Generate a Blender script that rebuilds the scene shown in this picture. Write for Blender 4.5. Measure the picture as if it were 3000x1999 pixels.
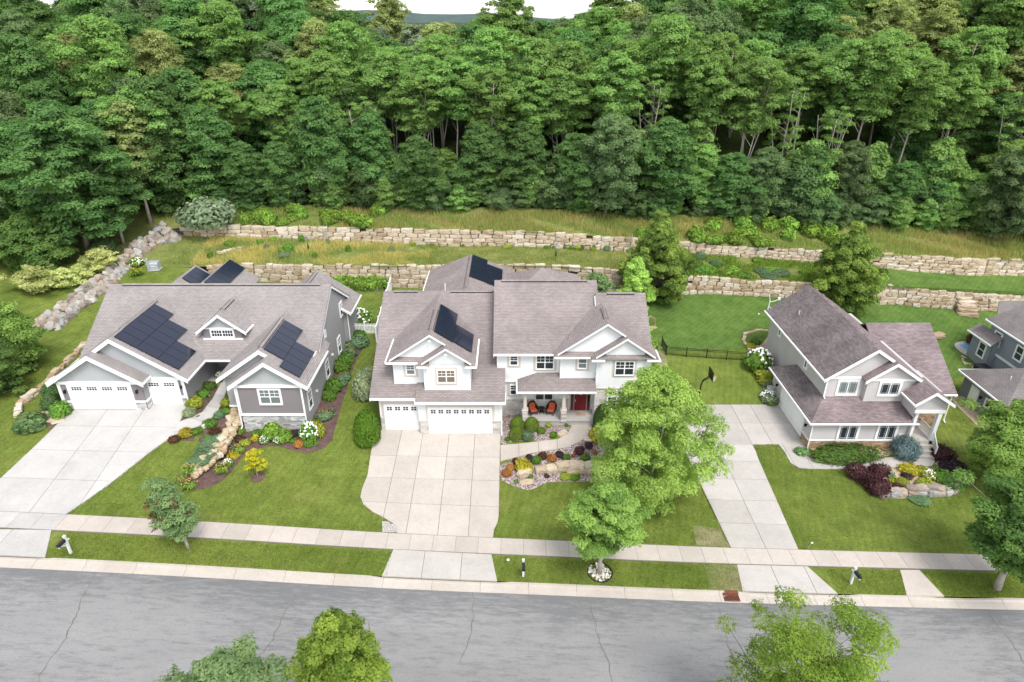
import bpy, bmesh, math, random
import numpy as np
from mathutils import Vector, Matrix
from mathutils.geometry import delaunay_2d_cdt

for o in list(bpy.data.objects): bpy.data.objects.remove(o)
SC = bpy.context.scene
COL = SC.collection
random.seed(7)
RNG = np.random.default_rng(11)

# ------------------------------------------------------------------ camera, sky, sun, exposure
CAM_H = 31.9
PITCH = math.radians(26.6735)
FPX, PCX, PCY = 1900.0, 1500.0, 999.5
cam = bpy.data.cameras.new('camera'); camo = bpy.data.objects.new('camera', cam); COL.objects.link(camo)
cam.sensor_fit = 'HORIZONTAL'; cam.sensor_width = 36.0; cam.lens = 36.0 * FPX / 3000.0
cam.clip_start = 0.5; cam.clip_end = 8000
camo.location = (0, 0, CAM_H); camo.rotation_euler = (math.pi / 2 - PITCH, 0, 0)
SC.camera = camo

SUN_EL, SUN_AZ = math.radians(58), math.radians(152)      # azimuth clockwise from +Y
world = bpy.data.worlds.new('World'); SC.world = world; world.use_nodes = True
nt = world.node_tree; nt.nodes.clear()
wo = nt.nodes.new('ShaderNodeOutputWorld'); bg = nt.nodes.new('ShaderNodeBackground')
sky = nt.nodes.new('ShaderNodeTexSky'); sky.sky_type = 'NISHITA'; sky.sun_disc = False
sky.sun_elevation = SUN_EL; sky.sun_rotation = SUN_AZ
sky.air_density = 1.0; sky.dust_density = 1.2; sky.ozone_density = 1.0; sky.altitude = 200
hs = nt.nodes.new('ShaderNodeHueSaturation'); hs.inputs['Saturation'].default_value = 0.28   # overcast: a white sky
nt.links.new(sky.outputs[0], hs.inputs['Color']); nt.links.new(hs.outputs[0], bg.inputs[0])
bg.inputs[1].default_value = 0.15
nt.links.new(bg.outputs[0], wo.inputs[0])
sun = bpy.data.lights.new('sun', 'SUN'); sun.energy = 1.2; sun.angle = math.radians(20); sun.color = (1.0, 0.965, 0.92)
suno = bpy.data.objects.new('sun', sun); COL.objects.link(suno)
sd = Vector((math.sin(SUN_AZ) * math.cos(SUN_EL), math.cos(SUN_AZ) * math.cos(SUN_EL), math.sin(SUN_EL)))
suno.rotation_euler = sd.to_track_quat('Z', 'Y').to_euler(); suno.location = (30, -30, 80)
SC.view_settings.view_transform = 'Standard'; SC.view_settings.look = 'None'
SC.view_settings.gamma = 1.0; SC.view_settings.use_curve_mapping = False
SC.view_settings.exposure = 1.38

# ------------------------------------------------------------------ helpers: pixels, terrain
_cp, _sp = math.cos(PITCH), math.sin(PITCH)
def ray(x, y):
    u = (x - PCX) / FPX; v = (y - PCY) / FPX
    return (u, _cp - v * _sp, -_sp - v * _cp)
def atY(x, y, Y):
    r = ray(x, y); t = Y / r[1]; return Vector((r[0] * t, Y, CAM_H + r[2] * t))
def atZ(x, y, Z):
    r = ray(x, y); t = (Z - CAM_H) / r[2]; return Vector((r[0] * t, r[1] * t, Z))
def atX(x, y, X):
    r = ray(x, y); t = X / r[0]; return Vector((X, r[1] * t, CAM_H + r[2] * t))

def pl(xs, ys):
    xs = list(xs); ys = list(ys)
    return lambda x: float(np.interp(x, xs, ys))
zs_ = pl((-160, -60, -30, -20, -7, 2.3, 11.5, 23, 33, 60, 160), (9, 3.7, 1.98, 1.28, .17, -.3, -.9, -1.33, -1.66, -2.4, -4.5))
def zs(X):                                   # the street falls to the right; smoothed
    return (zs_(X - 4) + zs_(X) + zs_(X + 4)) / 3
lowbase = pl((-160, -60, -45, -38, -31, -14.5, 0, 21, 28, 41, 53, 62, 90, 160), (10, 6.6, 5.8, 5.45, 3.75, 3.0, 2.8, 2.2, 2.0, 1.05, .3, -.05, -.9, -2.5))
lowtop = pl((-160, -60, -45, -38, -31, -26, -14.5, 0, 5.5, 21, 28, 43, 53, 61, 90, 160), (10, 6.6, 5.8, 5.45, 5.75, 5.7, 5.55, 5.6, 5.5, 4.25, 3.7, 3.15, 2.27, 1.78, 1.0, -.5))
upbase = pl((-160, -60, -45, -41, -33, -24, -12.6, 3, 13.5, 27, 47, 57, 66, 90, 160), (11, 8, 7.5, 6.95, 6.8, 6.4, 5.75, 5.5, 5.05, 4.35, 3.1, 2.5, 2.2, 1.7, .5))
uptop = pl((-160, -60, -45, -41, -33, -23, -12.5, 2.3, 13.4, 27, 47, 57, 66, 90, 160), (11, 8, 7.5, 8.1, 8.2, 7.9, 7.7, 7.4, 6.7, 5.6, 4.9, 4.5, 4.2, 3.6, 2.5))
upY = pl((-160, 30, 47, 57, 160), (79.5, 79.5, 78.0, 77.5, 77.5))
edgez = pl((-160, -60, -36, 0, 36, 64, 160), (12, 9.2, 8.7, 8.4, 6.6, 5.2, 4))
LOWY = 72.0
_RY = [34, 38, 43.5, 48, 54, 60, 72]
_CT = {  # X: heights at the rows above (the last row comes from lowbase)
 -160: [9.1, 9.2, 9.3, 9.4, 9.6, 9.8], -70: [4.4, 4.6, 5.0, 5.3, 5.8, 6.2], -50: [3.2, 3.45, 3.9, 4.2, 4.7, 5.2],
 -42: [2.75, 3.05, 3.6, 3.85, 4.3, 4.75], -36: [2.35, 2.9, 3.70, 3.72, 3.9, 4.3], -31: [2.05, 2.7, 3.72, 3.72, 3.75, 4.0], -26: [1.68, 2.45, 3.72, 3.72, 3.75, 3.9],
 -22.5: [1.42, 1.75, 2.3, 3.3, 3.6, 3.8], -20.5: [1.28, 1.55, 2.1, 2.6, 3.0, 3.2], -16: [.95, 1.25, 2.0, 2.15, 2.4, 2.62], -11: [.50, .95, 1.45, 1.8, 2.15, 2.45], -9: [.35, .9, 1.53, 1.8, 2.1, 2.4],
 -5: [.08, .64, 1.48, 1.54, 2.0, 2.35], -1: [-.12, .55, 1.47, 1.65, 2, 2.3], 3: [-.3, .15, 1.6, 1.9, 2, 2.3], 7: [-.55, -.05, 1.75, 1.9, 2, 2.2], 11: [-.83, -.4, .9, 1.5, 1.6, 1.75],
 14: [-1.0, -.75, -.5, .1, .6, 1.1], 17: [-1.12, -1.05, -.95, -.92, .0, .95], 21: [-1.27, -1.15, -.97, -.92, -.25, .7], 25: [-1.38, -1.25, -1.1, -.95, -.3, .5], 30: [-1.55, -1.35, -1.15, -1.0, -.6, .25],
 36: [-1.75, -1.5, -1.2, -1.1, -.8, -.1], 43: [-1.95, -1.75, -1.6, -1.5, -1.4, -.7], 60: [-2.4, -2.25, -2.1, -2.0, -1.8, -1.2], 160: [-4.5, -4.4, -4.3, -4.2, -4, -3.4]}
_CX = sorted(_CT); _CA = np.array([_CT[x] + [lowbase(x)] for x in _CX])
def _sm(t): return t * t * (3 - 2 * t)
# the rock wall beside the grey house: high ground on its left, low on its right
RW = [(-22.4, 44.5), (-22.28, 43.6), (-22.19, 42.1), (-22.32, 40.7), (-22.64, 39.5), (-23.02, 38.65), (-23.4, 37.8)]
def rockstep(X, Y):
    if Y > 45 or Y < 35.5 or X > -19 or X < -31: return 0.0
    xw = float(np.interp(Y, [p[1] for p in RW][::-1], [p[0] for p in RW][::-1]))
    amp = float(np.interp(Y, [36, 37.6, 40, 43, 45], [0, .2, .7, 1.2, 1.2]))
    d = X - xw
    left = max(0, 1 - max(0, -d) / 2.2) if d < 0 else 0
    return amp * (0.5 * left * (1 if d < 0 else 0)) - (amp * .45 * max(0, 1 - d / 2.5) if d >= 0 else 0)
def front(X, Y):
    z0 = zs(X)
    if Y <= 33.7:
        if Y >= 32.1: return z0
        if Y >= 29.95: return z0 - .09 * (32.1 - Y) / 2.15
        if Y >= 29.3: return z0 - .35
        if Y >= 19.9: return z0 - .45
        if Y >= 19.2: return z0 - .35
        return z0 - .09
    i = min(max(int(np.searchsorted(_CX, X)) - 1, 0), len(_CX) - 2)
    tx = min(max((X - _CX[i]) / (_CX[i + 1] - _CX[i]), 0), 1)
    rows = [z0] + list(_CA[i] * (1 - tx) + _CA[i + 1] * tx)
    rows[-1] = lowbase(X)
    z = float(np.interp(Y, [33.7] + _RY, rows))
    return conform(X, Y, z + rockstep(X, Y))
DC = [(-10.62, 44.25), (-7.4, 44.25), (-7.4, 43.75), (-.92, 43.75), (-.95, 42), (-.95, 35.6), (-1.02, 35.0), (-1.25, 34.35), (-1.3, 33.69), (-7.85, 33.69), (-7.95, 34.05), (-8.25, 34.5), (-9.0, 35.0), (-9.9, 35.5), (-10.6, 36.1), (-10.95, 36.8), (-10.98, 37.6), (-10.85, 39), (-11.05, 41.5), (-11.1, 42.6), (-11.0, 43.4)]
DL = [(-34.95, 43.9), (-29.4, 43.9), (-29.3, 44.6), (-26.1, 44.6), (-26.05, 41.0), (-26.9, 39.6), (-28.4, 36.4), (-29.95, 33.69), (-36.6, 33.69), (-36.2, 35.5), (-35.6, 40), (-35.3, 43)]
DR = [(15.15, 33.69), (19.85, 33.69), (20.45, 43.6), (20.65, 45.3), (20.7, 45.75), (22.9, 45.8), (23.7, 45.5), (25.1, 44.2), (25.12, 51.9), (14.6, 51.9), (14.5, 46)]
def ramp_plane(y0, y1, z1):
    def f(x, y):
        t = min(max((y - y0) / (y1 - y0), 0), 1); return (1 - t) * zs(x) + t * z1
    return f
zdc = ramp_plane(33.7, 44.26, 1.55); zdl = ramp_plane(33.7, 44.62, 3.78); zdr = ramp_plane(33.7, 51.95, -.90)
def pdist(poly, x, y):
    """0 inside, else distance to the outline"""
    c = False; best = 1e9; n = len(poly)
    for i in range(n):
        x1, y1 = poly[i]; x2, y2 = poly[(i + 1) % n]
        if (y1 > y) != (y2 > y) and x < (x2 - x1) * (y - y1) / (y2 - y1) + x1: c = not c
        dx, dy = x2 - x1, y2 - y1; t = ((x - x1) * dx + (y - y1) * dy) / (dx * dx + dy * dy + 1e-9); t = min(max(t, 0), 1)
        d = (x1 + dx * t - x) ** 2 + (y1 + dy * t - y) ** 2
        if d < best: best = d
    return 0.0 if c else math.sqrt(best)
DRIVES = [(DC, zdc, (-13, 1, 33, 46)), (DL, zdl, (-39, -24, 33, 47)), (DR, zdr, (12.5, 27.2, 33, 54))]
def conform(X, Y, z):
    for poly, zf, (a, b, c, d) in DRIVES:
        if a < X < b and c < Y < d:
            q = pdist(poly, X, Y)
            if q < 1.8: w = 1 - q / 1.8; w = w * w * (3 - 2 * w); z = z * (1 - w) + zf(X, Y) * w
    return z
def hill(X, Y):
    yu = upY(X); a = uptop(X); e = max(edgez(X), a + .3)
    if Y < 84.5: return a + (e - a) * (Y - yu) / (84.5 - yu)
    t = min(max((Y - 84.5) / 36, 0), 1)
    cr = 17.0 + .7 * math.sin(X * .11) + 3.4 * _sm(min(max((abs(X + 7) - 20) / 22, 0), 1)) + (1.5 if X < -40 else 0)
    z = e + (cr - e) * (t * .6 + .4 * _sm(t))
    if Y > 128: z -= (min(Y, 260) - 128) * .11
    return z
def ground(X, Y):
    if Y <= LOWY: return front(X, Y)
    yu = upY(X)
    if Y <= yu:
        t = (Y - LOWY) / (yu - LOWY); return lowtop(X) * (1 - t) + upbase(X) * t
    return hill(X, Y)
def G(px, py, zoff=0.0):
    """pixel -> point where its line of sight meets the ground"""
    r = ray(px, py); t = 25.0; prev = t
    while t < 400:
        X, Y, Z = r[0] * t, r[1] * t, CAM_H + r[2] * t
        if Z < ground(X, Y) + zoff: break
        prev = t; t += 0.5
    lo, hi = prev, t
    for _ in range(18):
        m = (lo + hi) / 2
        if CAM_H + r[2] * m < ground(r[0] * m, r[1] * m) + zoff: hi = m
        else: lo = m
    return Vector((r[0] * hi, r[1] * hi, CAM_H + r[2] * hi))

# ------------------------------------------------------------------ helpers: objects and meshes
def tag(o, label=None, cat=None, group=None, kind=None):
    if label: o['label'] = label
    if cat: o['category'] = cat
    if group: o['group'] = group
    if kind: o['kind'] = kind
    return o
def empty(name, loc=(0, 0, 0), rz=0.0):
    o = bpy.data.objects.new(name, None); COL.objects.link(o); o.location = loc; o.rotation_euler = (0, 0, rz)
    o.empty_display_size = .3
    return o
def inst(name, me, parent=None, loc=(0, 0, 0), rot=(0, 0, 0), scale=(1, 1, 1)):
    o = bpy.data.objects.new(name, me); COL.objects.link(o)
    o.location = loc; o.rotation_euler = rot; o.scale = scale
    if parent is not None: o.parent = parent
    return o

class MB:
    """collects polygons; build() links them as one mesh object with metric UVs"""
    def __init__(s): s.v = []; s.f = []; s.c = []
    def poly(s, pts, col=None):
        b = len(s.v); s.v += [tuple(p) for p in pts]; s.f.append(list(range(b, b + len(pts)))); s.c.append(col)
        return s
    def box(s, x0, x1, y0, y1, z0, z1, col=None):
        if x0 > x1: x0, x1 = x1, x0
        if y0 > y1: y0, y1 = y1, y0
        b = len(s.v)
        s.v += [(x0, y0, z0), (x1, y0, z0), (x1, y1, z0), (x0, y1, z0), (x0, y0, z1), (x1, y0, z1), (x1, y1, z1), (x0, y1, z1)]
        for q in ((0, 3, 2, 1), (4, 5, 6, 7), (0, 1, 5, 4), (1, 2, 6, 5), (2, 3, 7, 6), (3, 0, 4, 7)):
            s.f.append([b + i for i in q]); s.c.append(col)
        return s
    def prism(s, pts, d, col=None):
        """polygon pts swept by vector d (d points away from the face's outside)"""
        n = len(pts); d = Vector(d); b = len(s.v)
        s.v += [tuple(p) for p in pts] + [tuple(Vector(p) + d) for p in pts]
        s.f.append(list(range(b, b + n))); s.c.append(col)
        s.f.append(list(range(b + 2 * n - 1, b + n - 1, -1))); s.c.append(col)
        for i in range(n):
            j = (i + 1) % n; s.f.append([b + j, b + i, b + n + i, b + n + j]); s.c.append(col)
        return s
    def bar(s, a, b_, w, h, up=(0, 0, 1), col=None):
        """bar from a to b, w across, h along up, centred"""
        a = Vector(a); b_ = Vector(b_); d = (b_ - a).normalized(); u = Vector(up)
        r = d.cross(u)
        if r.length < 1e-5: r = d.cross(Vector((1, 0, 0)))
        r.normalize(); u = r.cross(d).normalized(); r *= w / 2; u *= h / 2
        s.prism([a - r - u, a - r + u, a + r + u, a + r - u], b_ - a, col); return s
    def tube(s, pts, rad, n=6, cap=True, col=None):
        pts = [Vector(p) for p in pts]
        if not isinstance(rad, (list, tuple)): rad = [rad] * len(pts)
        rings = []; ref = None
        for i, p in enumerate(pts):
            d = (pts[min(i + 1, len(pts) - 1)] - pts[max(i - 1, 0)])
            if d.length < 1e-7: d = Vector((0, 0, 1))
            d.normalize()
            if ref is None:
                ref = d.cross(Vector((0.13, .97, .2)))
                if ref.length < .1: ref = d.cross(Vector((1, 0, 0)))
            ref = (ref - d * ref.dot(d)).normalized(); bb = d.cross(ref)
            b = len(s.v)
            for k in range(n):
                a = 2 * math.pi * k / n; s.v.append(tuple(p + (ref * math.cos(a) + bb * math.sin(a)) * rad[i]))
            rings.append(b)
        for i in range(len(pts) - 1):
            for k in range(n):
                k2 = (k + 1) % n; s.f.append([rings[i] + k, rings[i] + k2, rings[i + 1] + k2, rings[i + 1] + k]); s.c.append(col)
        if cap:
            s.f.append([rings[0] + k for k in range(n)][::-1]); s.c.append(col)
            s.f.append([rings[-1] + k for k in range(n)]); s.c.append(col)
        return s
    def lathe(s, prof, n=14, c=(0, 0, 0), col=None):
        """prof: (radius, z) from bottom to top"""
        rings = []
        for r, z in prof:
            b = len(s.v); rings.append(b)
            for k in range(n):
                a = 2 * math.pi * k / n; s.v.append((c[0] + r * math.cos(a), c[1] + r * math.sin(a), c[2] + z))
        for i in range(len(prof) - 1):
            for k in range(n):
                k2 = (k + 1) % n; s.f.append([rings[i] + k, rings[i] + k2, rings[i + 1] + k2, rings[i + 1] + k]); s.c.append(col)
        s.f.append([rings[0] + k for k in range(n)][::-1]); s.c.append(col)
        s.f.append([rings[-1] + k for k in range(n)]); s.c.append(col)
        return s
    def mesh(s, name, mat, smooth=False):
        me = bpy.data.meshes.new(name); me.from_pydata(s.v, [], s.f); me.materials.append(mat)
        uv = me.uv_layers.new(name='UVMap'); data = np.zeros(len(me.loops) * 2)
        for p in me.polygons:
            n = p.normal
            if abs(n.z) > .995: h = Vector((1, 0, 0)); w = Vector((0, 1, 0))
            else:
                h = n.cross(Vector((0, 0, 1))).normalized(); w = h.cross(n) * -1
                if w.z < 0: w = -w
            for li in p.loop_indices:
                co = me.vertices[me.loops[li].vertex_index].co
                data[2 * li] = co.dot(h); data[2 * li + 1] = co.dot(w)
        uv.data.foreach_set('uv', data)
        if any(c is not None for c in s.c):
            ca = me.color_attributes.new('tint', 'FLOAT_COLOR', 'CORNER'); cd = np.ones(len(me.loops) * 4)
            for p, c in zip(me.polygons, s.c):
                v = .5 if c is None else c
                for li in p.loop_indices: cd[4 * li:4 * li + 3] = v
            ca.data.foreach_set('color', cd)
        if smooth: me.polygons.foreach_set('use_smooth', [True] * len(me.polygons))
        me.update(); return me
    def build(s, name, mat, parent=None, smooth=False, loc=(0, 0, 0), rz=0.0):
        return inst(name, s.mesh(name, mat, smooth), parent, loc, (0, 0, rz))

def clip_half(poly, f):
    out = []
    for i in range(len(poly)):
        a, b = poly[i], poly[(i + 1) % len(poly)]; fa, fb = f(a), f(b)
        if fa >= 0: out.append(a)
        if (fa >= 0) != (fb >= 0):
            t = fa / (fa - fb); out.append(tuple(a[k] + (b[k] - a[k]) * t for k in range(len(a))))
    return out
def clip_rect(poly, x0, x1, y0, y1):
    for f in (lambda p: p[0] - x0, lambda p: x1 - p[0], lambda p: p[1] - y0, lambda p: y1 - p[1]):
        poly = clip_half(poly, f)
        if len(poly) < 3: return []
    return poly
def area(p): return .5 * sum(p[i][0] * p[(i + 1) % len(p)][1] - p[(i + 1) % len(p)][0] * p[i][1] for i in range(len(p)))
def smooth_poly(pts, it=2):
    """Chaikin corner cutting of a closed outline"""
    for _ in range(it):
        o = []
        for i in range(len(pts)):
            a, b = pts[i], pts[(i + 1) % len(pts)]
            o += [(a[0] * .75 + b[0] * .25, a[1] * .75 + b[1] * .25), (a[0] * .25 + b[0] * .75, a[1] * .25 + b[1] * .75)]
        pts = o
    return pts
def drape(name, poly, mat, off, step=.5, parent=None, kind='structure', zf=None, thick=0.0):
    """an outline in the XY plane laid over the ground as a sheet"""
    zf = zf or ground
    if area(poly) < 0: poly = poly[::-1]
    n = len(poly); pts = [Vector(p[:2]) for p in poly]
    xs = [p[0] for p in poly]; ys = [p[1] for p in poly]
    def inside(x, y):
        c = False
        for i in range(n):
            (x1, y1), (x2, y2) = poly[i][:2], poly[(i + 1) % n][:2]
            if (y1 > y) != (y2 > y) and x < (x2 - x1) * (y - y1) / (y2 - y1) + x1: c = not c
        return c
    x = min(xs)
    while x < max(xs):
        y = min(ys)
        while y < max(ys):
            if inside(x, y): pts.append(Vector((x + random.uniform(-.1, .1) * step, y + random.uniform(-.1, .1) * step)))
            y += step
        x += step
    v, e, f, *_ = delaunay_2d_cdt(pts, [(i, (i + 1) % n) for i in range(n)], [], 1, 1e-5)
    mb = MB(); mb.v = [(p.x, p.y, zf(p.x, p.y) + off) for p in v]
    for t in f:
        a, b, c = (Vector(mb.v[i]) for i in t[:3])
        t = list(t)
        if (b - a).cross(c - a).z < 0: t = t[::-1]
        mb.f.append(t); mb.c.append(None)
    o = mb.build(name, mat, parent)
    if kind and parent is None: o['kind'] = kind
    return o

# ------------------------------------------------------------------ materials
def mat(name, col, rough=.8, metal=0.0, spec=.3):
    m = bpy.data.materials.new(name); m.use_nodes = True
    b = m.node_tree.nodes['Principled BSDF']
    b.inputs['Base Color'].default_value = (*col, 1); b.inputs['Roughness'].default_value = rough
    b.inputs['Metallic'].default_value = metal; b.inputs['Specular IOR Level'].default_value = spec
    m.diffuse_color = (*col, 1)
    return m
class NT:
    def __init__(s, m): s.t = m.node_tree; s.n = s.t.nodes; s.b = s.n['Principled BSDF']
    def add(s, ty, **k):
        n = s.n.new(ty)
        for a, v in k.items():
            if hasattr(n, a): setattr(n, a, v)
        return n
    def link(s, a, b): s.t.links.new(a, b)
    def noise(s, scale, detail=3, rough=.55, vec=None, out=0):
        n = s.add('ShaderNodeTexNoise'); n.inputs['Scale'].default_value = scale; n.inputs['Detail'].default_value = detail; n.inputs['Roughness'].default_value = rough
        s.link(vec if vec else s.coord(), n.inputs['Vector']); return n.outputs[out]
    def coord(s, which='Object'):
        if not hasattr(s, '_tc'): s._tc = s.add('ShaderNodeTexCoord')
        return s._tc.outputs[which]
    def pos(s):
        if not hasattr(s, '_g'): s._g = s.add('ShaderNodeNewGeometry')
        return s._g.outputs['Position']
    def mapping(s, vec, scale=(1, 1, 1), rot=(0, 0, 0)):
        m = s.add('ShaderNodeMapping'); m.inputs['Scale'].default_value = scale; m.inputs['Rotation'].default_value = rot
        s.link(vec, m.inputs['Vector']); return m.outputs[0]
    def ramp(s, fac, stops):
        r = s.add('ShaderNodeValToRGB'); e = r.color_ramp.elements
        while len(e) < len(stops): e.new(.5)
        for i, (p, c) in enumerate(stops): e[i].position = p; e[i].color = (*c, 1) if len(c) == 3 else c
        s.link(fac, r.inputs[0]); return r.outputs[0]
    def mix(s, fac, a, b, mode='MIX'):
        m = s.add('ShaderNodeMix'); m.data_type = 'RGBA'; m.blend_type = mode
        for v, i in ((fac, 0), (a, 6), (b, 7)):
            if isinstance(v, (int, float)): m.inputs[i].default_value = v
            elif isinstance(v, tuple): m.inputs[i].default_value = (*v, 1)
            else: s.link(v, m.inputs[i])
        return m.outputs[2]
    def math(s, op, a, b=None, c=None):
        m = s.add('ShaderNodeMath'); m.operation = op
        for i, v in enumerate((a, b, c)):
            if v is None: continue
            if isinstance(v, (int, float)): m.inputs[i].default_value = v
            else: s.link(v, m.inputs[i])
        return m.outputs[0]
    def rnd(s):
        if not hasattr(s, '_oi'): s._oi = s.add('ShaderNodeObjectInfo')
        return s._oi.outputs['Random']
    def attr(s, name='tint', out='Fac'):
        a = s.add('ShaderNodeAttribute'); a.attribute_name = name; return a.outputs[out]
    def col(s, c): s.link(c, s.b.inputs['Base Color'])
    def bump(s, h, strength=.5, dist=.02):
        b = s.add('ShaderNodeBump'); b.inputs['Strength'].default_value = strength; b.inputs['Distance'].default_value = dist
        s.link(h, b.inputs['Height']); s.link(b.outputs[0], s.b.inputs['Normal'])

M = {}
def scaled(c, k): return tuple(min(1, x * k) for x in c)
def m_noise(name, base, var=.18, scale=1.5, rough=.85, bump=.0, fine=25, spec=.2, objrand=0.0):
    m = mat(name, base, rough, spec=spec); t = NT(m)
    c = t.ramp(t.noise(scale, 5, .6, t.pos()), [(.3, scaled(base, 1 - var)), (.7, scaled(base, 1 + var))])
    f = t.ramp(t.noise(fine, 3, .6, t.pos()), [(.3, (.86, .86, .86)), (.7, (1.1, 1.1, 1.1))])
    c = t.mix(1.0, c, f, 'MULTIPLY')
    if objrand:
        k = t.ramp(t.rnd(), [(0, (1 - objrand,) * 3), (1, (1 + objrand * .6,) * 3)])
        c = t.mix(1.0, c, k, 'MULTIPLY')
    t.col(c)
    if bump: t.bump(t.noise(fine, 4, .6, t.pos()), bump, .03)
    M[name] = m; return m

def m_lawn(name, a, b, dry, dryamt=.5, stripe=0.0, ang=0.0, sw=1.1):
    m = mat(name, a, .9, spec=.1); t = NT(m); p = t.pos()
    big = t.ramp(t.noise(.16, 4, .6, p), [(.32, (0, 0, 0)), (.7, (1, 1, 1))])
    c = t.mix(big, a, b)
    mid = t.ramp(t.noise(.9, 5, .65, p), [(.35, (.78, .80, .76)), (.66, (1.2, 1.18, 1.16))])
    c = t.mix(1.0, c, mid, 'MULTIPLY')
    fine = t.ramp(t.noise(9, 4, .75, p), [(.3, (.62, .66, .6)), (.5, (1, 1, 1)), (.72, (1.34, 1.3, 1.2))])
    c = t.mix(1.0, c, fine, 'MULTIPLY')
    vf = t.ramp(t.noise(38, 2, .7, p), [(.25, (.6, .63, .6)), (.75, (1.36, 1.34, 1.3))])
    c = t.mix(1.0, c, vf, 'MULTIPLY')
    d = t.ramp(t.noise(.33, 6, .7, t.mapping(p, (1, 1.3, 1))), [(.62 - .12 * dryamt, (0, 0, 0)), (.86 - .1 * dryamt, (1, 1, 1))])
    d2 = t.math('MULTIPLY', d, t.math('MULTIPLY', t.noise(5, 4, .7, p), 1.15))
    c = t.mix(d2, c, dry)
    if stripe:
        w = t.add('ShaderNodeTexWave'); w.wave_type = 'BANDS'; w.bands_direction = 'X'
        w.inputs['Scale'].default_value = 1.0 / (sw * 6.28) * 3.14; w.inputs['Distortion'].default_value = 2.5; w.inputs['Detail'].default_value = 2
        w.inputs['Detail Scale'].default_value = .4
        t.link(t.mapping(p, (1, 1, 1), (0, 0, ang)), w.inputs['Vector'])
        s = t.ramp(w.outputs['Fac'], [(.3, (1 - stripe,) * 3), (.7, (1 + stripe,) * 3)])
        c = t.mix(1.0, c, s, 'MULTIPLY')
    t.col(c); t.bump(t.noise(45, 3, .7, p), .8, .06)
    M[name] = m; return m

def m_shingle(name, base, dark, light, w=.33, h=.145, stain=.25, tab=False):
    m = mat(name, base, .92, spec=.15); t = NT(m); uv = t.coord('UV')
    br = t.add('ShaderNodeTexBrick'); br.offset = .5; br.inputs['Scale'].default_value = 1.0
    br.inputs['Brick Width'].default_value = w; br.inputs['Row Height'].default_value = h; br.inputs['Mortar Size'].default_value = .012
    br.inputs['Mortar Smooth'].default_value = .2; br.inputs['Bias'].default_value = 0.0
    br.inputs['Color1'].default_value = (*dark, 1); br.inputs['Color2'].default_value = (*light, 1); br.inputs['Mortar'].default_value = (*scaled(base, .55), 1)
    t.link(uv, br.inputs['Vector'])
    n1 = t.ramp(t.noise(.35, 5, .6, t.pos()), [(.3, (1 - stain,) * 3), (.65, (1.06, 1.06, 1.06))])
    c = t.mix(1.0, br.outputs['Color'], n1, 'MULTIPLY')
    n2 = t.ramp(t.noise(2.6, 4, .7, t.mapping(uv, (1, 2.2, 1))), [(.3, (.90, .90, .91)), (.7, (1.08, 1.07, 1.06))])
    c = t.mix(1.0, c, n2, 'MULTIPLY')
    n3 = t.ramp(t.noise(70, 2, .7, t.pos()), [(.3, (.8, .8, .8)), (.7, (1.18, 1.18, 1.18))])
    c = t.mix(1.0, c, n3, 'MULTIPLY'); t.col(c)
    sep = t.add('ShaderNodeSeparateXYZ'); t.link(uv, sep.inputs[0])
    saw = t.math('FRACT', t.math('DIVIDE', sep.outputs['Y'], h))
    t.bump(t.math('ADD', t.math('MULTIPLY', saw, -1.0), t.math('MULTIPLY', br.outputs['Fac'], -.5)), .8, .02)
    M[name] = m; return m

def m_leaf(name, dark, light, hue=.04, trans=.25):
    m = mat(name, light, .75, spec=.1); t = NT(m)
    c = t.ramp(t.attr(), [(0.0, dark), (1.0, light)])
    h = t.add('ShaderNodeHueSaturation'); t.link(c, h.inputs['Color'])
    h.inputs['Saturation'].default_value = 1.0
    t.link(t.math('MULTIPLY_ADD', t.rnd(), hue, .5 - hue / 2), h.inputs['Hue'])
    t.link(t.math('MULTIPLY_ADD', t.rnd(), .35, .82), h.inputs['Value'])
    t.col(h.outputs[0])
    tr = t.add('ShaderNodeBsdfTranslucent'); t.link(t.mix(1.0, h.outputs[0], (1.15, 1.25, .55), 'MULTIPLY'), tr.inputs['Color'])
    ms = t.add('ShaderNodeMixShader'); ms.inputs[0].default_value = trans
    out = [n for n in t.n if n.type == 'OUTPUT_MATERIAL'][0]
    t.link(t.b.outputs[0], ms.inputs[1]); t.link(tr.outputs[0], ms.inputs[2]); t.link(ms.outputs[0], out.inputs['Surface'])
    M[name] = m; return m
def m_tint(name, dark, light, rough=.85, bump=.3, scale=14):
    """pieces with a random value each, stored as the colour attribute tint"""
    m = mat(name, light, rough, spec=.2); t = NT(m)
    c = t.ramp(t.attr(), [(0.0, dark), (1.0, light)])
    c = t.mix(1.0, c, t.ramp(t.noise(scale, 4, .65, t.pos()), [(.3, (.8, .8, .8)), (.7, (1.15, 1.14, 1.12))]), 'MULTIPLY')
    t.col(c); t.bump(t.noise(scale, 4, .6, t.pos()), bump, .03); M[name] = m; return m
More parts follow.
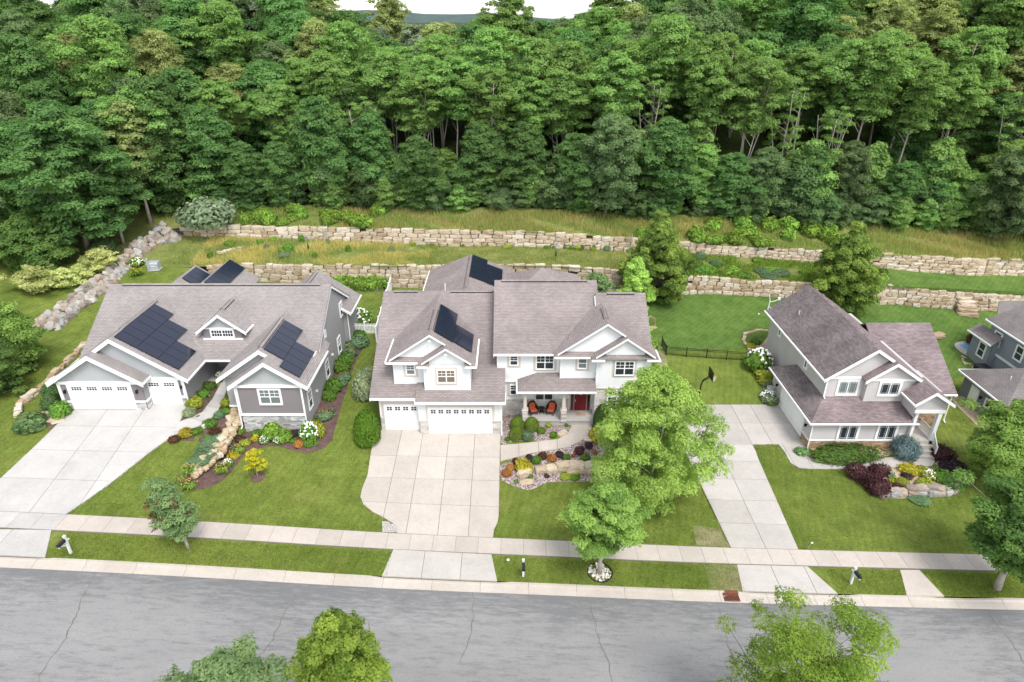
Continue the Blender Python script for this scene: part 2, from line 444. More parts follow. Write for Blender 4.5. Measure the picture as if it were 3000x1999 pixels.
def m_stone(name, stops, bump=.6):
    m = mat(name, stops[1][1], .92, spec=.15); t = NT(m)
    c = t.ramp(t.rnd(), stops)
    n = t.ramp(t.noise(2.2, 6, .68, t.pos()), [(.28, (.70, .67, .63)), (.5, (1, 1, 1)), (.75, (1.16, 1.14, 1.08))])
    c = t.mix(1.0, c, n, 'MULTIPLY')
    n2 = t.ramp(t.noise(11, 4, .7, t.pos()), [(.3, (.82, .81, .79)), (.7, (1.12, 1.12, 1.1))])
    c = t.mix(1.0, c, n2, 'MULTIPLY')
    ru = t.math('MULTIPLY', t.ramp(t.noise(.9, 4, .6, t.pos()), [(.58, (0, 0, 0)), (.78, (1, 1, 1))]), .45)
    c = t.mix(ru, c, (.40, .26, .13))
    t.col(c); t.bump(t.noise(7, 6, .7, t.pos()), bump, .08); M[name] = m; return m

m_lawn('lawn', (.106, .150, .028), (.168, .207, .045), (.26, .25, .085), .55, .045, .28, .85)
m_lawn('rear_lawn', (.074, .138, .030), (.112, .178, .041), (.2, .2, .075), .2, .05, .75, .8)
m_lawn('rough_grass', (.13, .17, .045), (.22, .225, .075), (.32, .27, .11), .9)
m_lawn('forest_floor', (.030, .045, .014), (.05, .068, .02), (.08, .075, .035), .2)
m_lawn('patch_grass', (.11, .15, .045), (.30, .25, .15), (.42, .35, .24), 1.5)
def m_concrete(name, base, objrand=.10, var=.07):
    m = mat(name, base, .88, spec=.2); t = NT(m); p = t.pos()
    c = t.ramp(t.noise(.45, 6, .65, p), [(.3, scaled(base, 1 - var * 1.6)), (.7, scaled(base, 1 + var))])
    c = t.mix(1.0, c, t.ramp(t.noise(4.5, 5, .7, p), [(.3, (.93, .925, .92)), (.7, (1.05, 1.05, 1.05))]), 'MULTIPLY')
    c = t.mix(1.0, c, t.ramp(t.noise(60, 2, .7, p), [(.3, (.9, .9, .9)), (.7, (1.08, 1.08, 1.08))]), 'MULTIPLY')
    c = t.mix(1.0, c, t.ramp(t.rnd(), [(0, (1 - objrand, 1 - objrand, 1 - objrand * 1.1)), (1, (1 + objrand * .5,) * 3)]), 'MULTIPLY')
    t.col(c); t.bump(t.noise(60, 3, .6, p), .25, .01); M[name] = m; return m
m_concrete('concrete_tan', (0.43, 0.38, 0.335)); m_concrete('concrete_cream', (0.435, 0.39, 0.345)); m_concrete('concrete_white', (0.425, 0.405, 0.385)); m_concrete('concrete_grey', (0.43, 0.40, 0.37)); m_concrete('kerb', (0.43, 0.385, 0.335), .05)
m_noise('joint', (.15, .125, .105), .15)
def m_asphalt():
    m = mat('asphalt', (.21, .21, .212), .95, spec=.1); t = NT(m); p = t.pos()
    base = t.ramp(t.noise(.25, 5, .6, t.mapping(p, (.35, 1, 1))), [(.3, (.200, .197, .193)), (.7, (.25, .246, .24))])
    c = t.mix(1.0, base, t.ramp(t.noise(22, 5, .85, p), [(.3, (.70, .70, .70)), (.7, (1.28, 1.28, 1.28))]), 'MULTIPLY')
    # streaks of worn seal coat along the road, thicker towards the kerb
    st = t.noise(1.0, 8, .82, t.mapping(p, (.7, 3.6, 1)))
    sep = t.add('ShaderNodeSeparateXYZ'); t.link(p, sep.inputs[0])
    edge = t.add('ShaderNodeMapRange'); edge.inputs[1].default_value = 26.6; edge.inputs[2].default_value = 29.4; edge.inputs[3].default_value = 0; edge.inputs[4].default_value = .16
    t.link(sep.outputs['Y'], edge.inputs[0])
    big = t.math('MULTIPLY', t.noise(.10, 3, .5, p), .36)
    v = t.math('ADD', t.math('ADD', st, edge.outputs[0]), t.math('ADD', big, -.17))
    k = t.ramp(v, [(.50, (0, 0, 0)), (.66, (1, 1, 1))])
    c = t.mix(t.math('MULTIPLY', k, .5), c, (.075, .078, .082))
    blot = t.ramp(t.noise(1.1, 7, .85, t.mapping(p, (.8, 1.6, 1))), [(.60, (0, 0, 0)), (.70, (1, 1, 1))])
    c = t.mix(t.math('MULTIPLY', blot, .38), c, (.09, .092, .095))
    t.col(c); t.bump(t.noise(90, 3, .7, p), .35, .01); M['asphalt'] = m
m_asphalt()
m_noise('mulch', (.115, .07, .062), .35, 2.5, .95, .8, 22)
m_noise('sand_mulch', (.46, .34, .245), .2, 2, .95, .6, 20)
m_noise('soil', (.075, .056, .036), .3, 2, .95, .5, 12)
def m_gravel():
    m = mat('gravel', (.42, .34, .32), .9, spec=.2); t = NT(m); p = t.pos()
    vo = t.add('ShaderNodeTexVoronoi'); vo.inputs['Scale'].default_value = 13; t.link(p, vo.inputs['Vector'])
    s = t.add('ShaderNodeSeparateColor'); t.link(vo.outputs['Color'], s.inputs[0])
    c = t.ramp(s.outputs[0], [(0, (.10, .062, .06)), (.35, (.25, .18, .172)), (.65, (.34, .28, .265)), (1, (.52, .47, .44))])
    t.col(c); t.bump(t.math('MULTIPLY', vo.outputs['Distance'], -1.0), 1.0, .06); M['gravel'] = m
m_gravel()
m_shingle('shingle_grey', (0.285, 0.258, 0.245), (0.257, 0.232, 0.221), (0.305, 0.276, 0.262), .34, .15, .12)
m_shingle('shingle_brown', (0.27, 0.231, 0.22), (0.24, 0.205, 0.196), (0.29, 0.249, 0.237), .34, .15, .2)
m_shingle('shingle_pink', (0.255, 0.203, 0.203), (0.189, 0.15, 0.15), (0.273, 0.217, 0.217), .42, .15, .3)
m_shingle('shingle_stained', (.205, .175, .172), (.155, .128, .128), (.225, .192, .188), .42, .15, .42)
m_shingle('shingle_weathered', (0.205, 0.183, 0.175), (0.184, 0.165, 0.158), (0.219, 0.196, 0.187), .42, .15, .3)
def m_siding(name, base, objrand=0):
    m = mat(name, base, .6, spec=.3); t = NT(m)
    c = t.ramp(t.noise(.8, 4, .6, t.mapping(t.pos(), (1, 1, .4))), [(.3, scaled(base, .94)), (.7, scaled(base, 1.04))])
    t.col(c); M[name] = m
m_siding('siding_mauve', (.19, .168, .172)); m_siding('siding_grey', (.29, .28, .28)); m_siding('batten_grey', (.37, .38, .385)); m_siding('siding_white', (.67, .67, .668)); m_siding('siding_beige', (.46, .432, .422)); m_siding('siding_blue', (.215, .235, .26)); m_siding('siding_bluedark', (.17, .18, .195))
m_siding('trim_white', (.76, .755, .75)); m_siding('trim_tan', (.54, .475, .42)); m_siding('vinyl_white', (.78, .78, .78))
m_tint('veneer_white', (.22, .22, .23), (.60, .585, .57)); m_tint('veneer_cream', (.36, .325, .295), (.60, .57, .54)); m_tint('veneer_orange', (.22, .13, .07), (.50, .36, .23))
def m_glass(name, col, rough=.06):
    m = mat(name, col, rough, spec=.6); M[name] = m
m_glass('glass', (.028, .034, .042)); m_glass('glass_dark', (.012, .013, .014)); m_glass('glass_pale', (.15, .17, .17), .12); m_glass('glass_tan', (.16, .12, .08), .12)
def m_solar(name, a, b):
    m = mat(name, a, .12, spec=.5); t = NT(m); uv = t.coord('UV')
    br = t.add('ShaderNodeTexBrick'); br.offset = 0; br.inputs['Scale'].default_value = 1; br.inputs['Brick Width'].default_value = .165; br.inputs['Row Height'].default_value = .165
    br.inputs['Mortar Size'].default_value = .006; br.inputs['Color1'].default_value = (*a, 1); br.inputs['Color2'].default_value = (*b, 1); br.inputs['Mortar'].default_value = (*scaled(b, 1.7), 1)
    t.link(uv, br.inputs['Vector']); t.col(br.outputs['Color']); M[name] = m
m_solar('solar_cell', (.010, .013, .026), (.014, .018, .034))
M['solar_frame'] = mat('solar_frame', (.03, .032, .038), .4, .5)
M['metal_grey'] = mat('metal_grey', (.42, .43, .45), .4, .6); M['black_metal'] = mat('black_metal', (.012, .012, .013), .45, .3); M['white_paint'] = mat('white_paint', (.62, .62, .61), .5)
M['alu'] = mat('alu', (.62, .62, .62), .35, .7); M['dark_plastic'] = mat('dark_plastic', (.02, .021, .025), .4); M['grey_box'] = mat('grey_box', (.33, .36, .38), .5)
m_noise('door_red', (.17, .018, .024), .1, 3, .45); m_noise('rust', (.17, .06, .035), .3, 6, .85, .4, 30); m_noise('wicker', (.035, .024, .02), .3, 20, .7, .6, 60); m_noise('cushion_red', (.50, .105, .05), .12, 8, .85)
m_noise('bark', (.20, .165, .13), .3, 3, .95, .8, 16); m_noise('bark_pale', (.36, .32, .27), .25, 3, .95, .6, 16); m_noise('bark_white', (.55, .53, .48), .25, 4, .9, .4, 20); m_noise('cedar', (.38, .27, .18), .2, 4, .9, .4, 30); m_noise('blue_patio', (.16, .30, .50), .08, 2, .7)
m_noise('dead_wood', (.42, .38, .33), .2, 3, .95, .5, 16)
M['orange'] = mat('orange', (.75, .16, .03), .5); M['pot'] = mat('pot', (.03, .03, .03), .5); M['white_net'] = mat('white_net', (.75, .74, .72), .8)
# foliage
LEAF = dict(
 locust=((.020, .047, .013), (.098, .166, .036)), walnut=((.013, .035, .013), (.060, .118, .032)), oak=((.016, .036, .015), (.066, .104, .040)), olive=((.030, .046, .017), (.145, .175, .060)), silver=((.035, .052, .030), (.17, .20, .115)), under=((.012, .032, .013), (.055, .100, .036)),
 maple=((.018, .044, .014), (.075, .135, .034)), birch=((.040, .075, .018), (.175, .25, .065)), elm=((.030, .070, .016), (.150, .245, .060)), pear=((.014, .042, .013), (.105, .175, .038)), lime=((.10, .15, .015), (.33, .36, .035)), honey=((.050, .085, .012), (.21, .29, .045)), greyleaf=((.035, .065, .028), (.135, .19, .085)), linden=((.035, .065, .010), (.19, .25, .035)),
 box=((.030, .060, .008), (.115, .175, .025)), arbor=((.020, .060, .008), (.085, .175, .020)), yew=((.012, .036, .010), (.055, .105, .022)), variegated=((.24, .28, .09), (.66, .66, .30)), cream=((.10, .14, .07), (.42, .46, .30)), gold=((.17, .15, .010), (.52, .44, .02)), goldgreen=((.09, .12, .012), (.33, .34, .03)), orange=((.24, .07, .012), (.60, .26, .05)), burgundy=((.018, .008, .012), (.085, .030, .034)), purple=((.012, .008, .014), (.05, .030, .045)), rust=((.06, .028, .018), (.20, .10, .055)), blue=((.06, .10, .11), (.22, .31, .34)), bluegreen=((.045, .085, .045), (.14, .21, .115)), green=((.022, .060, .012), (.10, .19, .030)), hosta=((.040, .085, .030), (.20, .30, .12)), daylily=((.035, .075, .012), (.15, .24, .035)), weed=((.035, .080, .014), (.17, .28, .045)), dry=((.34, .28, .10), (.62, .52, .22)), tallgrass=((.14, .19, .045), (.38, .40, .13)), juniper=((.025, .060, .012), (.095, .155, .035)), carpet=((.05, .09, .045), (.15, .22, .12)))
LEAF.update(locust=((.088, .170, .046), (.180, .320, .090)), walnut=((.050, .115, .036), (.118, .232, .070)), oak=((.062, .110, .046), (.130, .205, .085)), olive=((.115, .155, .055), (.245, .310, .115)), silver=((.095, .130, .085), (.25, .30, .19)), under=((.045, .092, .034), (.100, .175, .064)),
 maple=((.052, .112, .030), (.125, .230, .058)), birch=((.125, .215, .046), (.27, .42, .105)), elm=((.092, .180, .040), (.225, .375, .090)), pear=((.075, .145, .034), (.235, .37, .075)), lime=((.40, .42, .03), (.78, .72, .06)), honey=((.085, .140, .022), (.225, .31, .052)), greyleaf=((.080, .140, .054), (.175, .265, .115)), linden=((.065, .10, .016), (.215, .265, .045)))
LEAF.update(turf=((.095, .130, .021), (.245, .268, .066)), gold=((.20, .17, .02), (.46, .40, .05)), goldgreen=((.12, .15, .02), (.32, .34, .05)), orange=((.24, .10, .03), (.50, .25, .08)), burgundy=((.028, .013, .016), (.105, .044, .046)), purple=((.02, .014, .02), (.07, .045, .06)))
FRESH = ('locust', 'walnut', 'oak', 'olive', 'silver', 'under', 'maple', 'birch', 'elm', 'pear', 'greyleaf', 'honey', 'linden', 'turf')
BOOST = dict(turf=1.15, burgundy=1.6, purple=1.7, birch=1.5, box=2.0, arbor=2.0, yew=1.9, juniper=1.9, green=1.95, bluegreen=1.8, weed=1.7, daylily=1.6, carpet=1.6, hosta=1.4, gold=1.3, goldgreen=1.5, orange=1.1, cream=1.3, variegated=1.1)
for k in ('locust', 'walnut', 'oak', 'olive', 'under', 'maple', 'birch', 'elm', 'pear', 'greyleaf', 'green', 'weed', 'yew', 'arbor', 'box'): LEAF[k] = tuple((c[0] * 1.16, c[1] * 1.03, c[2] * 1.05) for c in LEAF[k])
for k, (a, b) in LEAF.items(): q_ = BOOST.get(k, 1.32 if k in FRESH else 1.0); m_leaf('leaf_' + k, scaled(a, q_ * 1.15), scaled(b, q_), .018, .42)
M['petal_white'] = mat('petal_white', (.80, .80, .74), .8); M['petal_orange'] = mat('petal_orange', (.72, .24, .05), .8); M['petal_pink'] = mat('petal_pink', (.58, .27, .14), .8); M['petal_yellow'] = mat('petal_yellow', (.72, .55, .04), .8); M['petal_rust'] = mat('petal_rust', (.34, .15, .06), .8)
LIME = [(0, (.33, .25, .165)), (.35, (.44, .355, .26)), (.7, (.50, .42, .33)), (1, (.56, .50, .42))]
m_stone('limestone', LIME)
m_stone('limestone_warm', [(0, (.36, .26, .15)), (.4, (.45, .355, .24)), (.7, (.50, .42, .32)), (1, (.54, .49, .43))])
m_stone('fieldstone', [(0, (.21, .175, .15)), (.3, (.32, .28, .245)), (.55, (.37, .30, .245)), (.8, (.28, .285, .29)), (1, (.48, .44, .39))])
m_stone('white_rock', [(0, (.55, .50, .46)), (1, (.78, .75, .72))])
# ------------------------------------------------------------------ ground sheets
d6 = lambda x, y: (1000 + x * .425, 1200 + y * .425)
d5 = lambda x, y: (x * .425, 1200 + y * .425)
d7 = lambda x, y: (2000 + x * .425, 1200 + y * .425)
k1 = lambda x, y: (x * .34, 750 + y * .34)
k2 = lambda x, y: (550 + x * .3507, 750 + y * .3507)
def W(f, pts): return [tuple(G(*f(*p))[:2]) for p in pts]
cw = W(d6, [(1097, 248), (1200, 240), (1380, 220), (1495, 205), (1560, 165), (1585, 120), (1585, 82), (1728, 82), (1728, 125), (1695, 190), (1640, 225), (1550, 262), (1320, 300), (1200, 332), (1097, 357)])
lw = W(k1, [(1450, 1600), (1545, 1432), (1640, 1395), (1745, 1348), (1832, 1232), (1902, 1102)]) + [(-25.2, 48.5), (-23.3, 48.5)] + W(k1, [(1955, 1150), (1925, 1240), (1880, 1335), (1800, 1420), (1640, 1500), (1530, 1545)])
rwk = W(d7, [(655, 235), (700, 290), (745, 370), (800, 402), (870, 410), (1100, 410), (1640, 397), (1720, 388), (1738, 360), (1700, 290), (1600, 288), (1560, 318), (1270, 347), (930, 352), (870, 335), (830, 290), (800, 190)])
PAVED = [d_[0] for d_ in DRIVES] + [cw, lw, rwk]
PBOX = [(min(p[0] for p in q_), max(p[0] for p in q_), max(p[1] for p in q_)) for q_ in PAVED]
def under(x, y): return .11 if any(a_ < x < b_ and y < c_ and pdist(q_, x, y) == 0 for q_, (a_, b_, c_) in zip(PAVED, PBOX)) else 0.0
def sheet(name, xs, ys, zf, m, keep=None):
    mb = MB(); idx = {}
    for i, x in enumerate(xs):
        for j, y in enumerate(ys if not callable(ys) else ys(x)):
            idx[i, j] = len(mb.v); mb.v.append((x, y, zf(x, y)))
    nj = len(ys if not callable(ys) else ys(xs[0]))
    for i in range(len(xs) - 1):
        for j in range(nj - 1):
            mb.f.append([idx[i, j], idx[i + 1, j], idx[i + 1, j + 1], idx[i, j + 1]]); mb.c.append(None)
    o = mb.build(name, m, smooth=True); o['kind'] = 'structure'; return o
def frange(a, b, s): n = int(round((b - a) / s)); return [a + (b - a) * i / n for i in range(n + 1)]
XS = [-160, -120, -95] + frange(-80, -46, 2) + frange(-45, 45, .6) + frange(47, 80, 2) + [95, 120, 160]
sheet('lawn', XS, [33.68] + frange(34, 48, .4) + frange(48.5, 55, .65) + frange(56, 72, 2), lambda x, y: ground(x, y) - under(x, y), M['lawn'])
sheet('verge', XS, [29.96, 30.5, 31.2, 32.15], ground, M['lawn'])
sheet('near_verge', XS, [-60, 0, 10, 15, 19.15], lambda x, y: zs(x) - .09, M['lawn'])
sheet('terrace', XS, lambda x: frange(72.02, upY(x), (upY(x) - 72.02) / 6), lambda x, y: lowtop(x) * (1 - (y - LOWY) / (upY(x) - LOWY)) + upbase(x) * (y - LOWY) / (upY(x) - LOWY) + .05 * math.sin(x * 1.3) * math.sin(y * 1.7), M['rough_grass'])
sheet('hillside', XS, lambda x: [upY(x) + (86.5 - upY(x)) * k / 5 for k in range(6)], lambda x, y: hill(x, max(y, upY(x) + .01)), M['rough_grass'])
sheet('forest_floor', [-2600, -900, -500, -300, -220] + XS + [220, 300, 500, 900, 2600], [86.48] + frange(90, 124, 3) + [140, 170, 250, 500, 900, 2600], lambda x, y: hill(max(min(x, 160), -160), y), M['forest_floor'])
XR = [-160, -100] + frange(-80, 80, 4) + [100, 160]
road = sheet('road', XR, [19.8, 24, 27, 29.19], lambda x, y: zs(x) - .30 + .10 * (1 - abs(y - 24.6) / 4.8), M['asphalt'])
R = random.Random(77)
for x0, lean, ya, yb in ((-24, -1.6, 20.2, 28.9), (-14.5, .9, 21, 28.2), (-8.2, -.5, 20, 26.5), (-3.0, .4, 20.1, 29.1), (5.5, -.6, 20.1, 28.8), (12.4, 1.2, 20.2, 29.0), (20.5, .3, 21, 27.5), (29, 1.4, 20.1, 29.1)):
    mb = MB(); x, y = x0, ya; zr_ = lambda x, y: zs(x) - .30 + .10 * (1 - abs(y - 24.6) / 4.8) + .005
    while y < yb:
        y2 = y + R.uniform(.12, .3); x2 = x + R.uniform(-.09, .09) + lean * (y2 - y) / 9; w = R.uniform(.012, .03)
        mb.poly([(x - w, y, zr_(x, y)), (x + w, y, zr_(x, y)), (x2 + w, y2, zr_(x2, y2)), (x2 - w, y2, zr_(x2, y2))]); x, y = x2, y2
    mb.build('crack', M['joint'], road)
# distant ridge seen between the tree tops
mb = MB(); P = []
for i in range(41):
    x = -2400 + i * 120; P.append((x, 3000, 34 + 12 * math.sin(i * .5) + 7 * math.sin(i * 1.31 + 1)))
for i in range(40):
    a, b = P[i], P[i + 1]
    mb.poly([(a[0], 2500, -10), (b[0], 2500, -10), b, a]); mb.poly([a, b, (b[0], 3600, -10), (a[0], 3600, -10)])
m_noise('far_wood', (.055, .085, .075), .25, .02); mb.build('distant_hill', M['far_wood'])['kind'] = 'structure'

def patch(name, px, m, off=.012, step=.45, it=2, smooth=True, world=False):
    pts = [tuple(G(*p)[:2]) for p in px] if not world else px
    if smooth: pts = smooth_poly(pts, it)
    return drape(name, pts, M[m], off, step, zf=lambda x, y: ground(x, y) - under(x, y) * .8)

# ------------------------------------------------------------------ concrete: every slab a piece
def slabs(parent, poly, xl, yl, m, zf, off=.03, gap=.015, thick=.10):
    """cut an outline into slabs along the joint lines; each slab is its own object"""
    for i in range(len(xl) - 1):
        for j in range(len(yl) - 1):
            c = clip_rect(poly, xl[i] + gap, xl[i + 1] - gap, yl[j] + gap, yl[j + 1] - gap)
            if len(c) < 3 or abs(area(c)) < .05: continue
            if area(c) < 0: c = c[::-1]
            cl = [c[0]]
            for p in c[1:]:
                if (p[0] - cl[-1][0]) ** 2 + (p[1] - cl[-1][1]) ** 2 > 1e-6: cl.append(p)
            mb = MB(); n = len(cl); pts = [Vector(p) for p in cl]; xs_ = [p[0] for p in cl]; ys_ = [p[1] for p in cl]
            for gx in frange(min(xs_), max(xs_), .7)[1:-1] if max(xs_) - min(xs_) > 1 else []:
                for gy in frange(min(ys_), max(ys_), .7)[1:-1] if max(ys_) - min(ys_) > 1 else []:
                    if pdist(cl, gx, gy) == 0: pts.append(Vector((gx, gy)))
            v, e_, f_, *_ = delaunay_2d_cdt(pts, [(k, (k + 1) % n) for k in range(n)], [], 1, 1e-6)
            mb.v = [(p.x, p.y, zf(p.x, p.y) + off) for p in v]
            for t in f_:
                t = list(t); A, B_, C_ = (Vector(mb.v[k]) for k in t[:3])
                mb.f.append(t if (B_ - A).cross(C_ - A).z > 0 else t[::-1]); mb.c.append(None)
            for k in range(n):
                p0, p1 = cl[k], cl[(k + 1) % n]; z0_, z1_ = zf(*p0) + off, zf(*p1) + off
                mb.poly([(p1[0], p1[1], z1_), (p0[0], p0[1], z0_), (p0[0], p0[1], z0_ - thick), (p1[0], p1[1], z1_ - thick)])
            mb.build('concrete_slab', M[m], parent)
def concrete(name, poly, xl, yl, m, zf=None, off=.03):
    zf = zf or ground
    b = drape(name, poly, M['joint'], off - .045, .5, zf=zf)
    slabs(b, poly, xl, yl, m, zf, off); return b
zwalk = lambda x, y: zs(x)
SW = 1.53
sx0 = -6.87 - 60 * SW
b = sheet('sidewalk', XR, [32.12, 33.7], lambda x, y: zs(x) + .008, M['joint'])
for i in range(110):
    x = sx0 + i * SW
    if x < -62 or x > 62: continue
    m = 'concrete_white' if -36.5 < x < -30.8 else ('concrete_cream' if -12 < x < 22 else 'concrete_tan')
    slabs(b, [(x, 32.2), (x + SW, 32.2), (x + SW, 33.66), (x, 33.66)], [x, x + SW], [32.2, 33.66], m, zwalk, .03, .009)
# driveway of the white house
concrete('driveway', DC, [-11.3, -9.0, -7.25, -5.1, -3.0, -.9], [33.6, 36.35, 38.78, 41.15, 45], 'concrete_cream', zdc)
# driveway of the grey house
concrete('driveway', DL, [-38, -32.35, -29.45, -26], [33.6, 36.6, 39.4, 42.0, 45], 'concrete_white', zdl)
# driveway of the beige house
concrete('driveway', DR, [14, 17.6, 20.6, 22.4, 25.3], [33.6, 36.1, 38.6, 41.1, 43.4, 45.72, 48.9, 52], 'concrete_grey', zdr)
# aprons across the verge
def apron(px, xl, m='concrete_grey'):
    pts = [tuple(atZ(x, y, zs((x - 1500) / 46.) - .05)[:2]) for x, y in px]
    pts = [(p[0], min(max(p[1], 29.97), 32.17)) for p in pts]
    concrete('driveway_apron', pts, xl, [29.9, 32.2], m, lambda x, y: ground(x, y) + .0)
apron([(-120, 1553), (154, 1555.2), (124, 1638), (-160, 1635)], [-45, -32.35, -28], 'concrete_white')
apron([(1153, 1613), (1440, 1627), (1456, 1709), (1200, 1702), (1141, 1697), (1118, 1691)], [-10, -5.75, -3.3, 0])
apron([(2159, 1656), (2365, 1661), (2456, 1742), (2440, 1746), (2190, 1742), (2178, 1736)], [13, 17.35, 19.6, 24])
apron([(2637, 1671), (2693, 1671), (2772, 1754), (2700, 1754), (2660, 1748)], [20, 40], 'concrete_tan')
# kerb and gutter sections
def kerb_section(x0, x1, drop=False):
    n = max(1, int((x1 - x0) / 1.0)); mb = MB()
    prof = [(29.96, -.30), (29.96, -.085), (29.80, -.085), (29.73, -.225), (29.20, -.275), (29.20, -.45)]
    for i in range(n):
        a = x0 + (x1 - x0) * i / n + (.008 if i == 0 else 0); c = x0 + (x1 - x0) * (i + 1) / n - (.008 if i == n - 1 else 0)
        for k in range(len(prof) - 1):
            (ya, za), (yb, zb) = prof[k], prof[k + 1]
            def hh(x, z):
                if z > -.12:
                    for lo, hi in ((-33, -29.3), (-8.2, -.8), (15.4, 21.6), (27.2, 30.2)):
                        if lo < x < hi: z = -.195
                        elif lo - .8 < x <= lo: z -= .11 * (x - lo + .8) / .8
                        elif hi <= x < hi + .8: z -= .11 * (1 - (x - hi) / .8)
                return zs(x) + z
            mb.poly([(a, ya, hh(a, za)), (c, ya, hh(c, za)), (c, yb, hh(c, zb)), (a, yb, hh(a, zb))])
    return mb
kb = sheet('kerb', XR, [29.15, 29.95], lambda x, y: zs(x) - .40, M['joint'])
x = -63.0
while x < 63:
    if not (-0.01 < x - 13.35 < 0): kerb_section(x, x + 3.05).build('kerb_section', M['kerb'], kb)
    x += 3.05
nk = sheet('near_kerb', XR, [19.15, 19.2, 19.35, 19.4, 19.85], lambda x, y: zs(x) + (-.09 if y < 19.37 else -.27), M['kerb'])
# dark line of soil where grass meets the paving
# ------------------------------------------------------------------ paths and beds
def path(name, pts, xl, yl, m, smooth=0):
    if smooth: pts = smooth_poly(pts, smooth)
    return concrete(name, pts, xl, yl, m)
gb1 = [(-.9, 43.7), (-.9, 46.5), (.8, 46.5), (.8, 44.6), (4.7, 44.6)] + W(d6, [(1578, 150), (1500, 205), (1300, 230), (1200, 242), (1098, 250)])
patch('gravel_bed', gb1, 'gravel', .012, .5, 1, True, True)
gb2 = W(d6, [(1097, 355), (1320, 302), (1560, 262), (1690, 205), (1735, 120), (1850, 95), (1960, 110), (2010, 200), (1960, 330), (1900, 470), (1700, 500), (1480, 500), (1400, 505), (1330, 550), (1270, 556), (1190, 530), (1090, 488)])
patch('gravel_bed', gb2, 'gravel', .014, .5, 1, True, True)
path('path', cw, [-1, .55, 2.1, 3.6, 7.4], [30, 50], 'concrete_tan')
# grey house: beds, path
patch('mulch_bed', [k1(370, 1480), k1(330, 1420), k1(400, 1330), k1(590, 1330), k1(645, 1335), k1(495, 1492)], 'mulch', .014, .4, 1)
patch('mulch_bed', [k1(1545, 1430), k1(1622, 1290), k1(1700, 1190), k1(1790, 1095), k1(1895, 1100), k1(1830, 1230), k1(1740, 1345), k1(1640, 1392)], 'mulch', .014, .4, 1)
patch('mulch_bed', [d5(1150, 235), d5(1240, 172), d5(1400, 112), d5(1480, 62), d5(1560, -10), d5(1600, 0), d5(1560, 130), d5(1470, 300), d5(1390, 400), d5(1330, 380), d5(1385, 280), d5(1395, 215), d5(1240, 215)], 'mulch', .014, .4, 1)
mw = W(d5, [(1240, 540), (1290, 450), (1420, 380), (1520, 250), (1600, 130), (1640, 60)]) + [(-22.3, 43.55), (-16.5, 43.55), (-16.45, 59.5), (-14.9, 59.6)] + W(k2, [(1490, 700), (1470, 770), (1415, 860), (1360, 1000), (1330, 1120), (1285, 1250), (1245, 1400), (1200, 1560)]) + W(d5, [(2300, 200), (2230, 275), (2130, 303), (2040, 295), (1950, 258), (1860, 252), (1760, 275), (1690, 305), (1640, 370), (1570, 465), (1470, 530), (1380, 555), (1300, 562)])
patch('mulch_bed', mw, 'mulch', .016, .45, 1, True, True)
path('path', lw, [-40, 0], [30, 39.9, 41.6, 43.1, 44.8, 46.6, 60], 'concrete_white')
# beige house
patch('mulch_bed', [d7(760, 235), d7(880, 230), d7(1640, 230), d7(1600, 290), d7(1270, 345), d7(930, 350), d7(840, 330), d7(790, 300)], 'sand_mulch', .012, .5, 1)
patch('mulch_bed', [d7(1100, 405), d7(1640, 398), d7(1730, 385), d7(1780, 330), d7(1890, 400), d7(1920, 490), d7(1880, 580), d7(1700, 600), d7(1440, 620), d7(1330, 590), d7(1200, 480)], 'sand_mulch', .013, .5, 1)
path('path', rwk, [15, 23.2, 24.6, 26.1, 27.6, 29.1, 30.6, 32.1, 40], [30, 60], 'concrete_grey')
patch('mulch_bed', [(2255 + a, 800 + b) for a, b in ((-20, 195), (30, 168), (50, 168), (20, 220), (40, 300), (30, 390), (10, 400), (-25, 330), (-35, 260))], 'sand_mulch', .014, .5, 1)
patch('gravel_bed', [(2600 + x * .2869, 850 + y * .2869) for x, y in ((640, 1090), (790, 1075), (830, 1160), (1060, 1340), (1150, 1500), (1010, 1480), (860, 1330), (700, 1180))], 'sand_mulch', .012, .6, 1)
patch('gravel_bed', [(2600 + x * .2869, 850 + y * .2869) for x, y in ((735, 655), (830, 700), (960, 830), (830, 820), (770, 740))], 'sand_mulch', .012, .6, 1)
patch('patio', [(2600 + x * .2869, 850 + y * .2869) for x, y in ((675, 560), (720, 530), (860, 515), (960, 540), (960, 700), (840, 690), (720, 620))], 'concrete_grey', .03, .6, 1)
patch('patio_court', [(2600 + x * .2869, 850 + y * .2869) for x, y in ((722, 560), (870, 552), (940, 600), (940, 660), (860, 650))], 'blue_patio', .036, .6, 0, False)
# worn, reseeded strips of grass
for q in ([(2030, 1540), (2120, 1545), (2138, 1603), (2040, 1598)], [(2062, 1656), (2158, 1657), (2177, 1735), (2084, 1731)]):
    patch('reseeded_strip', q, 'patch_grass', .008, .3, 0, False)
patch('reseeded_strip', [(1925, 1010), (1945, 1020), (1955, 1060), (1965, 1110), (1975, 1130), (1940, 1128), (1925, 1085), (1918, 1055)], 'patch_grass', .012, .4, 1)
drape('rear_lawn', [(14.2, 59.2), (26.4, 60.5), (30, 61.5), (40, 57), (43, 56.2), (47, 58), (80, 60), (80, 71.9), (12.5, 71.9), (12, 60)], M['rear_lawn'], .012, 1.2)
drape('terrace_lawn', [(38.5, 72.1), (80, 72.1), (80, 77.2), (56, 77.2), (46, 77.9), (38.5, 78.3)], M['rear_lawn'], .07, 1.2)
drape('rear_lawn', [(-10.6, 62), (-2, 66), (-2, 71.8), (-10.9, 71.8)], M['rear_lawn'], .012, 1.0)
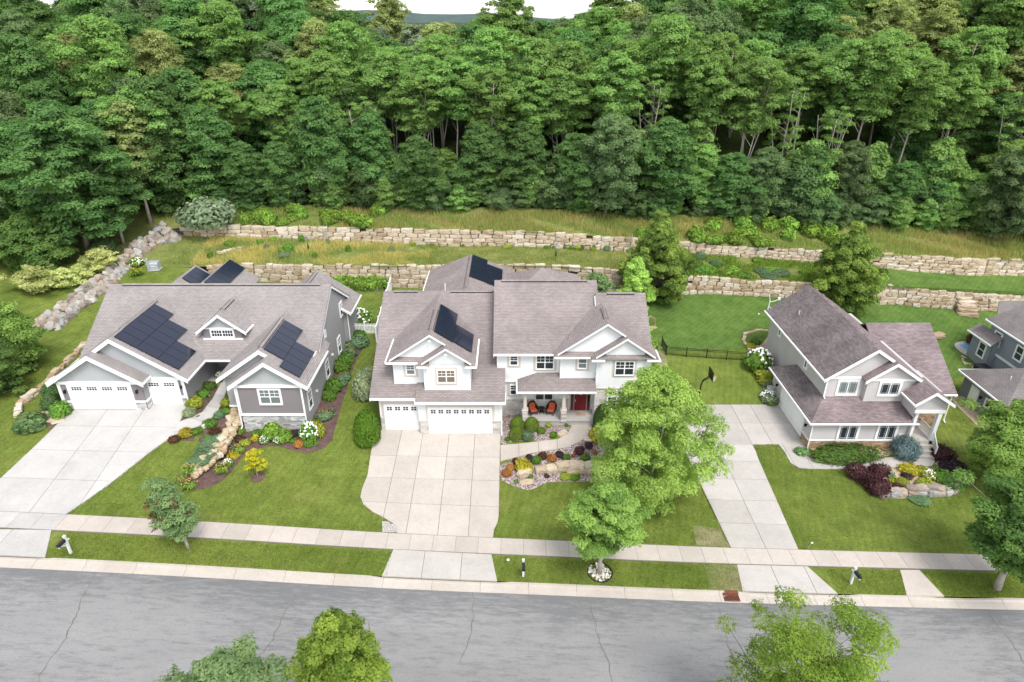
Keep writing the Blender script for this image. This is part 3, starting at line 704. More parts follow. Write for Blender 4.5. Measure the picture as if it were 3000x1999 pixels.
# pavers filling the corner of the white house's driveway
pv = tag(drape('paver_corner', W(lambda x, y: (1000 + x * .2125, 1520 + y * .2125), [(560, 35), (640, 45), (720, 85), (765, 130), (780, 188), (570, 186)]), M['joint'], .016, .4, kind=None), 'small patch of white cobble pavers filling the corner between driveway and sidewalk', 'pavers')
pvp = W(lambda x, y: (1000 + x * .2125, 1520 + y * .2125), [(560, 35), (640, 45), (720, 85), (765, 130), (780, 188), (570, 186)])
for i in range(9):
    for j in range(7):
        c = clip_rect(pvp, -9.5 + i * .21 + .012 + (j % 2) * .1, -9.5 + (i + 1) * .21 - .012 + (j % 2) * .1, 33.68 + j * .19 + .012, 33.68 + (j + 1) * .19 - .012)
        if len(c) < 3 or abs(area(c)) < .006: continue
        if area(c) < 0: c = c[::-1]
        zz = random.uniform(.035, .05); mb = MB(); mb.prism([(p[0], p[1], ground(p[0], p[1]) + zz) for p in c], (0, 0, -.05)); mb.build('paver', M['concrete_white'], pv)

# ------------------------------------------------------------------ stones
def rock_mesh(name, m, seed, rough=.10, boxy=.75, lev=2):
    r = random.Random(seed); bm = bmesh.new(); bmesh.ops.create_cube(bm, size=1.0)
    bmesh.ops.subdivide_edges(bm, edges=bm.edges[:], cuts=lev, use_grid_fill=True)
    for v in bm.verts:
        c = v.co.copy(); s = c.normalized() * .56
        v.co = c * boxy + s * (1 - boxy) + Vector((r.uniform(-1, 1), r.uniform(-1, 1), r.uniform(-1, 1))) * rough
    me = bpy.data.meshes.new(name); bm.to_mesh(me); bm.free(); me.materials.append(M[m])
    me.polygons.foreach_set('use_smooth', [False] * len(me.polygons)); return me
ROCK = {m: [rock_mesh(m + '_block', m, i * 7 + 1, .05, .74, 2) for i in range(10)] for m in ('limestone', 'limestone_warm')}
BOULD = {m: [rock_mesh(m + '_boulder', m, i * 5 + 3, .06, .45, 2) for i in range(10)] for m in ('fieldstone', 'limestone_warm', 'limestone', 'white_rock')}
def stone_wall(name, label, cat, path, m='limestone', ch=.40, ln=(.55, 1.35), depth=.6, batter=.10, group=None, capz=.05):
    """path: (x, y, base z, top z) from left to right; stones are laid course by course"""
    root = empty(name, (path[0][0], path[0][1], path[0][2])); tag(root, label, cat, group)
    R = random.Random(len(label)); o0 = Vector(root.location)
    L = [0]
    for i in range(len(path) - 1): L.append(L[-1] + math.hypot(path[i + 1][0] - path[i][0], path[i + 1][1] - path[i][1]))
    f = [lambda s, k=k: float(np.interp(s, L, [p[k] for p in path])) for k in range(4)]
    maxn = int(max((p[3] - p[2]) for p in path) / ch + .5)
    # dark soil backing that closes the gaps between the stones
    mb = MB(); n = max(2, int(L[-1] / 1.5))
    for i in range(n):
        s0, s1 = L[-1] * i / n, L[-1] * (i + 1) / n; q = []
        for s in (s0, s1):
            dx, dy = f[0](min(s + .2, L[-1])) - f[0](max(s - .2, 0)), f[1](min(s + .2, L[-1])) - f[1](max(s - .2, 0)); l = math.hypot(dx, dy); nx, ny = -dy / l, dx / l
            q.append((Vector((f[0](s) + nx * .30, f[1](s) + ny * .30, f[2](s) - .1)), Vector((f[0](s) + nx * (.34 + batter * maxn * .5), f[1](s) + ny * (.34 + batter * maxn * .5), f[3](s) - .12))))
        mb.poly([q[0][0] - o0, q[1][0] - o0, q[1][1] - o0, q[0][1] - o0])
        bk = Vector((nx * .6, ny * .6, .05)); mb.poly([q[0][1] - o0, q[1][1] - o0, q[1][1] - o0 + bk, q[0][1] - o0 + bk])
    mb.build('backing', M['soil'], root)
    cnt = 0
    for c in range(maxn + 1):
        s = -R.uniform(0, .6)
        while s < L[-1]:
            l = R.uniform(*ln); sm = min(max(s + l / 2, 0), L[-1]); H = f[3](sm) - f[2](sm); nc = max(1, round(H / ch)); h = H / nc
            if c < nc and sm - l / 2 < L[-1] - .1:
                dx, dy = f[0](min(sm + .3, L[-1])) - f[0](max(sm - .3, 0)), f[1](min(sm + .3, L[-1])) - f[1](max(sm - .3, 0)); a = math.atan2(dy, dx); nx, ny = -math.sin(a), math.cos(a)
                off = .12 + batter * c + R.uniform(-.06, .06); top = c == nc - 1
                hh = h * R.uniform(.97, 1.10) + (R.uniform(-.05, .12) if top else 0)
                z = f[2](sm) + h * c + hh / 2 - .02 + (dx and 0)
                inst('stone', R.choice(ROCK[m]), root, Vector((f[0](sm) + nx * off, f[1](sm) + ny * off, z)) - o0, (R.uniform(-.04, .04), R.uniform(-.04, .04), a + R.uniform(-.05, .05) + (math.pi if R.random() < .5 else 0)), (l * .965, depth * R.uniform(.85, 1.1), hh * .95)); cnt += 1
            s += l
    return root
def wpath(xs, yf, bf, tf): return [(x, yf(x), bf(x), tf(x)) for x in xs]
wig = lambda x: .35 * math.sin(x * .31) + .2 * math.sin(x * .83 + 1)
stone_wall('retaining_wall', 'long lower limestone block wall holding up the mown terrace behind the grey and white houses', 'retaining wall', wpath(frange(-35.5, 18.0, 1.0), lambda x: 71.75 + wig(x) * .5 + max(0, -10 - x) * .0, lambda x: lowbase(x) - .05, lambda x: lowtop(x) + .05), ch=.52, ln=(.7, 1.5))
stone_wall('retaining_wall', 'lower limestone block wall between the two young pear trees behind the fenced lawn', 'retaining wall', wpath(frange(18.0, 39.0, 1.0), lambda x: 71.75 + wig(x) * .4, lambda x: lowbase(x) - .05, lambda x: lowtop(x) + .05), ch=.48, ln=(.7, 1.4))
stone_wall('retaining_wall', 'lower limestone wall with rock steps, right of the pear tree beside the beige house', 'retaining wall', wpath(frange(39.0, 68, 1.0), lambda x: 71.7 + wig(x) * .6, lambda x: lowbase(x) - .05, lambda x: lowtop(x) + .05), ch=.44, ln=(.6, 1.3))
stone_wall('retaining_wall', 'upper limestone block wall with mossy joints under the forest edge', 'retaining wall', wpath(frange(-41.5, 20.5, 1.0), lambda x: upY(x) - .25 + wig(x + 5) * .5, lambda x: upbase(x) - .05, lambda x: uptop(x) + .05), ch=.52, ln=(.8, 1.8))
stone_wall('retaining_wall', 'weedy half-hidden upper limestone wall between the two young pear trees', 'retaining wall', wpath(frange(20.5, 42, 1.0), lambda x: upY(x) - .25, lambda x: upbase(x) - .05, lambda x: uptop(x)), ch=.42, ln=(.7, 1.5))
stone_wall('retaining_wall', 'upper grey-tan limestone wall above the strip of lawn beside the forest', 'retaining wall', wpath(frange(42, 80, 1.0), lambda x: upY(x) - .2 + wig(x) * .4, lambda x: upbase(x) - .05, lambda x: uptop(x) + .05), ch=.42, ln=(.7, 1.7))
# broad steps of flat rock through the lower right wall
st = empty('rock_steps', (54.5, 70.6, ground(54.5, 70.6))); tag(st, 'flight of broad flat limestone slabs climbing through the lower wall', 'steps')
for i in range(6):
    inst('step_slab', ROCK['limestone'][i], st, (-.55 + i * .06 + random.uniform(-.2, .2), -.4 + i * .45, .12 + i * .34), (random.uniform(-.05, .05), random.uniform(-.04, .04), random.uniform(-.3, .3)), (2.2 - i * .08, 1.0, .42))
# field-stone bank on the left
bw = empty('boulder_bank', G(330, 860)); tag(bw, 'bank of rounded grey fieldstone boulders curving down beside the grey house', 'boulder wall')
R = random.Random(3); line = [(140, 965), (185, 925), (240, 885), (300, 840), (345, 795), (385, 760), (425, 720), (465, 700), (515, 680)]
LW = [G(*p) for p in line]; o0 = Vector(bw.location)
cum = [0]
for i in range(len(LW) - 1): cum.append(cum[-1] + (LW[i + 1] - LW[i]).length)
s = 0.0
while s < cum[-1]:
    P = Vector([float(np.interp(s, cum, [p[k] for p in LW])) for k in range(3)]); Q = Vector([float(np.interp(min(s + .5, cum[-1]), cum, [p[k] for p in LW])) for k in range(3)])
    d = (Q - P); d.z = 0
    if d.length < 1e-4: d = Vector((1, 1, 0))
    d.normalize(); nrm = Vector((d.y, -d.x, 0)); t = s / cum[-1]
    rows = 4 if t < .9 else 6
    for r in range(rows):
        sz = R.uniform(.5, .95) * (1.0 if t < .9 else 1.1)
        off = (r - rows / 2 + .5) * .56 + R.uniform(-.18, .18); p = P + nrm * off + d * R.uniform(-.25, .25)
        p.z = ground(p.x, p.y) + sz * .22 + (rows / 2 - r) * .10
        inst('boulder', R.choice(BOULD['fieldstone']), bw, p - o0, (R.uniform(0, 6), R.uniform(0, 6), R.uniform(0, 6)), (sz * R.uniform(.9, 1.3), sz, sz * R.uniform(.75, 1)))
    s += .66
# rock wall between the path and the lower lawn of the grey house
gw = empty('garden_rock_wall', (RW[0][0], RW[0][1], 2.6)); tag(gw, 'tumbled warm limestone garden wall running down between path and flower bed', 'garden wall'); o0 = Vector(gw.location)
for i in range(34):
    t = i / 33 + R.uniform(-.01, .01); t = min(max(t, 0), 1); k = t * (len(RW) - 1); a = min(int(k), len(RW) - 2); fr = k - a
    x = RW[a][0] * (1 - fr) + RW[a + 1][0] * fr; y = RW[a][1] * (1 - fr) + RW[a + 1][1] * fr
    for r in range(3):
        off = R.uniform(-.15, .2) + r * .42 - .2; px, py = x + off, y - off * .3
        sz = R.uniform(.32, .58) * (1.05 - .35 * t)
        zz = max(ground(px - .5, py), ground(px, py)) + (.06, -.08, -.3)[r]
        inst('rock', R.choice(ROCK['limestone_warm'] + BOULD['limestone_warm']), gw, Vector((px, py, zz)) - o0, (R.uniform(-.25, .25), R.uniform(-.25, .25), -.9 + R.uniform(-.6, .6)), (sz * 1.5, sz, sz * R.uniform(.6, .9)))
def rock_row(name, label, px, m, size, group=None, rows=1, cat='garden wall', flat=.7, lift=.0):
    pts = [G(*p) for p in px]; o0 = pts[0]; root = empty(name, o0); tag(root, label, cat, group); R = random.Random(len(px) + int(px[0][0]))
    cum = [0]
    for i in range(len(pts) - 1): cum.append(cum[-1] + (pts[i + 1] - pts[i]).length)
    for r in range(rows):
        s = R.uniform(0, .3)
        while s < cum[-1]:
            l = R.uniform(*size); x, y = (float(np.interp(s + l / 2, cum, [p[k] for p in pts])) for k in range(2)); x2, y2 = (float(np.interp(s + l / 2 + .3, cum, [p[k] for p in pts])) for k in range(2))
            a = math.atan2(y2 - y, x2 - x + 1e-6); h = l * flat * R.uniform(.8, 1.1)
            inst('rock', R.choice(ROCK[m] if m in ROCK else BOULD[m]), root, Vector((x + R.uniform(-.05, .05), y + r * .16, ground(x, y) + h * .35 + r * h * .72 + lift)) - o0, (R.uniform(-.1, .1), R.uniform(-.1, .1), a + R.uniform(-.15, .15)), (l * 1.08, l * .75, h)); s += l
    return root
rock_row('garden_rock_wall', 'low row of big weathered limestone blocks across the gravel bed', [d6(1320, 425), d6(1420, 425), d6(1560, 405), d6(1640, 405), d6(1740, 405), d6(1850, 400)], 'limestone', (.75, 1.15), rows=1, flat=.62)
rock_row('garden_rock_wall', 'second row of dark limestone blocks half hidden under the birch', [d6(1540, 440), d6(1640, 430), d6(1760, 425), d6(1870, 420), d6(1930, 380)], 'limestone', (.6, .9), flat=.5)
for lab, p, sc, rz in (('tall tilted limestone boulder beside the gold shrub', d6(1262, 455), (1.15, .6, .75), .5), ('flat broken limestone slab at the tip of the gravel bed', d6(1280, 505), (.95, .5, .2), .1), ('flat limestone slab laid at the bend of the path', d6(1525, 165), (.8, .6, .15), .6), ('tan limestone boulder beside the path curve', d6(1705, 215), (.7, .5, .3), -.4), ('round grey boulder between limestone blocks', d6(1645, 402), (.75, .6, .6), 0), ('long flat boulder under the birch leaves', d6(1800, 372), (1.3, .7, .45), .1)):
    g = G(*p); tag(inst('boulder', random.choice(BOULD['limestone']), None, (g.x, g.y, g.z + sc[2] * .3), (.1, -.1, rz), sc), lab, 'boulder')
stone_row = rock_row('garden_rock_wall', 'curved wall of stacked grey boulders under the burgundy shrubs', [d7(1345, 610), d7(1450, 595), d7(1560, 590), d7(1680, 590), d7(1800, 590), d7(1880, 570), d7(1915, 520)], 'fieldstone', (.55, .85), rows=2, flat=.7)
rock_row('garden_rock_wall', 'stepped limestone edging beside the hosta and the left garage corner', [k1(150, 1400), k1(180, 1290), k1(260, 1240), k1(330, 1180), k1(400, 1130), k1(450, 1060), k1(520, 990), k1(600, 900), k1(680, 840), k1(735, 790)], 'limestone_warm', (.42, .75), rows=2, flat=.5)
for p in ((480, 1400, .8), (500, 1425, .6), (430, 1395, .7), (400, 1350, .6)):
    g = G(*k1(p[0], p[1])); tag(inst('stepping_stone', random.choice(ROCK['white_rock'] if 'white_rock' in ROCK else ROCK['limestone']), None, (g.x, g.y, g.z + .03), (0, 0, random.uniform(0, 3)), (p[2] * 1.5, p[2], .1)), 'pale flat stepping stone in dark mulch by the hosta', 'stepping stone', 'stepping stones by the hosta')
rock_row('garden_edging', 'curved pink stone edging round the bed behind the beige house', [(2240, 1010), (2195, 1025), (2178, 1000), (2182, 980), (2200, 975), (2225, 968), (2245, 970)], 'limestone_warm', (.35, .5), flat=.45, cat='edging')
tag(inst('boulder', BOULD['limestone'][2], None, G(2745, 988) + Vector((0, 0, .15)), (0, 0, .3), (1.6, 1.0, .6)), 'pale boulder on the lawn behind the beige house roof', 'boulder')
# ------------------------------------------------------------------ house kit
def fr(ax, c, sg):
    if ax == 'Y': return lambda u, z, o=0.0: (u, c + sg * o, z)
    return lambda u, z, o=0.0: (c + sg * o, u, z)
def fbox(mb, P, u0, u1, z0, z1, o0, o1, col=None):
    a = P(u0, z0, o0); b = P(u1, z1, o1)
    mb.box(a[0], b[0], a[1], b[1], min(a[2], b[2]), max(a[2], b[2]), col); return mb
def lap(par, m, ax, c, sg, poly, course=.17, d=.026, name='wall'):
    """clapboard wall: every course is a tilted strip with its own lower edge"""
    mb = MB(); P = fr(ax, c, sg); z = min(p[1] for p in poly); zt = max(p[1] for p in poly)
    while z < zt - .01:
        b = clip_half(clip_half(poly, lambda p: p[1] - z), lambda p: z + course - p[1])
        if len(b) >= 3:
            mb.poly([P(u, v, .012 + d * (1 - (v - z) / course)) for u, v in b])
            us = [u for u, v in b if abs(v - z) < 1e-4]
            if len(us) >= 2: mb.poly([P(min(us), z, .0), P(max(us), z, .0), P(max(us), z, .012 + d), P(min(us), z, .012 + d)])
        z += course
    mb.poly([P(u, v, 0) for u, v in poly])
    return mb.build(name, M[m], par)
def batten(par, m, ax, c, sg, poly, step=.22, name='gable_panel'):
    mb = MB(); P = fr(ax, c, sg); mb.prism([P(u, v, .03) for u, v in poly], Vector(P(0, 0, 0)) - Vector(P(0, 0, .05)))
    u = min(p[0] for p in poly) + step / 2; u1 = max(p[0] for p in poly)
    while u < u1:
        b = clip_half(clip_half(poly, lambda p: p[0] - u + .025), lambda p: u + .025 - p[0])
        if len(b) >= 3:
            z0 = min(p[1] for p in b) + .01; z1 = max(p[1] for p in b) - .03
            if z1 > z0 + .05: fbox(mb, P, u - .025, u + .025, z0, z1, .03, .05)
        u += step
    return mb.build(name, M[m], par)
def veneer(par, m, ax, c, sg, u0, u1, z0, z1, ch=(.10, .2), ln=(.22, .6), d=.07, seed=1):
    R = random.Random(seed * 31 + int(u0 * 10)); mb = MB(); P = fr(ax, c, sg); fbox(mb, P, u0, u1, z0, z1, 0, d - .03, .15); z = z0
    while z < z1 - .02:
        h = min(R.uniform(*ch), z1 - z)
        if z1 - z - h < .06: h = z1 - z
        u = u0
        while u < u1 - .01:
            l = min(R.uniform(*ln), u1 - u)
            if u1 - u - l < .1: l = u1 - u
            fbox(mb, P, u + .006, u + l - .006, z + .006, z + h - .006, d - .03, d + R.uniform(-.012, .022), R.random() ** .7); u += l
        z += h
    return mb.build('stone_veneer', M[m], par)
def window(par, ax, c, sg, u0, u1, z0, z1, units=1, style='hung', casing=.11, trim='trim_white', glass='glass', sash='trim_white', name='window'):
    """casing > each pane of glass and the glazing bars"""
    P = fr(ax, c + sg * .03, sg); mb = MB(); cs = casing
    fbox(mb, P, u0 - cs, u0, z0 - cs, z1 + cs, -.04, .065); fbox(mb, P, u1, u1 + cs, z0 - cs, z1 + cs, -.04, .065)
    fbox(mb, P, u0, u1, z1, z1 + cs, -.04, .062); fbox(mb, P, u0 - .02, u1 + .02, z0 - cs, z0, -.04, .075)
    root = mb.build(name, M[trim], par)
    sb = MB(); w = (u1 - u0) / units; s = .04
    for i in range(units):
        a, b = u0 + i * w, u0 + (i + 1) * w
        fbox(sb, P, a, a + s, z0, z1, .01, .062); fbox(sb, P, b - s, b, z0, z1, .01, .062); fbox(sb, P, a + s, b - s, z1 - s, z1, .01, .06); fbox(sb, P, a + s, b - s, z0, z0 + s, .01, .06)
        ga, gb, gz, gt = a + s, b - s, z0 + s, z1 - s
        if style == 'hung':
            zm = (z0 + z1) / 2; fbox(sb, P, ga, gb, zm - .03, zm + .03, .012, .064)
            fbox(sb, P, (ga + gb) / 2 - .012, (ga + gb) / 2 + .012, zm + .03, gt, .012, .05); fbox(sb, P, ga, gb, (zm + gt) / 2 - .012, (zm + gt) / 2 + .012, .013, .049)
            parts = [(ga, gb, gz, zm - .03), (ga, gb, zm + .03, gt)]
        elif style == 'plainhung':
            zm = (z0 + z1) / 2; fbox(sb, P, ga, gb, zm - .03, zm + .03, .012, .064); parts = [(ga, gb, gz, zm - .03), (ga, gb, zm + .03, gt)]
        elif style == 'prairie':
            for q in (.16, .84): uu = ga + (gb - ga) * q; fbox(sb, P, uu - .007, uu + .007, gz, gt, .012, .05)
            for q in (.10, .90): zz = gz + (gt - gz) * q; fbox(sb, P, ga, gb, zz - .007, zz + .007, .013, .049)
            parts = [(ga, gb, gz, gt)]
        elif style == 'grid':
            for q in (1, 2, 3): uu = ga + (gb - ga) * q / 4; fbox(sb, P, uu - .015, uu + .015, gz, gt, .012, .05)
            zz = (gz + gt) / 2; fbox(sb, P, ga, gb, zz - .015, zz + .015, .013, .049); parts = [(ga, gb, gz, gt)]
        elif style == 'cross':
            uu = (ga + gb) / 2; fbox(sb, P, uu - .012, uu + .012, gz, gt, .012, .05); parts = [(ga, gb, gz, gt)]
        else: parts = [(ga, gb, gz, gt)]
        for q in parts:
            pb = MB(); fbox(pb, P, *q, .002, .022); pb.build('pane', M[glass], root)
    sb.build('sash', M[sash], root)
    return root
def garage_door(par, ax, c, sg, u0, u1, z0, z1, groups, cols, rows=2, sec=4, rev=False):
    P = fr(ax, c + sg * .035, sg); mb = MB(); fbox(mb, P, u0 - .13, u0, z0, z1 + .13, -.03, .055); fbox(mb, P, u1, u1 + .13, z0, z1 + .13, -.03, .055); fbox(mb, P, u0, u1, z1, z1 + .13, -.03, .052)
    root = mb.build('garage_door', M['trim_white'], par); h = (z1 - z0) / sec
    for k in range(sec):
        s = MB(); fbox(s, P, u0, u1, z0 + k * h + .004, z0 + (k + 1) * h - .004, -.03, .03)
        n = max(2, groups)
        if k < sec - 1:
            w = (u1 - u0) / n
            for i in range(n): fbox(s, P, u0 + i * w + .12, u0 + (i + 1) * w - .12, z0 + k * h + .10, z0 + (k + 1) * h - .10, .03, .034)
        s.build('door_section', M['vinyl_white'], root)
    w = (u1 - u0) / groups if groups else 0
    for i in range(groups):
        gw = w * .68; a = u0 + i * w + (w - gw) / 2; pw = gw / cols; zt = z1 - h * .18; ph = h * .62 / rows
        for p in range(cols):
            for q in range(rows):
                g = MB(); fbox(g, P, a + p * pw + .022, a + (p + 1) * pw - .022, zt - (q + 1) * ph + .02, zt - q * ph - .02, .025, .036); g.build('pane', M['glass_dark'], root)
    return root
def slab(mb, pts, t=.16): 
    a, b, c = (Vector(p) for p in pts[:3])
    if (b - a).cross(c - a).z < 0: pts = pts[::-1]
    mb.prism(pts, (0, 0, -t)); return mb
def rake_board(mb, ax, c, e, p, w=.26, t=.06, drop=.03):
    """white board under a roof's sloping edge; e and p are (u, z) of its ends"""
    P = fr(ax, c, 1); mb.prism([P(e[0], e[1] - drop), P(p[0], p[1] - drop), P(p[0], p[1] - drop - w), P(e[0], e[1] - drop - w)], Vector(P(0, 0, t)) - Vector(P(0, 0, 0))); return mb
def gable(par, m, xl, zl, xp, zp, xr, zr, y0, y1, left=True, right=True, rpoly=None, gl=True, gr=True, boards=True, bw=.26, vent=None, y1l=None):
    """roof with its ridge along Y; the gable looks to the street at y0"""
    mb = MB()
    if left: slab(mb, [(xl, y0, zl), (xp, y0, zp), (xp, y1, zp), (xl, y1l or y1, zl)])
    if right:
        k = (zp - zr) / (xr - xp)
        if rpoly: slab(mb, [(x, y, zp - k * (x - xp)) for x, y in rpoly])
        else: slab(mb, [(xp, y0, zp), (xr, y0, zr), (xr, y1, zr), (xp, y1, zp)])
    root = mb.build('roof', M[m], par)
    if boards:
        b = MB(); rake_board(b, 'Y', y0 - .05, (xl - .02, zl), (xp, zp), bw); 
        if right: rake_board(b, 'Y', y0 - .05, (xr + .02, zr), (xp, zp), bw)
        b.build('rake_board', M['trim_white'], root)
    if gl and left:
        g = MB(); g.box(xl - .13, xl - .012, y0 + .02, y1l or y1, zl - .17, zl - .03); g.build('gutter', M['trim_white'], root)
    if gr and right:
        g = MB(); g.box(xr + .012, xr + .13, y0 + .02, y1, zr - .17, zr - .03); g.build('gutter', M['trim_white'], root)
    if vent:
        v = MB(); v.prism([(xp - .17, vent[0], zp - .06), (xp, vent[0], zp + .07), (xp + .17, vent[0], zp - .06)], (0, vent[1] - vent[0], 0)); v.build('ridge_vent', M[m], root)
        v = MB(); v.box(xp + .172, xp + .19, vent[0], vent[1], zp - .11, zp - .04); v.box(xp - .19, xp - .172, vent[0], vent[1], zp - .11, zp - .04); v.build('vent_slot', M['black_metal'], root)
    return root
def gableX(par, m, yf, zf, yp, zp, yr, zr, x0, x1, gut=True, boards=True, vents=(), front=True, lb=True):
    """roof with its ridge along X"""
    mb = MB()
    if front: slab(mb, [(x0, yf, zf), (x1, yf, zf), (x1, yp, zp), (x0, yp, zp)])
    slab(mb, [(x0, yp, zp), (x1, yp, zp), (x1, yr, zr), (x0, yr, zr)])
    root = mb.build('roof', M[m], par)
    if gut:
        g = MB(); g.box(x0 + .01, x1 - .01, yf - .13, yf - .012, zf - .17, zf - .03); g.build('gutter', M['trim_white'], root)
    if boards:
        b = MB()
        for x, t in (((x0 + .004, .05), (x1 - .054, .05)) if lb else ((x1 - .054, .05),)):
            rake_board(b, 'X', x, (yf + .02, zf), (yp, zp), .22, t, .165); rake_board(b, 'X', x, (yr - .02, zr), (yp, zp), .22, t, .165)
        b.build('rake_board', M['trim_white'], root)
    for a, c in vents:
        v = MB(); v.prism([(a, yp - .17, zp - .05), (a, yp, zp + .06), (a, yp + .17, zp - .05)], (c - a, 0, 0)); v.build('ridge_vent', M[m], root)
        v = MB(); v.box(a, c, yp - .20, yp - .175, zp - .12, zp - .035); v.build('vent_slot', M['black_metal'], root)
    return root
def roofpart(par, m, polys, t=.16):
    mb = MB()
    for p in polys: slab(mb, p, t)
    return mb.build('roof', M[m], par)
def trimbox(par, x0, x1, y0, y1, z0, z1, m='trim_white', name='trim_board'): mb = MB(); mb.box(x0, x1, y0, y1, z0, z1); return mb.build(name, M[m], par)
def core(par, m, x0, x1, y0, y1, z0, z1): return trimbox(par, x0, x1, y0, y1, z0, z1, m, 'wall')
def prismwall(par, m, pts, d): mb = MB(); mb.prism(pts, d); return mb.build('wall', M[m], par)
def downspout(par, x, y, z0, z1, lean=0.0):
    mb = MB(); mb.box(x - .045, x + .045, y - .09, y - .02, z0 + .12, z1); mb.bar((x, y - .055, z0 + .16), (x, y - .35, z0 + .06), .08, .07); return mb.build('downspout', M['trim_white'], par)
def lantern(par, x, y, z, sg=-1, ax='Y'):
    P = fr(ax, y if ax == 'Y' else x, sg); u = x if ax == 'Y' else y; mb = MB(); fbox(mb, P, u - .06, u + .06, z - .08, z + .1, 0, .03); fbox(mb, P, u - .02, u + .02, z + .05, z + .08, .03, .13)
    fbox(mb, P, u - .07, u + .07, z - .16, z + .05, .07, .2); c = P(u, z + .05, .135); mb.lathe([(.11, 0), (.02, .09)], 8, c); return mb.build('wall_lantern', M['black_metal'], par)
def solar(label, xp, zp, k, cols, pw=1.055, sl=1.72, s0=.22, x_sign=1):
    """cols: list of (y start, panel count) for each column going down the slope"""
    n = math.sqrt(1 + k * k); ca, sa = 1 / n, k / n; y0 = cols[0][0]
    root = empty('solar_array', (xp, y0, zp)); tag(root, label, 'solar panel', 'roof solar arrays')
    e = .012
    for ci, (ys, cnt) in enumerate(cols):
        for j in range(cnt):
            pts = []; s_a = s0 + ci * (sl + .02); s_b = s_a + sl; ya = ys + j * pw + e; yb = ys + (j + 1) * pw - e
            def Q(s, y, o): return Vector((x_sign * (s * ca + o * sa), y - y0, -s * sa + o * ca))
            f = MB(); f.prism([Q(s_a, ya, .12), Q(s_b, ya, .12), Q(s_b, yb, .12), Q(s_a, yb, .12)], Q(0, y0, 0) - Q(0, y0, .045)); p = f.build('panel', M['solar_frame'], root)
            g = MB(); i = .018; g.prism([Q(s_a + i, ya + i, .1225), Q(s_b - i, ya + i, .1225), Q(s_b - i, yb - i, .1225), Q(s_a + i, yb - i, .1225)], Q(0, y0, 0) - Q(0, y0, .004)); g.build('cell_sheet', M['solar_cell'], p)
    r = MB()
    for ci, (ys, cnt) in enumerate(cols):
        for q in (.25, .75):
            s_ = s0 + ci * (sl + .02) + sl * q
            def Q(s, y, o): return Vector((x_sign * (s * ca + o * sa), y - y0, -s * sa + o * ca))
            r.bar(Q(s_, ys, .03), Q(s_, ys + cnt * pw, .03), .05, .085, (x_sign * sa, 0, ca))
    r.build('mounting_rail', M['solar_frame'], root)
    return root
def vent_pipe(label, x, y, z, h=.45, m='white_paint'):
    mb = MB(); mb.tube([(0, 0, -.3), (0, 0, h)], .05, 8); return tag(mb.build('vent_pipe', M[m], None, loc=(x, y, z)), label, 'pipe')

# ================================================================== grey house (left)
def house(name, label): return tag(empty(name, (0, 0, 0)), label, 'house')
H1 = house('house', 'grey ranch house with taupe clapboard, battened gables and three-car garage')
S1 = 'shingle_grey'
core(H1, 'siding_grey', -35.55, -26.25, 44.75, 60.0, 2.6, 6.25); core(H1, 'siding_grey', -26.3, -22.9, 50.8, 60.0, 2.6, 6.3); core(H1, 'siding_grey', -22.85, -16.55, 44.85, 60.0, 1.6, 6.2); core(H1, 'siding_grey', -21.45, -16.55, 43.66, 45, 1.6, 6.2)
core(H1, 'siding_grey', -35.45, -29.2, 43.98, 45, 3.2, 6.3)
# garage fronts
lap(H1, 'siding_mauve', 'Y', 43.95, -1, [(-35.5, 4.5), (-29.1, 4.5), (-29.1, 6.32), (-35.5, 6.32)])
lap(H1, 'siding_mauve', 'Y', 44.7, -1, [(-29.1, 4.5), (-26.2, 4.5), (-26.2, 6.3), (-29.1, 6.3)])
for a, b in ((-35.5, -34.98), (-29.95, -29.12)):
    veneer(H1, 'veneer_white', 'Y', 43.95, -1, a, b, 3.5, 4.42); trimbox(H1, a - .03, b + .03, 43.80, 43.95, 4.42, 4.54)
veneer(H1, 'veneer_white', 'Y', 44.7, -1, -26.58, -26.2, 3.5, 4.42); trimbox(H1, -26.62, -26.15, 44.55, 44.7, 4.42, 4.54)
veneer(H1, 'veneer_white', 'X', -29.1, 1, 43.95, 44.68, 3.5, 4.42); trimbox(H1, -29.1, -28.97, 43.9, 44.7, 4.42, 4.54)
lap(H1, 'siding_grey', 'X', -29.1, 1, [(43.95, 4.5), (44.7, 4.5), (44.7, 6.3), (43.95, 6.3)])
garage_door(H1, 'Y', 43.95, -1, -34.85, -30.05, 3.74, 5.92, 4, 4); garage_door(H1, 'Y', 44.7, -1, -29.2, -26.72, 3.74, 5.85, 2, 4)
lap(H1, 'siding_grey', 'X', -26.22, 1, [(44.7, 3.6), (51, 3.6), (51, 6.3), (44.7, 6.3)])
lap(H1, 'siding_grey', 'X', -35.58, -1, [(43.95, 3.4), (60, 3.6), (60, 6.4), (43.95, 6.4)])
for x in (-35.22, -29.55): lantern(H1, x, 43.93, 5.45)
lantern(H1, -26.38, 44.68, 5.45); lantern(H1, -26.2, 49.4, 5.6, 1, 'X')
trimbox(H1, -35.55, -28.95, 43.85, 43.95, 6.05, 6.32); trimbox(H1, -29.0, -26.1, 44.6, 44.7, 6.0, 6.26)
trimbox(H1, -35.62, -35.48, 43.86, 43.95, 4.5, 6.05); trimbox(H1, -26.34, -26.16, 44.6, 44.72, 4.54, 6.0)
downspout(H1, -35.62, 43.9, 3.55, 6.2); downspout(H1, -26.1, 44.6, 3.7, 6.1)
batten(H1, 'batten_grey', 'Y', 43.95, -1, [(-35.6, 6.32), (-29.0, 6.32), (-32.35, 8.55)])
batten(H1, 'batten_grey', 'Y', 44.7, -1, [(-35.6, 6.26), (-26.1, 6.26), (-30.87, 9.55)])
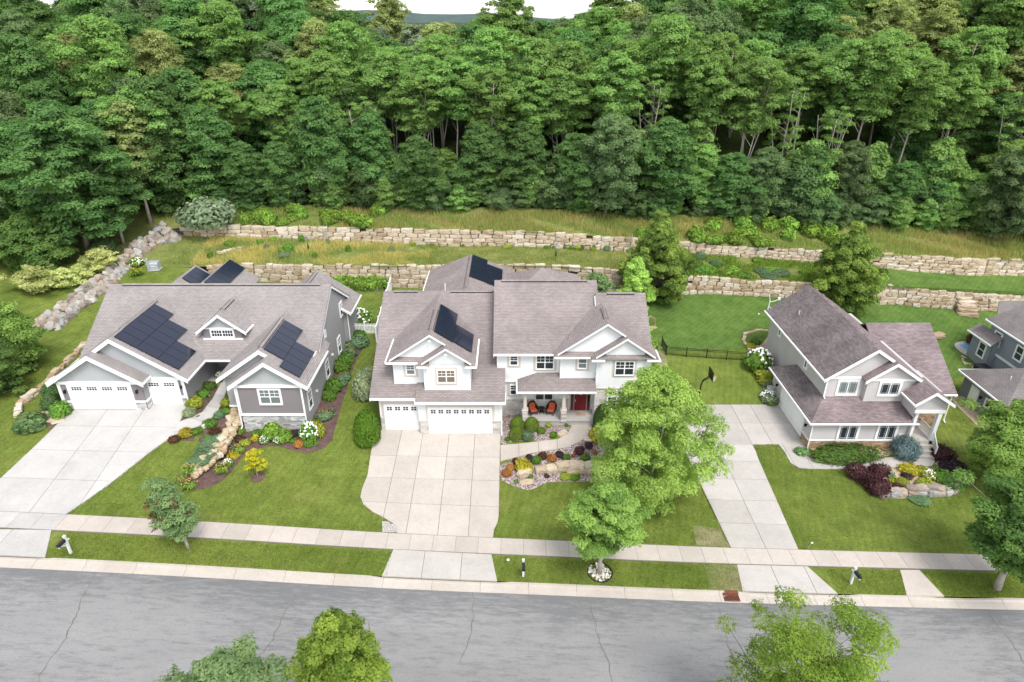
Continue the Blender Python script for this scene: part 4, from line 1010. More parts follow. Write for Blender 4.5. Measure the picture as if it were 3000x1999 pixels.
# roofs
gableX(H1, S1, 47.6, 6.27, 54.3, 10.35, 60.7, 6.45, -36.1, -16.25, gut=False, vents=((-34.9, -17.2),))
g = MB(); g.box(-25.45, -23.45, 47.47, 47.59, 6.1, 6.24); g.build('gutter', M['trim_white'], H1)
gable(H1, S1, -36.12, 6.28, -30.87, 9.84, -25.6, 6.27, 44.3, 53.3, vent=(46.2, 51.8), bw=.34)
gable(H1, S1, -36.14, 6.42, -32.4, 8.80, -28.7, 6.42, 43.5, 44.66, bw=.36, gl=True)
gable(H1, S1, -26.6, 8.10, -24.5, 9.72, -22.4, 8.10, 49.06, 53.25, bw=.26, gl=False, gr=False, vent=(50.2, 52.4))
lap(H1, 'siding_mauve', 'Y', 49.41, -1, [(-26.15, 7.3), (-22.9, 7.3), (-22.9, 8.3), (-26.15, 8.3)]); batten(H1, 'batten_grey', 'Y', 49.41, -1, [(-26.2, 8.35), (-22.85, 8.35), (-24.5, 9.5)], .16)
core(H1, 'siding_grey', -26.1, -22.95, 49.44, 52, 7.2, 8.6); trimbox(H1, -26.15, -22.9, 49.3, 49.41, 8.24, 8.36); trimbox(H1, -26.2, -22.85, 49.25, 49.41, 7.26, 7.38)
window(H1, 'Y', 49.39, -1, -25.45, -23.6, 7.52, 8.16, 2, 'grid', .08)
g = MB(); g.bar((-22.4, 49.1, 8.02), (-22.28, 50.55, 8.05), .12, .14); g.build('gutter', M['trim_white'], H1)
# wing
k = (8.85 - 6.25) / 3.75
gable(H1, S1, -23.35, 6.25, -19.6, 8.85, -15.85, 6.25, 44.35, 52.0, rpoly=[(-15.85, 43.2), (-15.85, 50.5), (-19.6, 52.0), (-19.6, 44.35), (-18.93, 44.35), (-18.93, 43.2)], boards=False, gl=False, gr=False, vent=(44.9, 50.3))
b = MB(); rake_board(b, 'Y', 44.3, (-23.37, 6.25), (-19.6, 8.85), .34); rake_board(b, 'Y', 44.3, (-18.2, 7.88), (-19.6, 8.85), .34); b.build('rake_board', M['trim_white'], H1)
gable(H1, S1, -22.0, 6.25, -18.93, 8.385, -15.85, 6.25, 43.2, 44.78, right=False, gl=False, bw=.34)
b = MB(); rake_board(b, 'Y', 43.15, (-15.83, 6.25), (-18.93, 8.385), .34); b.build('rake_board', M['trim_white'], H1)
g = MB(); g.box(-15.84, -15.72, 43.2, 49.3, 6.07, 6.21); g.build('gutter', M['trim_white'], H1)
batten(H1, 'batten_grey', 'Y', 44.8, -1, [(-23.0, 6.2), (-16.4, 6.2), (-19.6, 8.55)]); batten(H1, 'batten_grey', 'Y', 43.6, -1, [(-21.7, 6.2), (-16.2, 6.2), (-18.93, 8.1)])
lap(H1, 'siding_mauve', 'Y', 43.6, -1, [(-21.5, 3.55), (-16.52, 3.55), (-16.52, 6.15), (-21.5, 6.15)], .15)
lap(H1, 'siding_grey', 'Y', 44.8, -1, [(-22.9, 3.6), (-21.5, 3.6), (-21.5, 6.2), (-22.9, 6.2)])
veneer(H1, 'veneer_white', 'Y', 43.6, -1, -21.5, -16.52, 1.5, 3.4); trimbox(H1, -21.56, -16.46, 43.45, 43.6, 3.4, 3.56); trimbox(H1, -21.8, -16.4, 43.42, 43.6, 6.0, 6.22); trimbox(H1, -22.95, -21.55, 44.7, 44.8, 3.45, 3.6)
for x in (-21.52, -16.5): trimbox(H1, x - .05, x + .05, 43.5, 43.62, 3.56, 6.0)
downspout(H1, -21.62, 43.5, 2.3, 6.05); downspout(H1, -16.40, 43.45, 2.0, 6.05)
window(H1, 'Y', 43.58, -1, -19.8, -18.2, 4.5, 5.78, 2, 'hung', .12, glass='glass_pale')
# right-hand wall with its gable
lap(H1, 'siding_grey', 'X', -16.5, 1, [(43.6, 1.9), (60.05, 2.4), (60.05, 6.5), (54.35, 10.1), (48.4, 6.45), (43.6, 6.2)], .13, .012)
window(H1, 'X', -16.49, 1, 44.7, 45.5, 3.2, 4.7, 1, 'hung', .09); window(H1, 'X', -16.49, 1, 47.5, 48.5, 5.2, 6.6, 1, 'hung', .09); window(H1, 'X', -16.49, 1, 50.1, 51.0, 3.0, 4.5, 1, 'hung', .09); window(H1, 'X', -16.49, 1, 54.6, 55.5, 3.1, 4.6, 1, 'hung', .09); window(H1, 'X', -16.49, 1, 56.7, 57.5, 6.0, 7.3, 1, 'hung', .09, glass='glass_pale'); window(H1, 'X', -16.49, 1, 51.1, 51.4, 6.6, 7.1, 1, 'plain', .1, glass='glass_pale')
for y, z in ((46.8, 3.7), (52.4, 4.2)): mb = MB(); mb.box(-16.48, -16.3, y - .09, y + .09, z - .08, z + .08); mb.build('dryer_vent', M['white_paint'], H1)
# rear wings
gable(H1, S1, -35.1, 7.25, -32.3, 9.16, -29.5, 7.25, 55, 62.6, boards=False, gl=False, gr=False); gable(H1, S1, -32.3, 7.2, -29.4, 9.22, -26.4, 7.2, 55, 63.75, boards=False, gl=False, gr=False); core(H1, 'siding_grey', -34.8, -26.7, 59, 62.3, 3, 7.1)
gable(H1, S1, -23.2, 6.5, -19.6, 9.0, -15.55, 6.3, 57.1, 61.6, bw=.3, gl=False, vent=(57.5, 61)); core(H1, 'siding_grey', -22.8, -16.1, 57.6, 61.3, 2.2, 6.4)
downspout(H1, -16.0, 57.5, 2.5, 6.2)
# porch
mb = MB(); mb.box(-26.2, -22.95, 48.4, 50.8, 3.3, 3.76); mb.build('porch_floor', M['concrete_white'], H1)
mb = MB(); mb.box(-24.9, -24.0, 50.7, 50.78, 3.78, 5.8); mb.build('door', M['trim_white'], H1)
solar('stepped array of dark panels on the grey garage gable', -30.87, 9.84, .677, [(44.76, 6), (44.76, 5), (44.76, 3)])
solar('two-column array of dark panels on the front wing of the grey house', -19.6, 8.85, k, [(44.75, 5), (43.68, 4)], s0=.28)
solar('black panels on the taller rear gable behind the grey house ridge', -29.4, 9.22, .68, [(57.6, 6)], s0=.08)
solar('black panels on the lower rear gable behind the grey house ridge', -32.3, 9.16, .68, [(59.0, 3)], s0=.25)

# ================================================================== white house (centre)
H2 = house('house', 'white two-storey house with red front door, stone porch columns and three-car garage')
S2 = 'shingle_brown'
core(H2, 'siding_white', -10.6, -.95, 44.35, 60.5, 1.2, 4.75); core(H2, 'siding_white', -7.35, -.95, 43.82, 45, 1.2, 4.7)
prismwall(H2, 'siding_white', [(-10.6, 44.3, 4.6), (-10.6, 53.1, 9.9), (-10.6, 61.5, 4.8)], (9, 0, 0))
lap(H2, 'siding_white', 'Y', 44.28, -1, [(-10.65, 1.5), (-7.35, 1.5), (-7.35, 4.75), (-10.65, 4.75)]); lap(H2, 'siding_white', 'Y', 43.77, -1, [(-7.4, 1.4), (-.9, 1.4), (-.9, 4.72), (-7.4, 4.72)])
for a, b in ((-7.4, -6.74), (-1.56, -.9)): veneer(H2, 'veneer_cream', 'Y', 43.77, -1, a, b, 1.4, 2.72, (.14, .26), (.25, .6)); trimbox(H2, a - .03, b + .03, 43.63, 43.77, 2.72, 2.80, 'trim_tan')
veneer(H2, 'veneer_cream', 'Y', 44.28, -1, -10.65, -10.32, 1.45, 2.72, (.14, .26)); veneer(H2, 'veneer_cream', 'X', -7.4, -1, 43.8, 44.25, 1.45, 2.72, (.14, .26)); veneer(H2, 'veneer_cream', 'X', -.9, 1, 43.8, 46.55, 1.45, 2.72, (.14, .26))
garage_door(H2, 'Y', 43.77, -1, -6.59, -1.71, 1.53, 3.92, 8, 2); garage_door(H2, 'Y', 44.28, -1, -10.2, -7.58, 1.53, 3.88, 4, 2)
for a, b, y, zt in ((-6.59, -1.71, 43.77, 3.92), (-10.2, -7.58, 44.28, 3.88)):
    mb = MB(); mb.box(a - .30, b + .30, y - .05, y - .01, zt + .132, zt + .34); mb.box(a - .30, a - .131, y - .05, y - .01, 2.8, zt + .132); mb.box(b + .131, b + .30, y - .05, y - .01, 2.8, zt + .132); mb.build('door_surround', M['trim_tan'], H2)
lap(H2, 'siding_white', 'X', -10.67, -1, [(44.3, 1.4), (60.5, 1.6), (60.5, 5.2), (53.1, 9.8), (44.3, 4.75)])
for x, y in ((-10.62, 44.25), (-7.42, 43.74), (-.93, 43.74)): trimbox(H2, x - .05, x + .05, y - .03, y + .05, 2.8, 4.65)
downspout(H2, -.83, 43.74, 1.5, 4.7)
gableX(H2, S2, 43.85, 4.82, 53.1, 10.18, 61.8, 5.1, -11.3, -1.1, vents=((-10.4, -8.3), (-5.4, -1.7)), boards=True)
mb = MB(); slab(mb, [(-7.62, 43.33, 4.78), (-.55, 43.33, 4.78), (-.55, 46.5, 6.38), (-7.62, 46.5, 6.38)], .18); g1 = mb.build('roof', M[S2], H2)
g = MB(); g.box(-7.62, -.5, 43.19, 43.315, 4.6, 4.75); g.build('gutter', M['trim_white'], g1); 
mb = MB(); mb.box(-7.68, -7.625, 43.33, 44.3, 4.55, 4.8); mb.box(-.545, -.49, 43.33, 44.6, 4.62, 4.86); mb.build('rake_board', M['trim_white'], g1)
vent_pipe('white vent pipe standing at the garage ridge of the white house', -5.95, 53.7, 9.9, .75)
# dormer over the garage
core(H2, 'siding_white', -9.35, -3.35, 45.05, 52, 5.2, 7.7); core(H2, 'siding_white', -6.85, -3.35, 44.4, 46, 5.0, 7.7)
lap(H2, 'siding_white', 'Y', 45.0, -1, [(-9.4, 5.25), (-6.9, 5.25), (-6.9, 7.65), (-9.4, 7.65)]); lap(H2, 'siding_white', 'Y', 44.35, -1, [(-6.9, 5.05), (-3.3, 5.05), (-3.3, 7.65), (-6.9, 7.65)])
lap(H2, 'siding_white', 'X', -9.4, -1, [(45.0, 5.2), (50, 5.2), (50, 7.7), (45.0, 7.7)]); lap(H2, 'siding_white', 'X', -3.3, 1, [(44.35, 5.2), (50, 5.2), (50, 7.7), (44.35, 7.7)])
lap(H2, 'siding_white', 'Y', 45.0, -1, [(-9.0, 7.92), (-3.8, 7.92), (-6.35, 9.8)]); lap(H2, 'siding_white', 'Y', 44.35, -1, [(-6.5, 7.6), (-3.65, 7.6), (-3.65, 8.1), (-5.08, 9.05), (-6.5, 8.1)])
gable(H2, S2, -9.86, 7.66, -6.35, 10.04, -2.83, 7.66, 44.6, 52.8, rpoly=[(-2.83, 43.95), (-2.83, 49.0), (-6.35, 52.8), (-6.35, 44.6), (-5.09, 44.6), (-5.09, 43.95)], boards=False, vent=(45.6, 49.5), gr=False, y1l=49.2)
b = MB(); rake_board(b, 'Y', 44.55, (-9.6, 7.85), (-6.35, 10.04), .14); rake_board(b, 'Y', 44.55, (-4.9, 9.06), (-6.35, 10.04), .14); b.build('rake_board', M['trim_white'], H2)
gable(H2, S2, -7.35, 7.67, -5.09, 9.19, -2.83, 7.66, 43.95, 45.0, right=False, boards=False, gl=False)
b = MB(); rake_board(b, 'Y', 43.9, (-7.0, 7.9), (-5.09, 9.19), .14); rake_board(b, 'Y', 43.9, (-3.15, 7.88), (-5.09, 9.19), .14); b.build('rake_board', M['trim_white'], H2)
for p_ in [[(-9.86, 44.6, 7.64), (-6.9, 44.6, 7.64), (-6.9, 45.0, 7.93), (-9.5, 45.0, 7.93)], [(-7.35, 43.93, 7.64), (-6.45, 43.93, 7.64), (-6.45, 44.34, 7.92), (-7.1, 44.34, 7.92)], [(-3.7, 43.93, 7.64), (-2.85, 43.93, 7.64), (-3.1, 44.34, 7.92), (-3.7, 44.34, 7.92)]]: roofpart(H2, S2, [p_], .1)
g = MB(); g.box(-9.9, -6.95, 44.47, 44.59, 7.49, 7.62); g.box(-7.38, -6.5, 43.8, 43.92, 7.49, 7.62); g.box(-3.65, -2.72, 43.8, 43.92, 7.49, 7.62); g.box(-2.82, -2.70, 43.95, 48.9, 7.49, 7.63); g.build('gutter', M['trim_white'], H2)
for x, y in ((-9.38, 44.97), (-6.88, 44.32), (-3.32, 44.32)): trimbox(H2, x - .05, x + .05, y - .02, y + .05, 5.25, 7.5)
trimbox(H2, -8.62, -7.48, 44.95, 44.985, 6.1, 7.42, 'trim_tan'); trimbox(H2, -6.05, -4.3, 44.30, 44.335, 5.72, 7.3, 'trim_tan')
window(H2, 'Y', 44.985, -1, -8.38, -7.72, 6.35, 7.22, 1, 'hung', .06, glass='glass_pale'); window(H2, 'Y', 44.335, -1, -5.85, -4.48, 5.98, 7.1, 2, 'hung', .06, glass='glass_tan')
for x, y, z in ((-6.35, 44.52, 9.6), (-5.09, 43.87, 8.75)): mb = MB(); mb.box(x - .08, x + .08, y - .1, y, z - .08, z); mb.lathe([(.05, -.13), (.05, 0)], 8, (x - .08, y - .12, z - .04)); mb.lathe([(.05, -.13), (.05, 0)], 8, (x + .08, y - .12, z - .04)); mb.build('floodlight', M['white_paint'], H2)
solar('stepped array of dark blue panels on the white house dormer roof', -6.35, 10.04, .681, [(45.42, 5), (45.55, 3)], s0=.28)
# main block
core(H2, 'siding_white', -1.15, 6.8, 46.3, 58, 1.2, 7.7); core(H2, 'siding_white', 3.95, 6.8, 45.7, 47, 5.2, 7.8); core(H2, 'siding_white', 6.8, 10.98, 45.25, 57, 1.0, 7.7)
prismwall(H2, 'siding_white', [(-1.15, 46.2, 7.5), (-1.15, 52, 11.2), (-1.15, 57.9, 7.5)], (8.2, 0, 0)); prismwall(H2, 'siding_white', [(10.9, 45.2, 7.6), (10.9, 50.2, 10.9), (10.9, 56, 7.6)], (-4, 0, 0))
lap(H2, 'siding_white', 'Y', 46.25, -1, [(-1.2, 5.0), (3.95, 5.0), (3.95, 7.7), (-1.2, 7.7)]); lap(H2, 'siding_white', 'X', -1.2, -1, [(46.25, 5), (58, 5), (58, 7.6), (52, 11.3), (46.25, 7.6)])
lap(H2, 'siding_white', 'Y', 46.29, -1, [(-.9, 3.25), (6.75, 3.25), (6.75, 5.0), (-.9, 5.0)], .17, .02); trimbox(H2, -.9, .5, 46.12, 46.25, 4.94, 5.06)
lap(H2, 'siding_white', 'Y', 45.65, -1, [(3.9, 5.3), (6.75, 5.3), (6.75, 7.85), (3.9, 7.85)]); lap(H2, 'siding_white', 'X', 3.9, -1, [(45.65, 5.3), (46.25, 5.3), (46.25, 7.8), (45.65, 7.8)])
lap(H2, 'siding_white', 'Y', 45.2, -1, [(6.75, 4.98), (11.03, 4.98), (11.03, 7.7), (6.75, 7.7)]); lap(H2, 'siding_white', 'X', 6.75, -1, [(45.2, 2), (46.3, 2), (46.3, 7.8), (45.2, 7.8)]); lap(H2, 'siding_white', 'X', 11.03, 1, [(45.2, 1.0), (57, 1.3), (57, 7.6), (50.2, 11.0), (45.2, 7.7)])
veneer(H2, 'veneer_cream', 'Y', 45.2, -1, 6.72, 11.05, 1.2, 4.9, (.16, .3), (.25, .7), .06); trimbox(H2, 6.68, 11.1, 45.08, 45.2, 4.9, 5.0, 'trim_tan')
veneer(H2, 'veneer_cream', 'Y', 46.29, -1, -.88, 4.65, 1.5, 3.18, (.16, .3), (.25, .7), .06); trimbox(H2, -.9, 4.7, 46.16, 46.29, 3.18, 3.26, 'trim_tan')
gableX(H2, S2, 45.85, 7.74, 52.0, 11.62, 58.2, 7.7, -1.5, 7.25, vents=((-.9, 6.4),)); gableX(H2, S2, 44.9, 7.80, 50.2, 11.2, 57, 7.0, 7.0, 11.12, vents=((7.9, 10.2),), gut=False)
kk = (10.66 - 7.80) / 4.15
gable(H2, S2, 3.35, 7.84, 7.4, 10.66, 11.55, 7.80, 45.25, 50.4, rpoly=[(11.55, 44.8), (11.55, 46.6), (7.4, 50.4), (7.4, 45.25), (8.93, 45.25), (8.93, 44.8)], boards=False, gl=False, gr=False, vent=(46.3, 48.3), y1l=46.3)
b = MB(); rake_board(b, 'Y', 45.2, (3.6, 8.02), (7.4, 10.66), .14); rake_board(b, 'Y', 45.2, (9.15, 9.46), (7.4, 10.66), .14); b.build('rake_board', M['trim_white'], H2)
gable(H2, S2, 6.28, 7.80, 8.93, 9.61, 11.55, 7.8, 44.8, 45.6, right=False, boards=False, gl=False)
b = MB(); rake_board(b, 'Y', 44.75, (6.6, 8.0), (8.93, 9.61), .14); rake_board(b, 'Y', 44.75, (11.25, 8.0), (8.93, 9.61), .14); b.build('rake_board', M['trim_white'], H2)
for p_ in [[(3.4, 45.23, 7.80), (6.7, 45.23, 7.80), (6.7, 45.62, 8.06), (3.8, 45.62, 8.06)], [(6.3, 44.78, 7.77), (7.35, 44.78, 7.77), (7.35, 45.18, 8.02), (6.6, 45.18, 8.02)], [(10.55, 44.78, 7.77), (11.52, 44.78, 7.77), (11.2, 45.18, 8.02), (10.55, 45.18, 8.02)]]: roofpart(H2, S2, [p_], .1)
g = MB(); g.box(3.35, 6.2, 45.1, 45.22, 7.64, 7.77); g.box(6.25, 7.3, 44.65, 44.77, 7.61, 7.74); g.box(10.6, 11.68, 44.65, 44.77, 7.61, 7.74); g.box(11.56, 11.68, 44.8, 46.5, 7.61, 7.75); g.build('gutter', M['trim_white'], H2)
lap(H2, 'siding_white', 'Y', 45.65, -1, [(4.2, 8.04), (10.6, 8.04), (7.4, 10.4)]); lap(H2, 'siding_white', 'Y', 45.2, -1, [(7.4, 7.7), (10.5, 7.7), (10.5, 8.2), (8.93, 9.4), (7.4, 8.2)])
for x, y, z0, z1 in ((-1.17, 46.22, 6.4, 7.6), (3.92, 45.62, 5.5, 7.65), (6.78, 45.17, 5.0, 7.65), (11.0, 45.17, 5.0, 7.65)): trimbox(H2, x - .05, x + .05, y - .025, y + .05, z0, z1)
for u0, u1, z0, z1, y in ((-.40, .70, 6.26, 7.52, 46.21), (1.72, 3.62, 5.92, 7.58, 46.21), (5.08, 6.18, 6.3, 7.62, 45.61), (7.98, 9.9, 5.95, 7.6, 45.16), (-.4, .72, 3.5, 4.85, 46.25)): trimbox(H2, u0, u1, y, y + .035, z0, z1, 'trim_tan')
window(H2, 'Y', 46.21, -1, -.15, .46, 6.52, 7.36, 1, 'hung', .06); window(H2, 'Y', 46.21, -1, 1.97, 3.37, 6.17, 7.42, 2, 'hung', .06); window(H2, 'Y', 45.61, -1, 5.3, 5.97, 6.56, 7.5, 1, 'plainhung', .05, glass='glass_pale'); window(H2, 'Y', 45.16, -1, 8.22, 9.68, 6.2, 7.42, 2, 'hung', .06)
window(H2, 'Y', 46.25, -1, -.14, .47, 3.72, 4.62, 1, 'hung', .06); window(H2, 'Y', 46.25, -1, 1.95, 3.4, 3.1, 4.5, 2, 'plainhung', .07, glass='glass', trim='trim_tan')
w = window(H2, 'Y', 45.14, -1, 7.78, 9.95, 3.02, 4.18, 3, 'hung', .08); window(H2, 'Y', 45.14, -1, 7.78, 9.95, 4.32, 4.72, 3, 'cross', .06, glass='glass_dark')
# porch
mb = MB(); mb.box(.75, 6.72, 44.62, 46.3, 1.3, 2.13); mb.box(.7, 6.75, 44.55, 46.3, 2.13, 2.19); mb.build('porch_floor', M['concrete_white'], H2)
pr_ = roofpart(H2, S2, [[(.45, 44.3, 5.17), (6.74, 44.3, 5.17), (6.74, 46.24, 5.80), (2.06, 46.24, 5.80)], [(.45, 44.3, 5.17), (2.06, 46.24, 5.80), (.45, 46.24, 5.17)]], .12)
g = MB(); g.box(.33, 6.72, 44.17, 44.29, 5.0, 5.13); g.box(.32, .44, 44.3, 46.2, 5.0, 5.13); g.build('gutter', M['trim_white'], pr_)
mb = MB(); mb.box(.85, 6.7, 44.6, 44.9, 4.72, 5.02); mb.box(.85, 1.15, 44.9, 46.2, 4.72, 5.02); mb.build('porch_beam', M['trim_white'], H2)
for x in (1.06, 4.2):
    c = MB(); c.prism([(x - .15, 44.55, 3.2), (x - .105, 44.6, 4.72), (x + .105, 44.6, 4.72), (x + .15, 44.55, 3.2)], (0, .3, 0)); c.box(x - .26, x + .26, 44.46, 44.98, 3.16, 3.24); c.box(x - .15, x + .15, 44.55, 44.9, 4.6, 4.73); col = c.build('porch_column', M['trim_tan'], H2)
    p = MB()
    R = random.Random(int(x * 10)); z = 2.15
    while z < 3.1:
        h = min(R.uniform(.15, .24), 3.16 - z); p.box(x - .21 + R.uniform(-.012, .012), x + .21 + R.uniform(-.012, .012), 44.5 + R.uniform(-.015, .01), 44.93, z + .005, z + h - .005, R.random()); z += h
    p.build('stone_pedestal', M['veneer_cream'], col)
# entry
mb = MB(); mb.box(4.86, 6.54, 46.16, 46.28, 2.2, 4.62); mb.box(4.8, 6.6, 46.2, 46.285, 2.19, 4.7); en = mb.build('door_frame', M['trim_tan'], H2)
d = MB(); d.box(5.2, 6.2, 46.10, 46.158, 2.24, 4.45)
for a, b in ((5.3, 5.66), (5.74, 6.1)): d.box(a, b, 46.085, 46.102, 2.36, 3.35); d.box(a, b, 46.085, 46.102, 3.45, 4.3)
d = d.build('door', M['door_red'], H2)
k_ = MB(); k_.box(5.25, 5.31, 46.04, 46.09, 3.1, 3.3); k_.build('door_handle', M['alu'], d)
for a in (4.9, 6.26):
    s = MB(); s.box(a, a + .24, 46.11, 46.158, 2.24, 4.45); s = s.build('sidelight', M['door_red'], H2); q = MB(); q.box(a + .05, a + .19, 46.095, 46.112, 2.5, 4.3); q.build('pane', M['glass_dark'], s)
mb = MB(); mb.box(4.74, 4.80, 46.1, 46.2, 3.7, 3.9); mb.build('wall_lantern', M['black_metal'], H2)
# rear
gable(H2, S2, -8.9, 7.15, -4.4, 8.95, .3, 7.1, 55, 66.4, boards=False, gl=False, gr=False, vent=(57, 66)); core(H2, 'siding_white', -8.5, -.1, 57, 66, 1.6, 7.1); g = MB(); g.box(-9.0, -8.9, 55, 66.4, 6.95, 7.12); g.build('gutter', M['trim_white'], H2)
roofpart(H2, S2, [[(-1, 57, 7.2), (7, 57, 7.2), (3, 61, 9.45)], [(7, 57, 7.2), (7, 65, 7.2), (3, 61, 9.45)], [(7, 65, 7.2), (-1, 65, 7.2), (3, 61, 9.45)], [(-1, 65, 7.2), (-1, 57, 7.2), (3, 61, 9.45)]]); core(H2, 'siding_white', -.6, 6.6, 57, 64.6, 1.6, 7.2)
solar('two-column array of black panels on the rear roof of the white house', -4.4, 8.95, .4, [(59.9, 6), (59.8, 5)], s0=.16)

# ================================================================== beige house (right)
H3 = house('house', 'beige two-storey house with side garage, pink-grey shingles and orange stone base')
S3 = 'shingle_pink'
core(H3, 'siding_beige', 25.2, 33.3, 45.36, 54.2, -1.9, 1.75); core(H3, 'siding_beige', 26.55, 34.5, 47.25, 60.2, -1.4, 4.8)
prismwall(H3, 'siding_beige', [(26.55, 47.25, 4.6), (33.8, 47.25, 4.6), (29.9, 47.25, 7.35)], (0, 12.9, 0))
lap(H3, 'siding_beige', 'Y', 45.32, -1, [(25.15, -.2), (33.3, -.2), (33.3, 1.7), (25.15, 1.7)], .14); veneer(H3, 'veneer_orange', 'Y', 45.32, -1, 25.15, 33.3, -1.9, -.28, (.1, .22), (.2, .55), .06); trimbox(H3, 25.1, 33.3, 45.2, 45.32, -.28, -.18)
lap(H3, 'siding_beige', 'X', 25.17, -1, [(45.32, -.2), (54.2, -.2), (54.2, 1.7), (45.32, 1.7)], .14); veneer(H3, 'veneer_orange', 'X', 25.17, -1, 45.32, 46.6, -1.9, -.28, (.1, .22), (.2, .55), .05); veneer(H3, 'veneer_orange', 'X', 25.17, -1, 52.1, 54.2, -1.9, -.28, (.1, .22), (.2, .55), .05); trimbox(H3, 25.05, 25.17, 45.3, 46.6, -.28, -.18); trimbox(H3, 25.05, 25.17, 52.1, 54.2, -.28, -.18)
garage_door(H3, 'X', 25.15, -1, 46.85, 51.75, -.93, 1.15, 0, 0)
lantern(H3, 25.13, 46.2, .7, -1, 'X'); lantern(H3, 25.13, 52.9, .7, -1, 'X')
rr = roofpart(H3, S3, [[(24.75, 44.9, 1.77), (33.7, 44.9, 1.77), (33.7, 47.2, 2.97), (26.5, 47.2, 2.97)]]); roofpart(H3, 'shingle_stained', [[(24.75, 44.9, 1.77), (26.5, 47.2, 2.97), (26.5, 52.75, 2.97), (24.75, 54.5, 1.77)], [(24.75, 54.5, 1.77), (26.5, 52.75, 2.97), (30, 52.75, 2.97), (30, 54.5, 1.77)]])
g = MB(); g.box(24.64, 33.7, 44.77, 44.89, 1.6, 1.73); g.box(24.62, 24.74, 44.9, 54.5, 1.6, 1.73); g.build('gutter', M['trim_white'], rr); downspout(H3, 25.12, 45.25, -1.2, 1.6)
lap(H3, 'siding_beige', 'Y', 47.2, -1, [(26.5, 2.8), (29.8, 2.8), (29.8, 4.75), (26.5, 4.75)], .14); lap(H3, 'siding_beige', 'Y', 47.2, -1, [(26.6, 4.85), (33.4, 4.85), (29.9, 7.3)], .14); lap(H3, 'siding_beige', 'X', 26.5, -1, [(47.2, 2.6), (52.7, 2.6), (52.75, 0), (60.25, .2), (60.25, 4.9), (47.2, 4.9)], .14, .012)
trimbox(H3, 26.4, 29.6, 47.08, 47.2, 4.66, 4.86); trimbox(H3, 26.46, 26.56, 47.14, 47.22, 2.95, 4.66); downspout(H3, 26.42, 47.1, 2.9, 4.7)
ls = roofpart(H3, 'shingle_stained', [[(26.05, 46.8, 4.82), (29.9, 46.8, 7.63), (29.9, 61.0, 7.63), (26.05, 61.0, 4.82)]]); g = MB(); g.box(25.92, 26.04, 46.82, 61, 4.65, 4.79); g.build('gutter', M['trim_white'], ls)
gable(H3, S3, 26.05, 4.82, 29.9, 7.63, 35.75, 3.83, 46.8, 61.0, left=False, rpoly=[(29.9, 46.8), (31.5, 46.8), (31.5, 46.35), (33.95, 46.35), (33.95, 44.4), (35.75, 44.4), (35.75, 55), (33.0, 61.0), (29.9, 61.0)], boards=False, gr=False)
b = MB(); rake_board(b, 'Y', 46.75, (26.03, 4.82), (29.9, 7.63), .28); rake_board(b, 'Y', 46.75, (31.5, 6.59), (29.9, 7.63), .28); b.build('rake_board', M['trim_white'], H3)
gable(H3, S3, 29.25, 4.9, 31.5, 6.58, 35.75, 3.83, 46.35, 47.3, right=False, boards=False, gl=False)
b = MB(); rake_board(b, 'Y', 46.3, (29.23, 4.9), (31.5, 6.58), .28); rake_board(b, 'Y', 46.3, (34.25, 4.79), (31.5, 6.58), .28); b.build('rake_board', M['trim_white'], H3)
core(H3, 'siding_beige', 29.7, 34, 46.8, 48, 2.5, 4.7); lap(H3, 'siding_beige', 'Y', 46.75, -1, [(29.65, 2.6), (34.2, 2.6), (34.2, 4.75), (29.65, 4.75)], .14); lap(H3, 'siding_beige', 'Y', 46.75, -1, [(29.8, 4.9), (33.9, 4.9), (31.5, 6.3)], .14); lap(H3, 'siding_beige', 'X', 29.65, -1, [(46.75, 2.6), (47.2, 2.6), (47.2, 4.8), (46.75, 4.8)], .14); trimbox(H3, 29.6, 34.0, 46.64, 46.75, 4.72, 4.9)
window(H3, 'Y', 47.2, -1, 27.55, 29.1, 3.2, 4.45, 2, 'prairie', .16, glass='glass_pale'); window(H3, 'Y', 46.75, -1, 30.8, 32.4, 3.4, 4.55, 2, 'prairie', .16); window(H3, 'Y', 45.30, -1, 27.5, 28.98, -.15, 1.25, 2, 'prairie', .17); window(H3, 'Y', 45.30, -1, 30.75, 32.2, -.12, 1.27, 2, 'prairie', .17)
window(H3, 'X', 26.48, -1, 51.0, 51.4, 3.5, 4.35, 1, 'plain', .12); window(H3, 'X', 26.48, -1, 57.4, 57.8, 3.6, 4.5, 1, 'plain', .12)
mb = MB(); mb.box(32.55, 33.0, 45.24, 45.3, .25, .42); mb.build('house_number_plate', M['white_paint'], H3)
# porch gable, posts, stone side, deck, steps
gable(H3, S3, 32.55, 3.86, 33.97, 4.99, 35.75, 3.83, 44.4, 46.4, right=False, boards=False, gl=True)
b = MB(); rake_board(b, 'Y', 44.35, (32.5, 3.86), (33.97, 4.99), .26); rake_board(b, 'Y', 44.35, (35.78, 3.83), (33.97, 4.99), .26); b.build('rake_board', M['trim_white'], H3)
core(H3, 'siding_beige', 33.0, 35.3, 44.85, 46.7, 3.02, 3.9); lap(H3, 'siding_beige', 'Y', 44.8, -1, [(32.95, 3.1), (35.35, 3.1), (35.35, 3.95), (34.0, 4.8), (32.95, 3.95)], .14); lap(H3, 'siding_beige', 'X', 32.95, -1, [(44.8, 2.4), (46.75, 2.6), (46.75, 3.95), (44.8, 3.95)], .14); trimbox(H3, 32.9, 35.4, 44.7, 44.8, 2.82, 3.1)
mb = MB(); mb.box(34.95, 35.25, 44.75, 45.05, -.3, 2.82); mb.build('porch_post', M['trim_white'], H3); mb = MB(); mb.box(33.2, 33.42, 44.9, 45.12, -.3, 2.9); mb.build('porch_post', M['trim_white'], H3)
